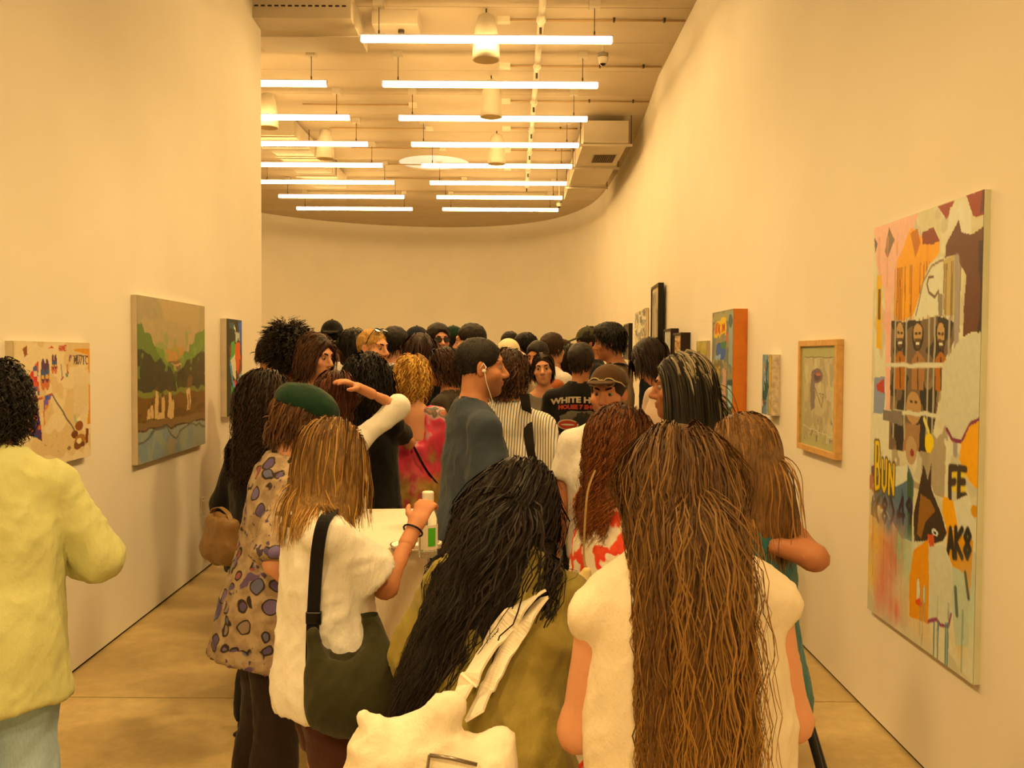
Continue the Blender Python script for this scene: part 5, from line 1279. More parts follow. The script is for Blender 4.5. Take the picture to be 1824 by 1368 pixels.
class Art:
    """a little painter: shapes given in photograph coordinates, laid on the picture's own plane (u, v)"""
    def __init__(s, w, h, corners, base, crop=(0, 0, 1), warp=0.012, seed=1, asp=1.0):
        s.w, s.h, s.crop, s.asp = w, h, crop, asp
        vv, uu = np.meshgrid((np.arange(h) + 0.0) / (h - 1), (np.arange(w) + 0.0) / (w - 1), indexing='ij')
        s.u0, s.v0 = uu.ravel(), vv.ravel()
        Z = np.stack([s.u0, s.v0 / asp, np.full(s.u0.size, seed * 1.7)], 1)
        s.Z = Z; s.u = s.u0 + warp * (vnoise(Z, 14, seed) - 0.5) * 2; s.v = s.v0 + warp * (vnoise(Z, 14, seed + 1) - 0.5) * 2
        s.C = np.tile(np.array(srgb(base)), (s.u.size, 1)); s.seed = seed
        A = []; B = []
        for (x, y), (u, v) in zip(corners, ((0, 0), (1, 0), (1, 1), (0, 1))):
            A += [[x, y, 1, 0, 0, 0, -u * x, -u * y], [0, 0, 0, x, y, 1, -v * x, -v * y]]; B += [u, v]
        s.Hm = np.append(np.linalg.solve(np.array(A, float), np.array(B, float)), 1).reshape(3, 3)
    def P(s, pts):
        x0, y0, k = s.crop; q = np.array([[x0 + a / k, y0 + b / k, 1] for a, b in pts]) @ s.Hm.T; return q[:, :2] / q[:, 2:]
    def put(s, m, col, a=1.0):
        m = np.clip(m, 0, 1)[:, None] * a; s.C = s.C * (1 - m) + np.array(srgb(col)) * m
    def poly(s, pts, col, a=1.0, uv=False):
        p = np.array(pts, float) if uv else s.P(pts); m = np.zeros(s.u.size, bool)
        for i in range(len(p)):
            x1, y1 = p[i]; x2, y2 = p[i - 1]
            c = (y1 > s.v) != (y2 > s.v)
            with np.errstate(divide='ignore', invalid='ignore'): m ^= c & (s.u < (x2 - x1) * (s.v - y1) / ((y2 - y1) if y2 != y1 else 1e-9) + x1)
        s.put(m.astype(float), col, a); return m
    def line(s, pts, wd, col, a=1.0, uv=False):
        p = np.array(pts, float) if uv else s.P(pts); d = np.full(s.u.size, 9.0)
        for (x1, y1), (x2, y2) in zip(p[:-1], p[1:]):
            ax, ay = x2 - x1, (y2 - y1) / s.asp; L = ax * ax + ay * ay + 1e-12
            t = np.clip(((s.u - x1) * ax + (s.v - y1) / s.asp * ay) / L, 0, 1)
            d = np.minimum(d, np.hypot(s.u - x1 - t * ax, (s.v - y1) / s.asp - t * ay))
        s.put((wd - d) / (0.35 * wd) , col, a)
    def ell(s, c, r, col, a=1.0, ring=0):
        p = s.P([c, (c[0] + r[0], c[1]), (c[0], c[1] + r[1])]); ru = abs(p[1][0] - p[0][0]); rv = abs(p[2][1] - p[0][1])
        k = np.hypot((s.u - p[0][0]) / ru, (s.v - p[0][1]) / rv)
        s.put((k < 1) & (k > 1 - ring if ring else True), col, a)
    def blot(s, col, f=8, thr=0.55, box=(0, 0, 1, 1), a=1.0, st=(1, 1), k=0):
        Z = s.Z * np.array([st[0], st[1], 1]); m = (vnoise(Z, f, s.seed + 11 + k) * 0.7 + vnoise(Z, f * 2.6, s.seed + 12 + k) * 0.3 - thr) / 0.04
        b = (s.u > box[0]) & (s.v > box[1]) & (s.u < box[2]) & (s.v < box[3]); s.put(np.clip(m, 0, 1) * b, col, a)
    def wash(s, c, r, col, a=0.8, st=6.0, k=0):
        """soft watery patch with vertical runs"""
        p = s.P([c, (c[0] + r[0], c[1]), (c[0], c[1] + r[1])]); ru = abs(p[1][0] - p[0][0]); rv = abs(p[2][1] - p[0][1])
        n = vnoise(s.Z * np.array([st, 0.6, 1]), 6, s.seed + 31 + k); s.put(np.exp(-((s.u - p[0][0]) / ru) ** 2 - ((s.v - p[0][1]) / rv) ** 2) * np.clip(0.35 + 1.1 * n, 0, 1.2), col, a)
    def drips(s, x0, x1, y0, col, n=12, ln=(0.05, 0.3), wd=0.006, a=0.9):
        g = np.random.default_rng(s.seed + n)
        for i in range(n):
            x = x0 + (x1 - x0) * g.random(); l = ln[0] + (ln[1] - ln[0]) * g.random(); m = (np.abs(s.u - x) < wd * (0.5 + g.random())) & (s.v > y0) & (s.v < y0 + l); s.put(m.astype(float), col, a)
    def text(s, txt, box, col, wd):
        """box: TL and BR in photograph coordinates"""
        (x0, y0), (x1, y1) = box; n = len(txt); cw = (x1 - x0) / n
        for i, ch in enumerate(txt):
            for st in FONT.get(ch, []): s.line([(x0 + cw * (i + 0.08 + 0.74 * a), y0 + (y1 - y0) * b) for a, b in st], wd, col)
def art_mesh(a, wid, hei, name='painted_face'):
    V = np.stack([a.u0 * wid, np.zeros(a.u0.size), -a.v0 * hei], 1)
    I = np.arange(a.w * a.h).reshape(a.h, a.w)
    F = np.stack([I[:-1, :-1].ravel(), I[1:, :-1].ravel(), I[1:, 1:].ravel(), I[:-1, 1:].ravel()], 1)
    C = a.C * np.array([1.0, 1.33, 2.05]) * 1.02; lum = C.mean(1, keepdims=True); C = lum + (C - lum) * 1.12
    C *= (0.94 + 0.12 * vnoise(a.Z, 60, 5))[:, None]
    me = np_mesh(name, V, F, np.clip(C, 0.004, 0.9)); me.materials.append(vcol_mat('oil_paint', 0.5, 0.35, bump=0.25, bscale=160)); return me
def hang(p0, p1, ztop, zbot, depth, label, art=None, side=None, cat='painting', name='painting', frame=None, fmat=None, group=None, mat_w=0.0, glass=False, sidelabel=None, fdepth=None):
    """p0, p1: left and right end of the front plane in plan (as one looks at the wall); local x along the picture, -y towards the room"""
    d = Vector((p1[0] - p0[0], p1[1] - p0[1], 0)); wid = d.length; rz = math.atan2(d.y, d.x); hei = ztop - zbot
    r = empty(name, (p0[0], p0[1], ztop), rz, label, cat, group)
    fw = frame or 0
    if frame:
        fm = fmat
        for lo, hi, nm in (((0, 0, -fw), (wid, depth, 0), 'frame_rail'), ((0, 0, -hei), (wid, depth, -hei + fw), 'frame_rail'), ((0, 0, -hei + fw), (fw, depth, -fw), 'frame_stile'), ((wid - fw, 0, -hei + fw), (wid, depth, -fw), 'frame_stile')):
            MB().box(lo, hi).build(nm, fm, r, bevel=0.002)
        MB().box((fw, min(depth - 0.006, 0.014), -hei + fw), (wid - fw, depth, -fw)).build('backing_board', mat('mount_board', '#cfc4a8', 0.8), r)
        if glass:
            t = MATS.get('picture_glass')
            if t is None:
                n_ = NT('picture_glass'); n_.b.inputs['Transmission Weight'].default_value = 1.0; n_.b.inputs['Roughness'].default_value = 0.02; n_.b.inputs['IOR'].default_value = 1.25; n_.b.inputs['Base Color'].default_value = (0.97, 0.98, 0.97, 1); MATS['picture_glass'] = t = n_.m
    else:
        MB().box((0, 0.0015, -hei), (wid, depth, 0)).build('stretcher_sides', side or mat('raw_canvas_edge', '#cfc3aa', 0.85), r)
    if art is not None:
        o = bpy.data.objects.new('painted_face', art_mesh(art, wid - 2 * (fw + mat_w), hei - 2 * (fw + mat_w))); COL.objects.link(o); o.parent = r
        o.location = (fw + mat_w, min(depth - 0.008, 0.0125) if frame else 0.0, -fw - mat_w)
    return r
MAT0 = 0.5
# ---------------- left wall, small collage canvas
TH = 0.035
def left_pic(x0, x1, yt, yb, th, ref=None):
    a = hit_left(x0, 650, th); b = hit_left(x1, 650, th); rf = ref or x1
    return (a.x, a.y), (b.x, b.y), hit_left(rf, yt, th).z, hit_left(rf, yb, th).z
a = Art(120, 168, [(24, 609), (160, 611), (160, 812), (24, 838)], '#d3ab70', (10, 590, 5.7), 0.006, 3, 0.9)
a.blot('#dfbb84', 5, 0.5); a.poly([(680, 380), (850, 380), (850, 840), (680, 830)], '#d9b683', 0.7)
a.poly([(170, 180), (215, 150), (218, 240), (185, 268)], '#8a4a20'); a.poly([(425, 178), (460, 150), (480, 172)], '#c0452c'); a.text('GONE', ((532, 150), (612, 198)), '#b84a2e', 0.007)
a.poly([(690, 180), (855, 178), (855, 240), (700, 205)], '#d3862c'); a.poly([(835, 240), (855, 240), (855, 420), (838, 418)], '#d3862c'); a.poly([(842, 540), (858, 540), (858, 940), (820, 945), (838, 800)], '#d3862c')
a.text('MU7IC', ((690, 252), (835, 335)), '#5c4038', 0.008); a.line([(670, 248), (835, 246)], 0.004, '#5c4038')
chk = a.poly([(205, 480), (320, 305), (330, 690), (270, 705)], '#c8552c')
iu, iv = (a.u * 22).astype(int), (a.v * 26).astype(int)
for k, c in ((0, '#5a5470'), (1, '#d8b080'), (2, '#c03a3a')): a.put(chk & ((iu * 3 + iv * 5) % 4 == k), c)
for (x, y, q) in ((370, 430, 1.0), (412, 430, 1.0), (472, 330, 0.62), (500, 330, 0.62)):
    a.ell((x, y + 60 * q), (26 * q, 105 * q), '#c46a3e'); a.ell((x, y - 30 * q), (22 * q, 120 * q), '#5c3848'); a.ell((x, y), (20 * q, 50 * q), '#4a5468'); a.ell((x, y + 30 * q), (16 * q, 22 * q), '#d09a48')
a.line([(552, 340), (566, 480)], 0.010, '#a08470'); a.line([(553, 490), (575, 465)], 0.009, '#a0405a')
for k, c in enumerate(('#4a7a58', '#a84a28', '#d0a050', '#6a3a5a')): a.line([(615 + 10 * math.cos(t) + 40 * (k * .3), 400 - 60 * k * .5 + 60 * math.sin(t)) for t in np.linspace(0.2 + k, 2.6 + k, 8)], 0.009, c)
a.line([(460, 635), (690, 1010)], 0.010, '#6a5a44'); a.line([(270, 700), (460, 632)], 0.012, '#b04a3a')
tri = a.poly([(358, 655), (455, 640), (420, 740), (365, 800), (380, 930), (370, 700)], '#7a5a8a'); a.put(tri & ((iu + iv) % 3 == 0), '#d08a40'); a.put(tri & ((iu + 2 * iv) % 5 == 0), '#4a5a9a')
a.line([(420, 740), (375, 800), (378, 930)], 0.008, '#d0702c')
pw = a.poly([(262, 740), (310, 735), (350, 960), (355, 1100), (200, 1000), (240, 850)], '#4a3050'); a.put(pw & ((iu * 2 + iv) % 4 == 1), '#b8582c'); a.put(pw & ((iu + iv * 2) % 7 == 1), '#3a3a6a')
for x, y, q, c in ((735, 955, 42, '#8a4a22'), (690, 1040, 34, '#6a3820'), (745, 1100, 56, '#a06830'), (720, 1150, 40, '#7a4424'), (735, 1105, 26, '#e0c080'), (770, 1140, 24, '#6a3c20'), (730, 890, 18, '#e8cc90'), (630, 1175, 20, '#8a6a40')): a.ell((x, y), (q, q * 1.1), c)
a.poly([(680, 850), (705, 850), (710, 920), (685, 925)], '#9aa878', 0.7); a.poly([(805, 980), (838, 985), (828, 1130), (800, 1135)], '#7a3a20'); a.blot('#9a7a50', 40, 0.78, (0.3, 0.5, 0.8, 0.95), 0.7)
p0, p1, zt, zb = left_pic(24, 160, 611, 812, TH)
hang(p0, p1, zt, zb, TH, 'small cream collage canvas with lettering, behind the yellow shirt', a)
# ---------------- left wall, park landscape
a = Art(150, 150, [(245, 521), (365, 549), (362, 796), (245, 822)], '#a88a5a', (220, 500, 4.023), 0.02, 5)
a.blot('#b3905c', 4, 0.5, a=0.8); a.blot('#9c845c', 5, 0.55, (0, 0, 1, 0.25), 0.8, k=2)
a.poly([(300, 480), (430, 480), (430, 680), (300, 680)], '#b5803f'); a.poly([(305, 600), (410, 600), (400, 660), (320, 650)], '#c09558'); a.line([(310, 598), (430, 590)], 0.012, '#7a5a34')
a.poly([(95, 290), (130, 300), (150, 360), (200, 400), (215, 450), (280, 490), (300, 560), (370, 650), (380, 800), (95, 800)], '#5f6a2c'); a.poly([(95, 470), (150, 500), (210, 560), (290, 580), (360, 680), (380, 800), (95, 800)], '#3f3722')
a.poly([(580, 380), (545, 385), (510, 395), (500, 455), (470, 470), (465, 520), (430, 530), (410, 620), (375, 660), (375, 800), (585, 800)], '#6c7a32'); a.poly([(580, 520), (520, 560), (450, 580), (380, 660), (380, 800), (585, 800)], '#43391f'); a.blot('#7c8a3a', 16, 0.66, (0, 0.2, 1, 0.5), 0.6); a.blot('#2e2a1a', 14, 0.62, (0, 0.42, 1, 0.6), 0.7, k=4)
a.poly([(95, 792), (590, 775), (585, 970), (95, 1010)], '#6e4a1e'); a.poly([(95, 792), (590, 775), (590, 808), (95, 835)], '#757030'); a.blot('#5a3c1c', 8, 0.55, (0, 0.66, 1, 0.78), 0.7, (1, 4))
for x, y0, y1, wd in ((180, 880, 990, 8), (200, 850, 988, 10), (232, 765, 988, 13), (255, 900, 985, 9), (275, 800, 985, 11), (325, 765, 980, 16), (345, 840, 975, 8)):
    a.poly([(x - wd * .6, y0), (x + wd * .5, y0 + 8), (x + wd, (y0 + y1) / 2), (x + wd, y1), (x - wd, y1), (x - wd, (y0 + y1) / 2)], '#c79c62'); a.poly([(x - wd, y0), (x + wd * .4, y0 - 14), (x + wd * .6, y0 + 30), (x - wd * .6, y0 + 36)], '#5c3c24')
a.poly([(452, 720), (470, 690), (490, 700), (485, 790), (452, 790)], '#6e4a26'); a.poly([(450, 800), (472, 795), (478, 880), (468, 945), (446, 940), (448, 860)], '#c9a066'); a.line([(462, 840), (462, 930)], 0.012, '#7a4a28')
a.poly([(95, 1010), (590, 962), (590, 1012), (95, 1080)], '#7a5a34'); a.line([(95, 1078), (590, 1012)], 0.008, '#4a3420')
a.poly([(95, 1082), (590, 1016), (590, 1200), (95, 1300)], '#8c876a'); a.blot('#7a8078', 7, 0.5, (0, 0.83, 1, 1), 0.8, (2, 0.7)); a.blot('#a58a60', 7, 0.6, (0, 0.83, 1, 1), 0.6, (2, 0.7), 3)
a.line([(100, 1160), (150, 1130), (220, 1070), (300, 1060), (360, 1120), (440, 1050), (470, 1040), (500, 1065), (530, 1040), (580, 1060)], 0.009, '#5f5a44')
p0, p1, zt, zb = left_pic(245, 365, 549, 796, 0.036); _, _, zt0, zb0 = left_pic(245, 365, 521, 822, 0.036, 245)
hang(p0, p1, (zt + zt0) / 2, (zb + zb0) / 2, 0.036, 'large park landscape canvas with pale figures and grey wall below', a)
# ---------------- left wall, narrow bright abstract
a = Art(60, 140, [(404, 569), (430, 571), (430, 735), (404, 740)], '#141a16', (220, 500, 4.023), 0.03, 7, 0.6)
a.poly([(820, 285), (850, 290), (850, 560), (825, 400)], '#3c5a9a'); a.poly([(770, 440), (800, 440), (800, 560), (760, 580), (765, 480)], '#4f8f34'); a.poly([(800, 380), (825, 370), (828, 420), (800, 430)], '#b8b088'); a.poly([(800, 440), (830, 430), (835, 560), (815, 690), (795, 560)], '#d0581e'); a.poly([(765, 570), (795, 530), (805, 640), (800, 720), (780, 660)], '#d8c090'); a.poly([(830, 560), (842, 560), (838, 640), (815, 720)], '#7a2a1c'); a.poly([(790, 720), (812, 730), (808, 780), (792, 790)], '#c8281c'); a.poly([(775, 820), (805, 825), (805, 940), (778, 930)], '#d0281a'); a.poly([(815, 700), (850, 640), (850, 960), (815, 960)], '#8fa09a'); a.line([(765, 600), (780, 720), (800, 800), (810, 880)], 0.05, '#5a92a8'); a.poly([(755, 300), (790, 300), (790, 350), (758, 350)], '#2a4a4a'); a.poly([(755, 480), (772, 470), (765, 560)], '#8a2a1a'); a.poly([(770, 760), (800, 780), (800, 810), (770, 800)], '#4a8a3a'); a.line([(795, 340), (800, 360)], 0.04, '#d8d0a0')
p0, p1, zt, zb = left_pic(404, 431, 571, 736, 0.05)
hang(p0, p1, zt, zb, 0.05, 'narrow vivid abstract canvas, third along the left wall', a, mat('white_canvas_edge', '#d8cfbc', 0.8))
# light switch on the left wall
q = hit_left(360, 900); sw = empty('wall_switch', (q.x, q.y, q.z), math.atan2(1.0, -0.035), 'small white switch plate low on the left wall', 'switch')
IVORY = mat('ivory_plastic', '#ddd6c6', 0.4)
MB().box((-0.038, -0.008, -0.06), (0.038, 0.0, 0.06)).build('plate', IVORY, sw, bevel=0.003); MB().box((-0.016, -0.013, -0.034), (0.016, -0.006, 0.034)).build('rocker', mat('ivory_rocker', '#cfc7b5', 0.35), sw, bevel=0.002)
for z in (0.047, -0.047): MB().lathe([(0.0035, 0), (0.0025, 0.002)], n=8, M=Matrix.Translation((0, -0.008, z)) @ Matrix.Rotation(math.pi / 2, 4, 'X')).build('screw', STEEL, sw)
# ---------------- right wall, big collage canvas
TB = 0.024
C6 = lambda x, y: (1500 + x / 2.849, 320 + y / 2.849)
C7 = lambda x, y: (1500 + x / 2.849, 760 + y / 2.849)
a = Art(210, 345, [(1553, 407), (1746, 341), (1735, 1214), (1543, 1088)], '#cdb98c', (0, 0, 1), 0.004, 9, 0.6)
P6 = lambda pts: [C6(x, y) for x, y in pts]
P7 = lambda pts: [C7(x, y) for x, y in pts]
a.blot('#d6c49a', 5, 0.5); a.blot('#c2b088', 7, 0.6, k=3)
a.poly(P6([(150, 240), (375, 170), (300, 400), (240, 640), (235, 1180), (215, 1180), (205, 560), (160, 420)]), '#e3a98a'); a.blot('#dd9c80', 9, 0.62, (0, 0, 0.35, 0.3), 0.6)
a.poly(P6([(225, 240), (255, 300), (220, 400), (205, 370)]), '#7a6048'); a.poly(P6([(150, 290), (168, 330), (155, 370)]), '#5a4a50')
a.poly(P6([(270, 400), (340, 250), (400, 300), (480, 300), (480, 370), (420, 450), (370, 680), (255, 720)]), '#e2971a'); a.blot('#d07f18', 10, 0.55, (0.2, 0.05, 0.6, 0.4), 0.4, (3, 0.6))
a.poly(P6([(395, 270), (450, 240), (480, 310), (440, 330), (395, 330)]), '#7c3020'); a.poly(P6([(335, 280), (370, 250), (385, 320), (360, 400)]), '#b5661c'); a.drips(0.22, 0.58, 0.12, '#8a4a1c', 16, (0.08, 0.28), 0.004, 0.8)
a.poly(P6([(470, 140), (555, 110), (515, 215)]), '#8c3226'); a.poly(P6([(610, 90), (700, 60), (700, 180), (650, 200)]), '#8c3226'); a.poly(P6([(690, 60), (712, 58), (710, 150), (680, 180)]), '#5c2420')
a.poly(P6([(515, 330), (575, 210), (640, 280), (700, 240), (695, 750), (600, 790), (615, 480), (560, 380), (510, 390)]), '#5f3628'); a.blot('#2c2220', 7, 0.5, (0.8, 0.1, 1, 0.42), 0.95, (3, 0.6)); a.poly(P6([(530, 150), (600, 110), (640, 180), (640, 280), (590, 260), (570, 200), (520, 280)]), '#d8c8a4')
a.poly(P6([(500, 400), (570, 380), (575, 680), (500, 680)]), '#b79a5c'); a.drips(0.62, 0.85, 0.13, '#6a4a2c', 14, (0.15, 0.3), 0.004, 0.7)
a.poly(P6([(430, 430), (500, 380), (505, 680), (350, 690), (400, 520)]), '#d6c7a0'); a.line(P6([(450, 490), (428, 495), (420, 530), (430, 570), (460, 588), (478, 560)]), 0.007, '#6a5040'); a.line(P6([(500, 400), (440, 440), (400, 520), (365, 680)]), 0.006, '#8a7050'); a.drips(0.05, 0.3, 0.03, '#c88468', 8, (0.03, 0.2), 0.004, 0.5); a.poly(P6([(475, 570), (500, 570), (500, 690), (480, 680)]), '#8a7a5c')
a.poly(P6([(165, 480), (190, 475), (190, 860), (165, 850)]), '#dba21c'); a.text('IIIIIII', (C6(172, 560), C6(184, 700)), '#6a4a20', 0.004)
a.poly(P6([(155, 1000), (210, 990), (205, 1180), (150, 1180)]), '#8a8a90'); a.poly(P6([(165, 1040), (205, 1000), (205, 1080), (170, 1070)]), '#b04030')
cage = a.poly(P6([(240, 720), (500, 690), (580, 720), (560, 800), (500, 930), (470, 1200), (440, 1368), (230, 1368), (235, 1150)]), '#6e563c'); a.blot('#8a6e48', 10, 0.5, (0.13, 0.38, 0.75, 0.64), 0.7); a.put(cage & (vnoise(a.Z, 18, 40) > 0.62), '#2c2620')
for x, w_, c in ((285, 26, '#a8601f'), (375, 30, '#9c6a3c'), (492, 26, '#a8601f')):
    a.poly(P6([(x - w_, 905), (x, 860), (x + w_ + 10, 915), (x + w_, 1060), (x - w_, 1060)]), c); a.ell(C6(x, 790), (w_ / 2.849, 78 / 2.849), '#2a211a'); a.ell(C6(x, 775), (w_ * .74 / 2.849, 56 / 2.849), '#b58a52')
    a.poly(P6([(x - w_ * .6, 800), (x + w_ * .6, 800), (x + w_ * .3, 850), (x - w_ * .3, 850)]), '#5a3c24'); a.line(P6([(x - 12, 772), (x - 4, 774)]), 0.006, '#2a1e16'); a.line(P6([(x + 5, 774), (x + 13, 772)]), 0.006, '#2a1e16'); a.line(P6([(x - 8, 826), (x + 8, 826)]), 0.006, '#d8c8a0'); a.line(P6([(x, 900), (x + 2, 1050)]), 0.006, '#3a2a1c')
a.ell(C6(355, 1150), (40 / 2.849, 80 / 2.849), '#b08450'); a.line(P6([(338, 1120), (348, 1122)]), 0.006, '#3a2a1c'); a.line(P6([(362, 1122), (372, 1120)]), 0.006, '#3a2a1c'); a.ell(C6(355, 1175), (14 / 2.849, 10 / 2.849), '#4a3626'); a.poly(P6([(310, 1230), (390, 1230), (385, 1368), (300, 1368)]), '#9a7048')
for x in (262, 318, 433, 462, 535): a.line(P6([(x, 700), (x - 10, 1300)]), 0.009, '#a89878')
for y0, y1 in ((935, 935), (1170, 1190)): a.line(P6([(205, y0), (580, y1)]), 0.010, '#d0bf98')
a.poly(P6([(200, 1160), (300, 1170), (300, 1240), (200, 1220)]), '#7a6a58'); a.line(P6([(570, 400), (568, 1368)]), 0.022, '#9c8a78')
a.poly(P6([(585, 800), (690, 760), (692, 1190), (610, 1290), (560, 1310), (530, 1250), (490, 1180), (500, 930)]), '#c8b993'); a.line(P6([(525, 1250), (550, 1300), (600, 1310), (650, 1220), (692, 1185)]), 0.009, '#7c3448')
a.poly(P6([(692, 1190), (640, 1240), (600, 1330), (590, 1368), (695, 1368)]), '#df981c'); a.ell(C6(438, 1325), (22 / 2.849, 50 / 2.849), '#e0b82c'); a.line(P6([(410, 1210), (435, 1270)]), 0.012, '#d8c060')
a.poly(P7([(600, 60), (690, 0), (690, 300), (640, 260), (590, 150)]), '#df981c'); a.ell(C7(438, 75), (20 / 2.849, 52 / 2.849), '#e0b82c'); a.ell(C7(345, 110), (30 / 2.849, 70 / 2.849), '#b08a5c'); a.ell(C7(350, 128), (10 / 2.849, 18 / 2.849), '#8a3028')
a.poly(P7([(150, 380), (330, 180), (360, 260), (350, 580), (300, 560), (220, 420)]), '#5c6a70'); a.blot('#3c4c54', 12, 0.52, (0.02, 0.62, 0.38, 0.75), 0.9, (2, 0.8)); a.blot('#a0402c', 14, 0.66, (0, 0.62, 0.3, 0.72), 0.8); a.poly(P7([(325, 190), (355, 260), (350, 560), (330, 560)]), '#3e5236')
a.poly(P7([(230, 200), (330, 180), (325, 260), (270, 300), (235, 300)]), '#d4c6a0')
for ch, x0, x1, y0, y1 in (('B', 160, 190, 80, 310), ('U', 195, 222, 170, 320), ('N', 230, 262, 190, 335)): a.text(ch, (C7(x0, y0), C7(x1, y1)), '#4a3820', 0.022); a.text(ch, (C7(x0, y0), C7(x1, y1)), '#dcb030', 0.011)
a.text('(8)49', (C7(150, 360), C7(360, 480)), '#2c2430', 0.013)
a.poly(P7([(540, 190), (620, 190), (620, 340), (540, 300)]), '#d8b23c')
for ch, x0, x1 in (('F', 540, 580), ('E', 585, 628)): a.text(ch, (C7(x0, 195), C7(x1, 340)), '#3c3026', 0.018)
a.poly(P7([(410, 180), (430, 260), (450, 180), (450, 310), (500, 430), (530, 520), (510, 570), (460, 590), (420, 570), (365, 580), (360, 440)]), '#3a2a1e'); a.poly(P7([(395, 330), (440, 360), (470, 420), (420, 480), (400, 560), (380, 540)]), '#8a5a22'); a.ell(C7(470, 530), (6, 6), '#d0c8a8'); a.ell(C7(470, 530), (2.6, 2.6), '#1c1814'); a.poly(P7([(430, 540), (465, 545), (470, 640), (455, 645)]), '#c0522c')
a.poly(P7([(510, 330), (560, 360), (610, 500), (530, 500), (505, 420)]), '#df981c'); a.poly(P7([(560, 360), (640, 330), (680, 480), (640, 540), (590, 500)]), '#d2c39c'); a.ell(C7(668, 405), (7, 11), '#c88824')
a.poly(P7([(530, 490), (665, 560), (650, 860), (620, 720), (560, 690), (530, 600)]), '#cf8a20'); a.text('AK8', (C7(530, 500), C7(660, 640)), '#2c241c', 0.016)
for k, (x, y, rx, ry, c, al) in enumerate(((170, 560, 60, 150, '#e0a52c', 0.95), (150, 760, 40, 90, '#dcae3c', 0.8), (250, 620, 60, 130, '#c85a3a', 0.9), (215, 780, 45, 150, '#cc6a50', 0.85), (300, 610, 45, 90, '#8fa878', 0.85), (330, 720, 40, 120, '#a8b488', 0.7), (265, 930, 45, 70, '#cf5a48', 0.9), (185, 850, 25, 120, '#c84a4a', 0.7), (220, 480, 50, 60, '#5a6a74', 0.8), (320, 850, 50, 100, '#d8a468', 0.6), (640, 900, 60, 180, '#a8b890', 0.7), (600, 1060, 40, 110, '#cfa040', 0.6), (380, 1000, 80, 60, '#dcae70', 0.7))):
    a.wash(C7(x, y), (rx / 2.849, ry / 2.849), c, al, 6.0, k)
a.poly(P7([(360, 620), (440, 560), (440, 1000), (340, 960), (340, 760)]), '#d88a22'); a.ell(C7(385, 830), (8 / 2.849, 60 / 2.849), '#d6c8a0'); a.ell(C7(418, 850), (6 / 2.849, 46 / 2.849), '#d6c8a0'); a.ell(C7(390, 890), (16 / 2.849, 20 / 2.849), '#d0501c')
a.poly(P7([(445, 600), (520, 590), (560, 700), (560, 960), (540, 1000), (500, 990), (480, 965), (440, 985)]), '#cbbd96'); a.line(P7([(440, 985), (480, 965), (500, 992), (545, 1000), (556, 940)]), 0.008, '#8c4058')
a.poly(P7([(560, 690), (620, 720), (650, 860), (645, 1100), (580, 1100), (560, 900)]), '#b9b690'); a.line(P7([(575, 800), (585, 940)]), 0.014, '#5c6450'); a.line(P7([(625, 720), (645, 850)]), 0.012, '#5a5a44')
for x in (470, 490, 530, 540): a.line(P7([(x, 985), (x - 4, 1200)]), 0.007, '#5c7a70')
a.drips(0.55, 0.95, 0.86, '#7c8a70', 9, (0.05, 0.14), 0.003, 0.7); a.drips(0.02, 0.4, 0.74, '#b8683c', 10, (0.05, 0.2), 0.004, 0.5)
A_, _ = hit_right(1553, 650, TB, 0); B_, _ = hit_right(1746, 650, TB, 0)
zt = (hit_right(1553, 407, TB, 0)[0].z + hit_right(1746, 341, TB, 0)[0].z) / 2; zb = (hit_right(1543, 1088, TB, 0)[0].z + hit_right(1735, 1214, TB, 0)[0].z) / 2
hang((A_.x, A_.y), (B_.x, B_.y), zt, zb, TB, 'huge tall collage canvas with caged figures, dog and dripping paint', a, mat('pale_green_canvas_edge', '#c9ccb4', 0.8))
# ---------------- right wall, framed drawing
def right_pic(x0, x1, yt, yb, th, seg=None):
    A, i = hit_right(x0, 650, th, seg); B, i = hit_right(x1, 650, th, i if seg is None else seg)
    zt = (hit_right(x0, yt[0], th, i)[0].z + hit_right(x1, yt[1], th, i)[0].z) / 2; zb = (hit_right(x0, yb[0], th, i)[0].z + hit_right(x1, yb[1], th, i)[0].z) / 2
    return (A.x, A.y), (B.x, B.y), zt, zb
OAK = mat('pale_oak', '#cfa768', 0.5, 0.12, 30)
a = Art(95, 150, [(1424, 618), (1483, 613), (1483, 810), (1424, 790)], '#a99a62', (1230, 540, 4.56), 0.01, 13, 0.6)
a.poly([(905, 440), (1140, 435), (1130, 1110), (905, 1050)], '#b8a070'); a.blot('#a08a62', 9, 0.5, (0.1, 0.12, 0.95, 0.93), 0.7, (1, 0.4)); a.blot('#c4b084', 8, 0.58, (0.1, 0.12, 0.95, 0.93), 0.7, (1, 0.4), 4); a.blot('#7c6a54', 22, 0.70, (0.1, 0.7, 0.95, 0.95), 0.8, (1, .5), 7)
a.line([(905, 440), (1130, 436)], 0.008, '#6a5840'); a.ell((1000, 590), (46, 62), '#7a5f54'); a.ell((1005, 600), (26, 30), '#5c4640'); a.ell((1010, 575), (20, 12), '#b56a4a'); a.poly([(960, 560), (985, 640), (990, 860), (960, 880), (950, 700)], '#806a5c'); a.line([(985, 680), (1040, 850), (1055, 740), (1020, 730), (1050, 800)], 0.010, '#7c6450'); a.line([(905, 1000), (1130, 1105)], 0.006, '#d0c090')
p0, p1, zt, zb = right_pic(1421, 1490, (607, 604), (800, 819), 0.035)
hang(p0, p1, zt, zb, 0.035, 'framed pencil drawing in a pale oak frame on the right wall', a, frame=0.032, fmat=OAK, name='framed_drawing', cat='picture')
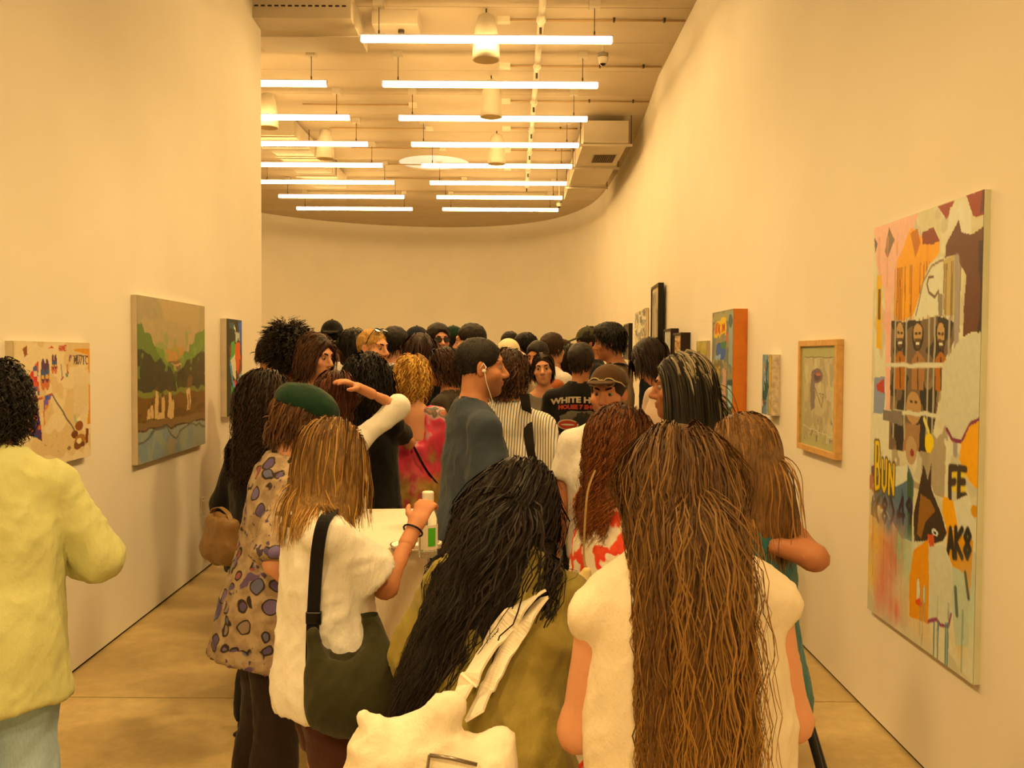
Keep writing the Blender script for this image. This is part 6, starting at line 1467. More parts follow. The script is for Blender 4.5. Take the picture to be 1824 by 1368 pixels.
# ---------------- small canvas
a = Art(60, 120, [(1358, 632), (1374, 631), (1374, 740), (1358, 737)], '#8a8a78', (1230, 540, 4.56), 0.03, 15, 0.5)
a.blot('#6a7a80', 5, 0.5, st=(1, 0.4)); a.poly([(640, 420), (662, 418), (662, 910), (645, 905), (640, 640)], '#c89a3a'); a.poly([(620, 450), (635, 470), (620, 620), (640, 680), (600, 860), (590, 700), (610, 600)], '#2f4a44'); a.blot('#b0543a', 9, 0.66, st=(1, 0.5), k=3); a.blot('#d8c8a0', 9, 0.70, st=(1, 0.4), k=6); a.blot('#22261e', 10, 0.70, (0, 0.5, 1, 1), st=(1, 0.4), k=9)
p0, p1, zt, zb = right_pic(1358, 1374, (632, 631), (737, 741), 0.055)
hang(p0, p1, zt, zb, 0.055, 'small deep-sided abstract canvas between orange box and oak frame', a, mat('spattered_white_edge', '#d3c8b4', 0.8, 0.25, 40))
# ---------------- orange box picture
a = Art(75, 125, [(1268, 557), (1305, 551), (1305, 750), (1268, 742)], '#8a7a52', (1230, 540, 4.56), 0.02, 17, 0.6)
a.blot('#6a6a58', 5, 0.5); a.poly([(175, 90), (345, 60), (345, 130), (175, 160)], '#9a8a58'); a.poly([(190, 170), (285, 110), (290, 250), (190, 280)], '#dca82c'); a.text('WIN IN', ((198, 175), (275, 235)), '#b03020', 0.022); a.ell((245, 390), (42, 72), '#3c5a8c'); a.ell((265, 340), (26, 30), '#3f6a44'); a.poly([(200, 430), (250, 410), (240, 460), (195, 460)], '#8c98a0'); a.poly([(285, 240), (300, 240), (300, 330), (288, 320)], '#c0523c'); a.poly([(305, 80), (340, 70), (340, 500), (310, 500)], '#8f917c'); a.ell((322, 150), (16, 50), '#4a5450'); a.poly([(195, 480), (250, 470), (250, 700), (195, 720)], '#6a5c34'); a.blot('#b58a3c', 8, 0.6, (0, 0.45, 0.6, 1), 0.8); a.poly([(262, 540), (290, 540), (290, 860), (262, 880)], '#c08a68'); a.poly([(300, 630), (342, 620), (342, 860), (300, 870)], '#2e4440'); a.text('IHIHI', ((305, 680), (340, 840)), '#a0b0a0', 0.02); a.poly([(175, 760), (250, 720), (250, 900), (175, 900)], '#4a4238'); a.blot('#7a3a4a', 9, 0.68, (0, 0, 0.2, 1), 0.9, k=6)
p0, p1, zt, zb = right_pic(1268, 1305, (557, 551), (742, 750), 0.10)
hang(p0, p1, zt, zb, 0.10, 'deep box picture with bright orange wooden sides', a, mat('orange_wood', '#d9822a', 0.45, 0.06, 20))
# ---------------- narrow ochre canvas
a = Art(50, 110, [(1240, 608), (1258, 607), (1258, 698), (1240, 694)], '#a58c3c', (1230, 540, 4.56), 0.03, 19, 0.5)
a.blot('#b59a48', 4, 0.5); a.poly([(43, 480), (128, 420), (128, 730), (43, 730)], '#8c6a2c'); a.poly([(45, 400), (75, 380), (80, 500), (50, 480)], '#5a4a28'); a.blot('#c0843c', 8, 0.6, (0, 0.4, 1, 1), k=3); a.blot('#4a3c20', 9, 0.66, (0, 0.3, 1, 1), k=6)
p0, p1, zt, zb = right_pic(1240, 1258, (608, 607), (694, 698), 0.03)
hang(p0, p1, zt, zb, 0.03, 'narrow ochre canvas left of the orange box picture', a)
# ---------------- dark frames farther along
WENGE = mat('dark_wenge', '#2a1a16', 0.4); BLK = mat('black_lacquer', '#0f0d0e', 0.3)
def simple_art(x0, x1, yt, yb, base, spots, seed):
    a = Art(50, 80, [(x0, yt), (x1, yt), (x1, yb), (x0, yb)], base, (0, 0, 1), 0.03, seed, 0.7)
    for k, (c, f, th) in enumerate(spots): a.blot(c, f, th, k=3 * k)
    return a
p0, p1, zt, zb = right_pic(1198, 1212, (594, 592), (640, 641), 0.09)
hang(p0, p1, zt, zb, 0.09, 'dark deep frame with small orange picture, nearer of the stepped pair', simple_art(1198, 1212, 596, 640, '#b5803c', [('#c8a468', 5, 0.5), ('#8a4020', 7, 0.6)], 21), frame=0.02, fmat=WENGE, name='framed_picture', cat='picture', mat_w=0.02)
p0, p1, zt, zb = right_pic(1181, 1194, (588, 584), (650, 652), 0.08)
hang(p0, p1, zt, zb, 0.08, 'dark deep frame with pale picture, farther of the stepped pair', simple_art(1181, 1194, 590, 650, '#b7a890', [('#a89884', 4, 0.5)], 22), frame=0.02, fmat=WENGE, name='framed_picture', cat='picture')
p0, p1, zt, zb = right_pic(1158, 1171, (512, 506), (688, 692), 0.06)
hang(p0, p1, zt, zb, 0.06, 'tall black frame standing above the others on the right wall', simple_art(1158, 1171, 512, 690, '#a8906c', [('#94805f', 3, 0.5), ('#6a5a48', 4, 0.66)], 23), frame=0.03, fmat=BLK, name='framed_picture', cat='picture', mat_w=0.04)
p0, p1, zt, zb = right_pic(1130, 1150, (556, 552), (640, 642), 0.03)
hang(p0, p1, zt, zb, 0.03, 'pale unframed canvas with grey flecks beyond the tall black frame', simple_art(1130, 1150, 554, 640, '#c9a878', [('#8a8068', 8, 0.5), ('#b0564a', 12, 0.72), ('#5c5c50', 10, 0.6), ('#d8c498', 9, 0.66)], 24), mat('white_canvas_edge', '#d8cfbc', 0.8))
p0, p1, zt, zb = right_pic(1110, 1119, (578, 576), (640, 641), 0.06)
hang(p0, p1, zt, zb, 0.06, 'farthest black frame on the right wall, dark print inside', simple_art(1110, 1119, 578, 640, '#4a4030', [('#3a3228', 4, 0.5), ('#b09a70', 9, 0.72)], 25), frame=0.025, fmat=BLK, name='framed_picture', cat='picture')
# ================================================================== services under the ceiling
DUCT = mat('painted_duct', (0.76, 0.72, 0.64), 0.6, 0.06, 3.0)
DARKV = mat('vent_dark', '#2a2018', 0.8)
def duct(label, x0, x1, y0, y1, z0, z1, vent=None, bars=(), slots=False):
    r = empty('air_duct', ((x0 + x1) / 2, y0, z1), 0, label, 'duct'); cx = (x0 + x1) / 2; M = Matrix.Translation((-cx, -y0, -z1))
    B = lambda lo, hi, nm, m, bv=0.0: MB().box(lo, hi, M).build(nm, m, r, bevel=bv)
    n = max(2, int((y1 - y0) / 1.2)); st = (y1 - y0) / n
    for i in range(n): B((x0, y0 + i * st + 0.003, z0), (x1, y0 + (i + 1) * st - 0.003, z1), 'duct_section', DUCT, 0.006)
    for i in range(1, n): B((x0 - 0.012, y0 + i * st - 0.015, z0 - 0.012), (x1 + 0.012, y0 + i * st + 0.015, z1), 'flange', DUCT)
    for yb in bars:
        B((x0 - 0.05, yb - 0.02, z0 - 0.035), (x1 + 0.06, yb + 0.02, z0 - 0.005), 'hanger_bar', DUCT)
        for x in (x0 - 0.035, x1 + 0.045): MB().tube([M @ Vector((x, yb, z0 - 0.03)), M @ Vector((x, yb, CEIL))], 0.006, 6).build('hanger_rod', STEEL, r)
    if vent:
        vx0, vx1, vy0, vy1 = vent
        B((vx0 - 0.02, vy0 - 0.02, z0 - 0.008), (vx1 + 0.02, vy1 + 0.02, z0), 'grille_frame', DUCT); B((vx0, vy0, z0 - 0.011), (vx1, vy1, z0 - 0.004), 'grille_opening', DARKV)
        k = 11
        for i in range(k): B((vx0 + (vx1 - vx0) * (i + 0.35) / k, vy0, z0 - 0.016), (vx0 + (vx1 - vx0) * (i + 0.65) / k, vy1, z0 - 0.009), 'grille_slat', mat('vent_slat', '#7c6242', 0.6))
    if slots:
        for i in range(14): B((x0 + 0.14 + i * 0.06, y0 - 0.004, z0 + 0.10), (x0 + 0.175 + i * 0.06, y0 + 0.004, z0 + 0.112), 'vent_slot', DARKV)
    return r
duct('long white air duct with a dark grille beside the right wall', 0.93, 1.53, 12.04, 16.5, 4.45, 4.74, (1.14, 1.45, 12.75, 13.25), (12.12, 13.6, 15.2))
duct('white air duct over the far left-hand lamps', -3.55, -2.98, 12.3, 16.2, 4.58, 4.80, None, (13.0, 15.0))
duct('boxy white air unit in the upper left corner of the ceiling', -2.45, -1.45, 8.08, 9.0, 4.60, CEIL, None, (), True)
u = empty('air_duct', (-1.05, 8.72, CEIL), 0, 'short square duct stub right of the boxy air unit', 'duct')
MB().box((-0.28, -0.25, -0.14), (0.15, 0.25, 0)).build('duct_box', DUCT, u, bevel=0.006); MB().tube([(-0.02, -0.1, -0.14), (-0.02, -0.1, -0.17)], 0.03, 12).build('duct_spigot', STEEL, u)
# tapering white pendants
PEND = mat('pendant_white', (0.82, 0.79, 0.72), 0.55)
for i, (x, y, lab) in enumerate(((-0.26, 8.45, 'nearest white tapered pendant drum above the right lamp row'), (-0.26, 10.45, 'second white tapered pendant drum above the right lamp row'), (-0.24, 13.0, 'third white tapered pendant drum above the right lamp row'), (-3.05, 11.25, 'nearer white pendant drum by the left duct'), (-2.70, 13.0, 'farther white pendant drum by the left duct'))):
    r = empty('pendant_drum', (x, y, CEIL), 0, lab, 'pendant', 'white pendant drums'); zb = 4.36 - CEIL if x > -1 else 4.42 - CEIL
    MB().lathe([(0.13, zb), (0.122, zb + 0.14), (0.105, zb + 0.28), (0.075, zb + 0.40), (0.03, zb + 0.425)], n=24).build('drum', PEND, r, True)
    MB().lathe([(0.118, zb - 0.004), (0.118, zb + 0.004)], n=24).build('drum_face', mat('pendant_face', '#c9b48c', 0.6), r)
    MB().tube([(0, 0, zb + 0.42), (0, 0, 0)], 0.008, 6).build('rod', STEEL, r)
# sprinkler pipe running towards the far end
r = empty('sprinkler_pipe', (0.25, 6.0, 4.74), 0, 'white pipe with small sprinkler heads running along the ceiling', 'pipe')
MB().tube([(0, 0, 0), (0, 10.3, 0)], 0.032, 12).build('pipe', PEND, r, True)
for i in range(8):
    y = 1.1 + i * 1.3685
    MB().lathe([(0.045, -0.02), (0.045, 0.02)], n=14, M=Matrix.Translation((0, y, 0)) @ Matrix.Rotation(math.pi / 2, 4, 'X')).build('pipe_coupling', PEND, r)
    MB().tube([(0, y + 0.12, -0.03), (0, y + 0.12, -0.09)], 0.012, 8).build('sprinkler_head', STEEL, r); MB().tube([(0, y, 0.03), (0, y, CEIL - 4.74)], 0.008, 6).build('pipe_hanger', STEEL, r)
# conduits crossing to the right wall
CON = mat('painted_conduit', '#a98f66', 0.6)
for i in range(7):
    y = 8.66 + 1.3685 * i; xw = 1.63 if y < 11 else 1.70
    if 11.9 < y < 16.6: xw = 0.86
    r = empty('conduit', (-0.1, y, CEIL - 0.022), 0, 'thin conduit crossing the ceiling above the %s right-hand lamp' % ORD[i], 'conduit', 'ceiling conduits')
    MB().tube([(0.0, 0, 0), (0.55, 0.01, 0), (0.75, -0.012, -0.01), (1.0, 0.0, 0), (xw + 0.1, 0, 0)], 0.011, 6).build('tube', CON, r, True)
    MB().box((0.0 - 0.06, -0.04, -0.03), (0.06, 0.04, 0.022)).build('junction_box', BOXM, r)
    for x in (0.35, 1.05, xw - 0.1): MB().box((x - 0.01, -0.02, -0.014), (x + 0.01, 0.02, 0.022)).build('clip', STEEL, r)
for i in range(5):
    y = 11.6 + 1.2 * i
    r = empty('conduit', (-3.6 + 0.1 * i, y, CEIL - 0.022), 0, 'thin conduit across the left part of the ceiling, %s' % ORD[i], 'conduit', 'left ceiling conduits')
    MB().tube([(0.9, 0, 0), (1.3, 0.012, 0), (1.7, -0.012, -0.008), (2.3, 0.0, 0)], 0.011, 6).build('tube', CON, r, True); MB().box((2.26, -0.04, -0.03), (2.36, 0.04, 0.022)).build('junction_box', BOXM, r)
# dome cameras
def domecam(px, py, d, sc, label):
    q = at(px, py, d); r = empty('dome_camera', q, 0, label, 'camera')
    MB().lathe([(0.052 * sc, 0.018 * sc), (0.055 * sc, 0.06 * sc), (0.02 * sc, 0.075 * sc)], n=18).build('mount', mat('camera_grey', '#8c8678', 0.5), r, True)
    MB().lathe([(0.035 * sc, -0.045 * sc), (0.05 * sc, -0.02 * sc), (0.056 * sc, 0.018 * sc)], n=18).build('shell', PEND, r, True)
    MB().lathe([(0.004 * sc, -0.066 * sc), (0.022 * sc, -0.06 * sc), (0.034 * sc, -0.044 * sc), (0.036 * sc, -0.03 * sc)], n=16).build('lens_dome', mat('smoked_dome', '#15120f', 0.1), r, True)
    MB().tube([(0, 0, 0.07 * sc), (0, 0, CEIL - q.z)], 0.012, 8).build('drop_rod', PEND, r)
domecam(1074, 106, 9.2, 1.0, 'white security dome camera hanging right of the nearest lamp'); domecam(996, 364, 16.9, 1.0, 'tiny dark dome camera at the far end of the right lamps')
# ================================================================== table, bottle, bags, bin, stool
def W(p, v): return Matrix.Rotation(p.rz, 4, 'Z') @ Vector(v) + p.loc       # person's frame -> world
def sdf_thing(name, F, material, parent=None, amp=0.004, seed=1, f=(9, 9, 9), it=2):
    V, Q = F.mesh(); V = relax(V, Q, it); V = folds(V, Q, amp, seed, f); return link(name, np_mesh(name, V, Q), material, parent)
def bvh_world(root, names):
    bpy.context.view_layer.update(); V = []; F = []
    for c in root.children:
        if c.name.split('.')[0] in names:
            M = Matrix.Translation(root.location) @ Matrix.Rotation(root.rotation_euler.z, 4, 'Z'); k = len(V)
            V += [M @ v.co for v in c.data.vertices]; F += [[i + k for i in q.vertices] for q in c.data.polygons]
    return BVHTree.FromPolygons(V, F)
def stick(bv, px, py, d, off=0.008):
    """the point of a garment seen at pixel (px, py), a little proud of the cloth; d metres where the ray misses"""
    o = Vector((0, 0, CAMZ)); r = ray(px, py).normalized(); h = bv.ray_cast(o, r)
    return (h[0] - r * off) if h[0] is not None else at(px, py, d)
# --- table under a white cloth
TZ = 0.92
t = empty('drinks_table', (-0.492, 3.63, 0), math.radians(5), 'narrow table under a white cloth in the middle of the crowd', 'table')
CLOTH = CL('white_tablecloth', '#e6e0d2', 0.03)
hw, hl = 0.145, 0.42
MB().box((-hw + 0.01, -hl + 0.01, TZ - 0.03), (hw - 0.01, hl - 0.01, TZ - 0.004)).build('tabletop', mat('table_board', '#8a6a44', 0.6), t)
for x in (-1, 1):
    for y in (-1, 1): MB().tube([(x * (hw - 0.04), y * (hl - 0.05), 0), (x * (hw - 0.04), y * (hl - 0.05), TZ - 0.03)], 0.016, 8).build('leg', STEEL, t)
N_ = 96; rings = []; V = []; F = []
def perim(s_, gx, gy):
    per = 4 * (hw + hl); q = s_ * per
    for (x0, y0), (x1, y1) in (((-hw, -hl), (hw, -hl)), ((hw, -hl), (hw, hl)), ((hw, hl), (-hw, hl)), ((-hw, hl), (-hw, -hl))):
        L = math.hypot(x1 - x0, y1 - y0)
        if q <= L: return x0 + (x1 - x0) * q / L, y0 + (y1 - y0) * q / L
        q -= L
    return -hw, -hl
levels = [(0.0, TZ), (0.004, TZ - 0.006), (0.006, TZ - 0.1), (0.010, TZ - 0.3), (0.016, TZ - 0.55), (0.024, 0.06)]
for o_, z in levels:
    for i in range(N_):
        x, y = perim(i / N_, 0, 0); n = Vector((x / hw, y / hl, 0)); n = Vector((math.copysign(1, x) if abs(abs(x) - hw) < 1e-6 else 0, math.copysign(1, y) if abs(abs(y) - hl) < 1e-6 else 0, 0)).normalized() if True else n
        wv = 1 + (0.9 * math.sin(i * 1.05) + 0.5 * math.sin(i * 0.43 + 1)) * min(1, (TZ - z) / 0.4)
        V.append((x + n.x * o_ * wv, y + n.y * o_ * wv, z))
for j in range(len(levels) - 1):
    for i in range(N_): k = (i + 1) % N_; F.append((j * N_ + i, j * N_ + k, (j + 1) * N_ + k, (j + 1) * N_ + i)[::-1])
F.append(tuple(range(N_)))
cl = MB().add(V, F).build('tablecloth', CLOTH, None, False); cl.location = t.location; cl.rotation_euler = t.rotation_euler
tag(cl, 'plain white cloth draped to the floor over the narrow table', 'tablecloth')
# --- bottle on the table
q = at_z(762, 992, TZ); b = empty('bottle', (q.x, q.y, TZ + 0.001), 0.3, 'clear bottle with white cap and green label standing on the table', 'bottle')
n_ = NT('clear_glass'); n_.b.inputs['Transmission Weight'].default_value = 0.85; n_.b.inputs['Roughness'].default_value = 0.05; n_.b.inputs['IOR'].default_value = 1.4; n_.b.inputs['Base Color'].default_value = (0.85, 0.9, 0.85, 1)
MB().lathe([(0.02, 0.0), (0.031, 0.002), (0.033, 0.01), (0.033, 0.125), (0.029, 0.15), (0.016, 0.178), (0.014, 0.198)], n=24).build('bottle_body', n_.m, b, True)
MB().lathe([(0.020, 0.192), (0.0205, 0.222), (0.0185, 0.226)], n=20).build('bottle_cap', mat('white_cap', '#e8e4dc', 0.35), b)
def arc_label(nm, m_, r, a0, a1, z0, z1, par):
    V = []; F = []; k = 12
    for i in range(k + 1):
        an = a0 + (a1 - a0) * i / k
        for rr_ in (r, r + 0.0008):
            for z in (z0, z1): V.append((rr_ * math.cos(an), rr_ * math.sin(an), z))
    for i in range(k):
        o_ = 4 * i; F += [(o_ + 2, o_ + 6, o_ + 7, o_ + 3), (o_, o_ + 1, o_ + 5, o_ + 4)]
    return MB().add(V, F).build(nm, m_, par, True)
lb = arc_label('label_paper', mat('label_white', '#e6e0d4', 0.6), 0.0335, -2.6, -0.2, 0.03, 0.115, b)
arc_label('label_green_panel', mat('label_green', '#4fb82c', 0.5), 0.0345, -1.75, -0.95, 0.042, 0.105, lb)
tr = MB().lathe([(0.085, 0.0), (0.092, 0.004), (0.10, 0.014), (0.096, 0.014), (0.088, 0.006)], n=28).build('tray', mat('bright_tin', '#c8c2b0', 0.2, metal=0.8), None, True); tr.location = (q.x - 0.05, q.y + 0.14, TZ + 0.001); tag(tr, 'small shiny round tray behind the bottle', 'tray')
# --- can in the raised hand
p = PEOPLE['bushy']; c = W(p, p.grip)
cn = empty('drink_can', c - Vector((0, 0, 0.05)), 0, 'pale drink can held up in the crowd', 'can')
MB().lathe([(0.022, -0.02), (0.028, -0.012), (0.029, 0.10), (0.023, 0.112)], n=18).build('can_body', mat('pale_can', '#bfc3a8', 0.35), cn, True); MB().lathe([(0.024, 0.110), (0.024, 0.115)], n=18).build('can_lid', mat('can_lid_metal', '#c9c4b8', 0.25, metal=0.9), cn)
# --- olive sling bag of the bob-haired person
OLB = CL('olive_canvas_bag', '#34341f', 0.12)
p = PEOPLE['bob']; k = p.k
bv0 = bvh_world(p.root, ('shirt',)); g = stick(bv0, 600, 1180, 2.3); g = at(628, 1215, g.y - 0.055)
bag = empty('sling_bag', (g.x, g.y, 0.55), 0, 'slouchy olive cloth sling bag with black strap hanging from the white shirt', 'bag')
F = Field(Vector((-0.20, -0.12, -0.02)), Vector((0.22, 0.12, 0.42)), 0.009)
zb = g.z - 0.55
F.add(Ell((0.0, 0, zb - 0.02), (0.118, 0.055, 0.115)), 0.0).add(Ell((0.01, 0, zb - 0.06), (0.112, 0.060, 0.07)), 0.05).add(Cone((-0.075, 0, zb + 0.03), (-0.098, 0.0, zb + 0.12), 0.035, 0.018), 0.04).add(Cone((0.07, 0.01, zb + 0.04), (0.022, 0.03, zb + 0.21), 0.038, 0.016), 0.05)
F.sub(Ell((-0.02, -0.0, zb + 0.115), (0.055, 0.035, 0.075)), 0.02)
sdf_thing('bag_body', F, OLB, bag, 0.007, 4, (10, 10, 5))
sh = W(p, p.sh[0] + Vector((-0.045 * k, 0.0, 0.075 * k)))
L_ = lambda v: Vector(v) - bag.location
b0 = bag.location + Vector((-0.098, 0.0, zb + 0.115)); b1 = bag.location + Vector((0.022, 0.03, zb + 0.20))
STRAP = CL('black_webbing', '#121116', 0.1)
bb = W(p, p.U(0.10, -0.155, 1.18)); bb2 = W(p, p.U(0.13, -0.150, 1.05))
bv = bvh_world(p.root, ('shirt', 'collar')); pts = [stick(bv, x, y, 2.3) for x, y in ((556, 1262), (556, 1150), (560, 1060), (566, 980), (576, 930), (592, 908))]
ribbon([L_(v) for v in pts], 0.034, 0.004, side=(1, -0.2, 0)).build('shoulder_strap', STRAP, bag)
MB().box((-0.02, -0.008, -0.016), (0.02, 0.008, 0.016), Matrix.Translation(L_(stick(bv, 559, 1100, 2.3, 0.012)))).build('strap_buckle', BLACKP, bag, bevel=0.003)
# --- white tote of the black-haired person
p = PEOPLE['blackhair']
WT = CL('white_canvas_tote', '#e4dccb', 0.04); bv1 = bvh_world(p.root, ('blouse',))
g = at(770, 1400, 1.62); tb = empty('tote_bag', (g.x, g.y, g.z), 0, 'big white canvas tote with zip pocket on the back of the olive blouse', 'bag')
F = Field((-0.30, -0.16, -0.24), (0.26, 0.16, 0.26), 0.009)
F.add(Box((0.0, 0, -0.06), (0.145, 0.055, 0.15), Matrix.Rotation(math.radians(4), 4, 'Y'), 0.05), 0.0).add(Cone((-0.13, 0, 0.02), (-0.10, -0.01, 0.10), 0.035, 0.015), 0.04).add(Cone((-0.03, 0.0, 0.06), (0.035, 0.0, 0.150), 0.060, 0.022, (0, 1, 0), 0.6), 0.05).add(Cone((0.11, 0.01, 0.02), (0.125, 0.01, 0.075), 0.035, 0.018), 0.04).add(Cone((-0.09, -0.01, 0.09), (-0.128, -0.015, 0.135), 0.016, 0.010), 0.03)
sdf_thing('bag_body', F, WT, tb, 0.010, 6, (7, 7, 6))
L_ = lambda v: Vector(v) - tb.location
ribbon([L_(v) for v in [at(806, 1262, 1.62)] + [stick(bv1, x, y, 1.8, o_) for x, y, o_ in ((824, 1232, 0.08), (842, 1200, 0.05), (860, 1170, 0.03), (878, 1142, 0.022), (898, 1115, 0.02), (920, 1090, 0.02), (944, 1068, 0.02), (962, 1058, 0.012))]], 0.045, 0.006, side=(1, 0, 0.6)).build('shoulder_strap', WT, tb)
ribbon([L_(v) for v in [at(845, 1275, 1.64)] + [stick(bv1, x, y, 1.8, o_) for x, y, o_ in ((858, 1245, 0.06), (874, 1215, 0.035), (888, 1188, 0.025), (902, 1160, 0.018), (920, 1130, 0.016), (940, 1100, 0.016), (966, 1066, 0.012))]], 0.038, 0.006, side=(1, 0, 0.6)).build('shoulder_strap', WT, tb)
zp = [L_(at(765, 1345, 1.555)), L_(at(800, 1350, 1.553)), L_(at(850, 1362, 1.552))]
MB().tube(zp, 0.0035, 6).build('zip', mat('zip_metal', '#8c8478', 0.3, metal=0.8), tb, True); MB().tube([zp[0], zp[0] + Vector((-0.004, -0.004, -0.03))], 0.003, 6).build('zip_pull', mat('zip_metal', '#8c8478'), tb)
# --- tan handbag by the left wall
TANB = mat('tan_leather', '#7d6038', 0.5, 0.12, 12)
g = at(394, 955, 3.45); hb = empty('handbag', (g.x, g.y, g.z), math.radians(-50), 'soft tan leather shoulder bag hanging by the left wall', 'bag'); hb.scale = (0.85,) * 3
F = Field((-0.2, -0.12, -0.16), (0.2, 0.12, 0.16), 0.009)
F.add(Box((0, 0, -0.01), (0.13, 0.045, 0.105), rd=0.04), 0.0).add(Ell((0, 0, -0.06), (0.14, 0.055, 0.05)), 0.05); F.sub(Ell((0.0, 0, 0.115), (0.085, 0.03, 0.035)), 0.01)
sdf_thing('bag_body', F, TANB, hb, 0.008, 8, (12, 12, 4))
ribbon([(-0.11, 0, 0.09), (-0.08, 0, 0.115), (0.0, 0.0, 0.13), (0.08, 0, 0.115), (0.11, 0, 0.09)], 0.02, 0.004, side=(0, 1, 0)).build('handle', TANB, hb)
# --- dark strap over the pinstripe shirt, with its bag in front
p = PEOPLE['stripe']; U = p.U
st = empty('messenger_bag', W(p, U(-0.30, 0.05, 0.80)), p.rz, 'dark messenger bag slung over the pinstripe shirt', 'bag')
IM = (Matrix.Translation(st.location) @ Matrix.Rotation(p.rz, 4, 'Z')).inverted()
Lp = lambda v: IM @ W(p, v)
bv2 = bvh_world(p.root, ('shirt',))
ribbon([IM @ v for v in [W(p, U(0.10, 0.02, 1.475))] + [stick(bv2, x, y, 4.1) for x, y in ((934, 702), (938, 730), (941, 765), (944, 800), (950, 840), (955, 880))]], 0.045, 0.005, side=(1, 0, 0)).build('shoulder_strap', CL('dark_webbing', '#241f1c'), st)
F = Field(A3(Lp(U(0.13, -0.24, 0.78))) - 0.2, A3(Lp(U(0.13, -0.24, 0.78))) + 0.2, 0.011); c_ = Lp(U(0.13, -0.235, 0.78))
F.add(Box(c_, (0.13, 0.035, 0.09), rd=0.025), 0.0); sdf_thing('bag_body', F, CL('dark_webbing', '#241f1c'), st, 0.004)
# --- backpacks
def backpack(p, label, m_, straps=True):
    r = empty('backpack', W(p, p.U(0, -0.25, 1.0)), p.rz, label, 'bag'); IM = (Matrix.Translation(r.location) @ Matrix.Rotation(p.rz, 4, 'Z')).inverted(); Lq = lambda v: IM @ W(p, v); U = p.U
    F = Field(A3(Lq(U(0, -0.24, 1.2))) - 0.3, A3(Lq(U(0, -0.24, 1.2))) + 0.3, 0.013)
    F.add(Box(Lq(U(0, -0.235, 1.22)), (0.145, 0.065, 0.20), rd=0.06), 0.0).add(Box(Lq(U(0, -0.315, 1.14)), (0.105, 0.03, 0.10), rd=0.03), 0.02)
    sdf_thing('pack_body', F, m_, r, 0.005)
    for x in (1, -1):
        ribbon([Lq(v) for v in (U(0.10 * x, -0.175, 1.40), U(0.11 * x, -0.075, 1.482), U(0.115 * x, 0.02, 1.475), U(0.12 * x, 0.115, 1.38), U(0.125 * x, 0.150, 1.25), U(0.14 * x, 0.10, 1.12), U(0.17 * x, -0.02, 1.06), U(0.13 * x, -0.16, 1.05))], 0.05, 0.009, side=(1, 0, 0)).build('pack_strap', m_, r)
    ribbon([Lq(v) for v in (U(-0.04, -0.20, 1.43), U(0, -0.20, 1.47), U(0.04, -0.20, 1.43))], 0.02, 0.006, side=(0, 1, 0)).build('grab_loop', m_, r)
backpack(PEOPLE['backpack'], 'navy backpack worn by the tall person in profile', CL('navy_nylon', '#1b2438', 0.12, 0.6)); backpack(PEOPLE['whitecollar'], 'dark navy backpack over the white-shirted back', CL('navy_nylon', '#1b2438'))
# --- cream shoulder bag in front of the floral dress, red-brown bag beyond
CRB = CL('cream_canvas_bag', '#d8c48c', 0.06)
g = at(1036, 1080, 2.45); cb = empty('shoulder_bag', g, 0, 'small cream shoulder bag against the orange-flowered dress', 'bag')
F = Field((-0.09, -0.09, -0.16), (0.11, 0.09, 0.12), 0.008); F.add(Box((0, 0, -0.03), (0.045, 0.03, 0.09), rd=0.025), 0.0).add(Cone((0.0, 0, 0.05), (0.015, 0, 0.10), 0.03, 0.012), 0.03)
sdf_thing('bag_body', F, CRB, cb, 0.005)
ribbon([(0.015, 0, 0.09)] + [at(x, y, d_) - g for x, y, d_ in ((1040, 990, 2.50), (1042, 930, 2.56), (1047, 875, 2.62), (1060, 838, 2.70))], 0.006, 0.003, side=(1, 0, 0)).build('shoulder_strap', CL('tan_cord', '#8a7248'), cb)
p = PEOPLE['browncap']; g = W(p, p.wri[0] + p.hdir[0] * 0.17 * p.k); rb = empty('carrier_bag', g + Vector((0, 0, -0.40)), 0.2, 'red-brown striped carrier bag held at knee height behind the white top', 'bag')
F = Field((-0.2, -0.1, -0.02), (0.2, 0.1, 0.32), 0.010); F.add(Box((0, 0, 0.14), (0.12, 0.045, 0.14), rd=0.03), 0.0)
tt = NT('striped_carrier'); sx = tt.n('ShaderNodeTexCoord'); sp = tt.n('ShaderNodeSeparateXYZ'); tt.l(sx.outputs['Object'], sp.inputs[0]); mm = tt.n('ShaderNodeMath', operation='PINGPONG'); mm.inputs[1].default_value = 0.04; tt.l(sp.outputs[0], mm.inputs[0])
tt.l(tt.ramp(mm.outputs[0], [(0.0, srgb('#8a3a20')), (0.02, srgb('#8a3a20')), (0.024, srgb('#3a2018'))]), tt.b.inputs['Base Color']); tt.b.inputs['Roughness'].default_value = 0.5
sdf_thing('bag_body', F, tt.m, rb, 0.006)
for y in (-0.03, 0.03): ribbon([(-0.06, y, 0.27), (-0.03, y * 0.5, 0.37), (0, 0, 0.405), (0.03, y * 0.5, 0.37), (0.06, y, 0.27)], 0.014, 0.003, side=(0, 1, 0)).build('handle', CL('dark_webbing', '#241f1c'), rb)
# --- dark green bin on the floor behind the printed shirt
q = at_z(448, 1238, 0.0); bn = empty('waste_bin', (q.x + 0.03, q.y + 0.10, 0), 0, 'dark green round bin on the floor behind the dark trousers', 'bin')
GB = mat('green_bin_plastic', '#22402f', 0.5)
MB().lathe([(0.09, 0.0), (0.105, 0.004), (0.135, 0.34), (0.128, 0.34), (0.098, 0.012)], n=24).build('bin_body', GB, bn, True); MB().lathe([(0.128, 0.325), (0.146, 0.328), (0.146, 0.345), (0.128, 0.345)], n=24).build('bin_rim', GB, bn)
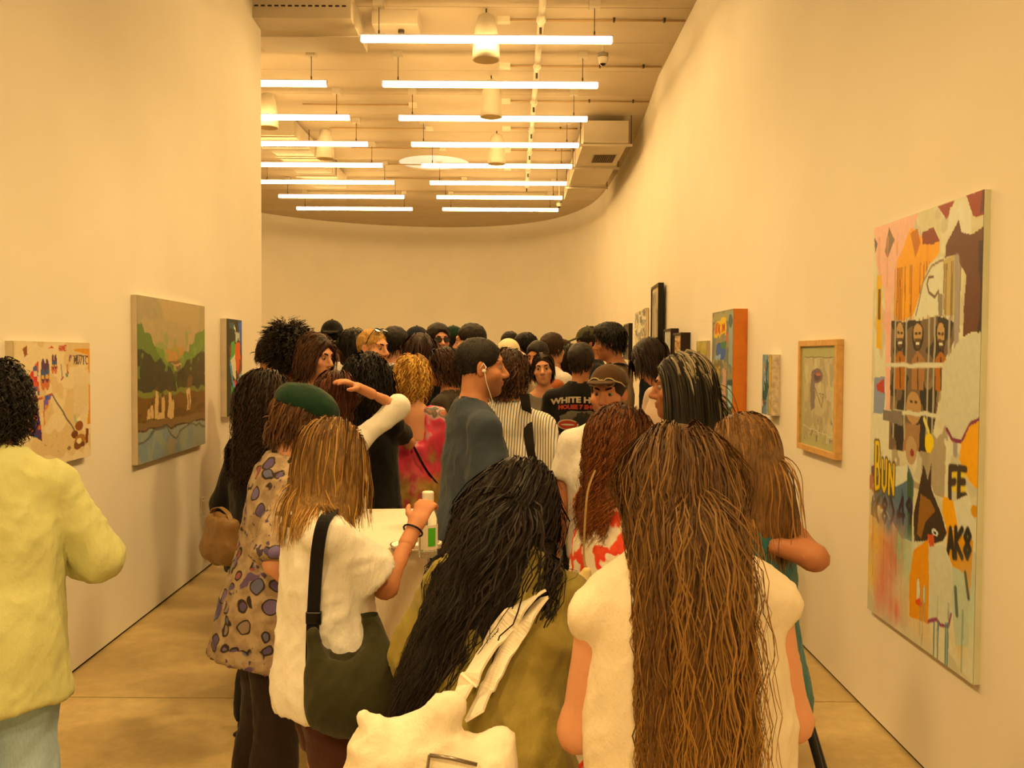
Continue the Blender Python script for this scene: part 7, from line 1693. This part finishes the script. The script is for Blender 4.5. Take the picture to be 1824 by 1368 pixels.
# --- black tripod stand at the lower right
BS = mat('black_steel', '#10141a', 0.35); ap = at(1378, 1100, 1.92)
stl = empty('tripod_stand', (ap.x, ap.y, 0), 0, 'black tripod stand whose legs show below the elbow at lower right', 'tripod')
MB().lathe([(0.016, ap.z - 0.05), (0.022, ap.z - 0.045), (0.022, ap.z + 0.03), (0.012, ap.z + 0.04)], n=14).build('hub', BS, stl, True)
MB().tube([(0, 0, ap.z), (0, 0, 0.45)], 0.010, 10).build('centre_column', BS, stl, True)
MB().tube([(0, 0, ap.z + 0.03), (0, 0, ap.z + 0.09)], 0.014, 10).build('mount_head', BS, stl, True)
for fx, fy in ((0.645, 2.02), (0.85, 1.80), (0.925, 2.00)):
    f_ = Vector((fx - ap.x, fy - ap.y, 0.012)); h_ = f_.normalized() * 0.02 + Vector((0, 0, ap.z - 0.03))
    lg = MB().tube([h_, h_.lerp(f_, 0.55)], 0.0085, 10).build('leg', BS, stl, True); MB().tube([h_.lerp(f_, 0.5), f_], 0.0065, 10).build('leg_extension', BS, lg, True)
    MB().lathe([(0.012, -0.012), (0.014, 0.0), (0.010, 0.02)], (f_.x, f_.y, 0.012), 10).build('rubber_foot', BLACKP, lg, True)
# --- lettering on the black T-shirt, wrapped onto the cloth
def wrap_print(p, shirt, parent, items):
    me = shirt.data; bvh = BVHTree.FromPolygons([v.co.copy() for v in me.vertices], [tuple(q.vertices) for q in me.polygons])
    def on(x, z, off=0.003):
        h = bvh.ray_cast(Vector((x, -1.0, z)), Vector((0, 1, 0))); return (h[0] + Vector((0, -off, 0))) if h[0] is not None else Vector((x, -0.16, z))
    for nm, m_, V, Fc, off in items:
        MB().add([on(x, z, off) for x, z in V], Fc).build(nm, m_, parent)
def text_flat(txt, size, cx, cz, arch=0.0, sx=1.0):
    cu = bpy.data.curves.new('lettering', 'FONT'); cu.body = txt; cu.size = size; cu.align_x = 'CENTER'; cu.resolution_u = 2; cu.offset = 0.0025
    o = bpy.data.objects.new('tmp', cu); COL.objects.link(o); bpy.context.view_layer.update()
    me = bpy.data.meshes.new_from_object(o); V = [(v.co.x * sx + cx, v.co.y + cz - arch * ((v.co.x * sx) / 0.14) ** 2) for v in me.vertices]; Fc = [tuple(q.vertices) for q in me.polygons]
    bpy.data.objects.remove(o); bpy.data.curves.remove(cu); bpy.data.meshes.remove(me); return V, Fc
def disc(cx, cz, rx, rz, n=28, rings=4, wob=0.0, seed=0):
    g = np.random.default_rng(seed); V = [(cx, cz)]; Fc = []; w_ = 1 + wob * (g.random(n) - 0.5)
    for j in range(1, rings + 1):
        for i in range(n): a_ = 2 * math.pi * i / n; V.append((cx + rx * j / rings * math.cos(a_) * w_[i], cz + rz * j / rings * math.sin(a_) * w_[i]))
    for i in range(n): Fc.append((0, 1 + i, 1 + (i + 1) % n))
    for j in range(rings - 1):
        for i in range(n): a0 = 1 + j * n; Fc.append((a0 + i, a0 + n + i, a0 + n + (i + 1) % n, a0 + (i + 1) % n))
    return V, Fc
p = PEOPLE['blacktee']; k = p.k
PW = mat('print_bone', '#b5ab98', 0.8); PR = mat('print_red', '#9c3a28', 0.8); PG = mat('print_grey', '#5c5a52', 0.8); PD = mat('print_dark', '#22221f', 0.8)
V1 = text_flat('WHITE HOLI', 0.050, -0.005, 1.375 * k, 0.012, 1.25); V2 = text_flat('HOUSE 7 SHOP', 0.036, 0.0, 1.332 * k, 0.006, 1.1)
wrap_print(p, tee, p.root, [('shirt_print', PW, *V1, 0.004), ('shirt_print', PR, *V2, 0.004), ('shirt_print', PG, *disc(0.01, 1.265 * k, 0.135, 0.055, wob=0.3, seed=2), 0.003), ('shirt_print', PD, *disc(0.035, 1.26 * k, 0.06, 0.045, wob=0.5, seed=4), 0.005),
    ('shirt_print', PW, *disc(-0.07, 1.225 * k, 0.07, 0.034), 0.005), ('shirt_print', PR, *disc(-0.07, 1.225 * k, 0.062, 0.027), 0.007), ('shirt_print', PW, *disc(-0.07, 1.225 * k, 0.045, 0.006), 0.009), ('shirt_print', PR, *disc(0.02, 1.175 * k, 0.05, 0.012, wob=0.5, seed=8), 0.004)])
# --- ink on the printed-shirt person's forearm
p = PEOPLE['beret']; g_ = np.random.default_rng(5); mb = MB(); e_, w_ = p.elb[0], p.wri[0]; ax = (w_ - e_).normalized(); o1 = ax.orthogonal().normalized(); o2 = ax.cross(o1)
for i in range(34):
    t_ = 0.05 + 0.8 * g_.random(); an = g_.random() * 2 * math.pi; pts = []
    for j in range(5):
        r_ = (0.041 + (0.028 - 0.041) * t_) * p.k + 0.0006; pts.append(e_.lerp(w_, t_) + (o1 * math.cos(an) + o2 * math.sin(an)) * r_); t_ += 0.03 * (g_.random() - 0.3); an += 0.35 * (g_.random() - 0.4)
    mb.tube(pts, [0.0012, 0.0026, 0.003, 0.0026, 0.001], 5)
o_ = mb.build('forearm_tattoo', TAT, p.root, True)
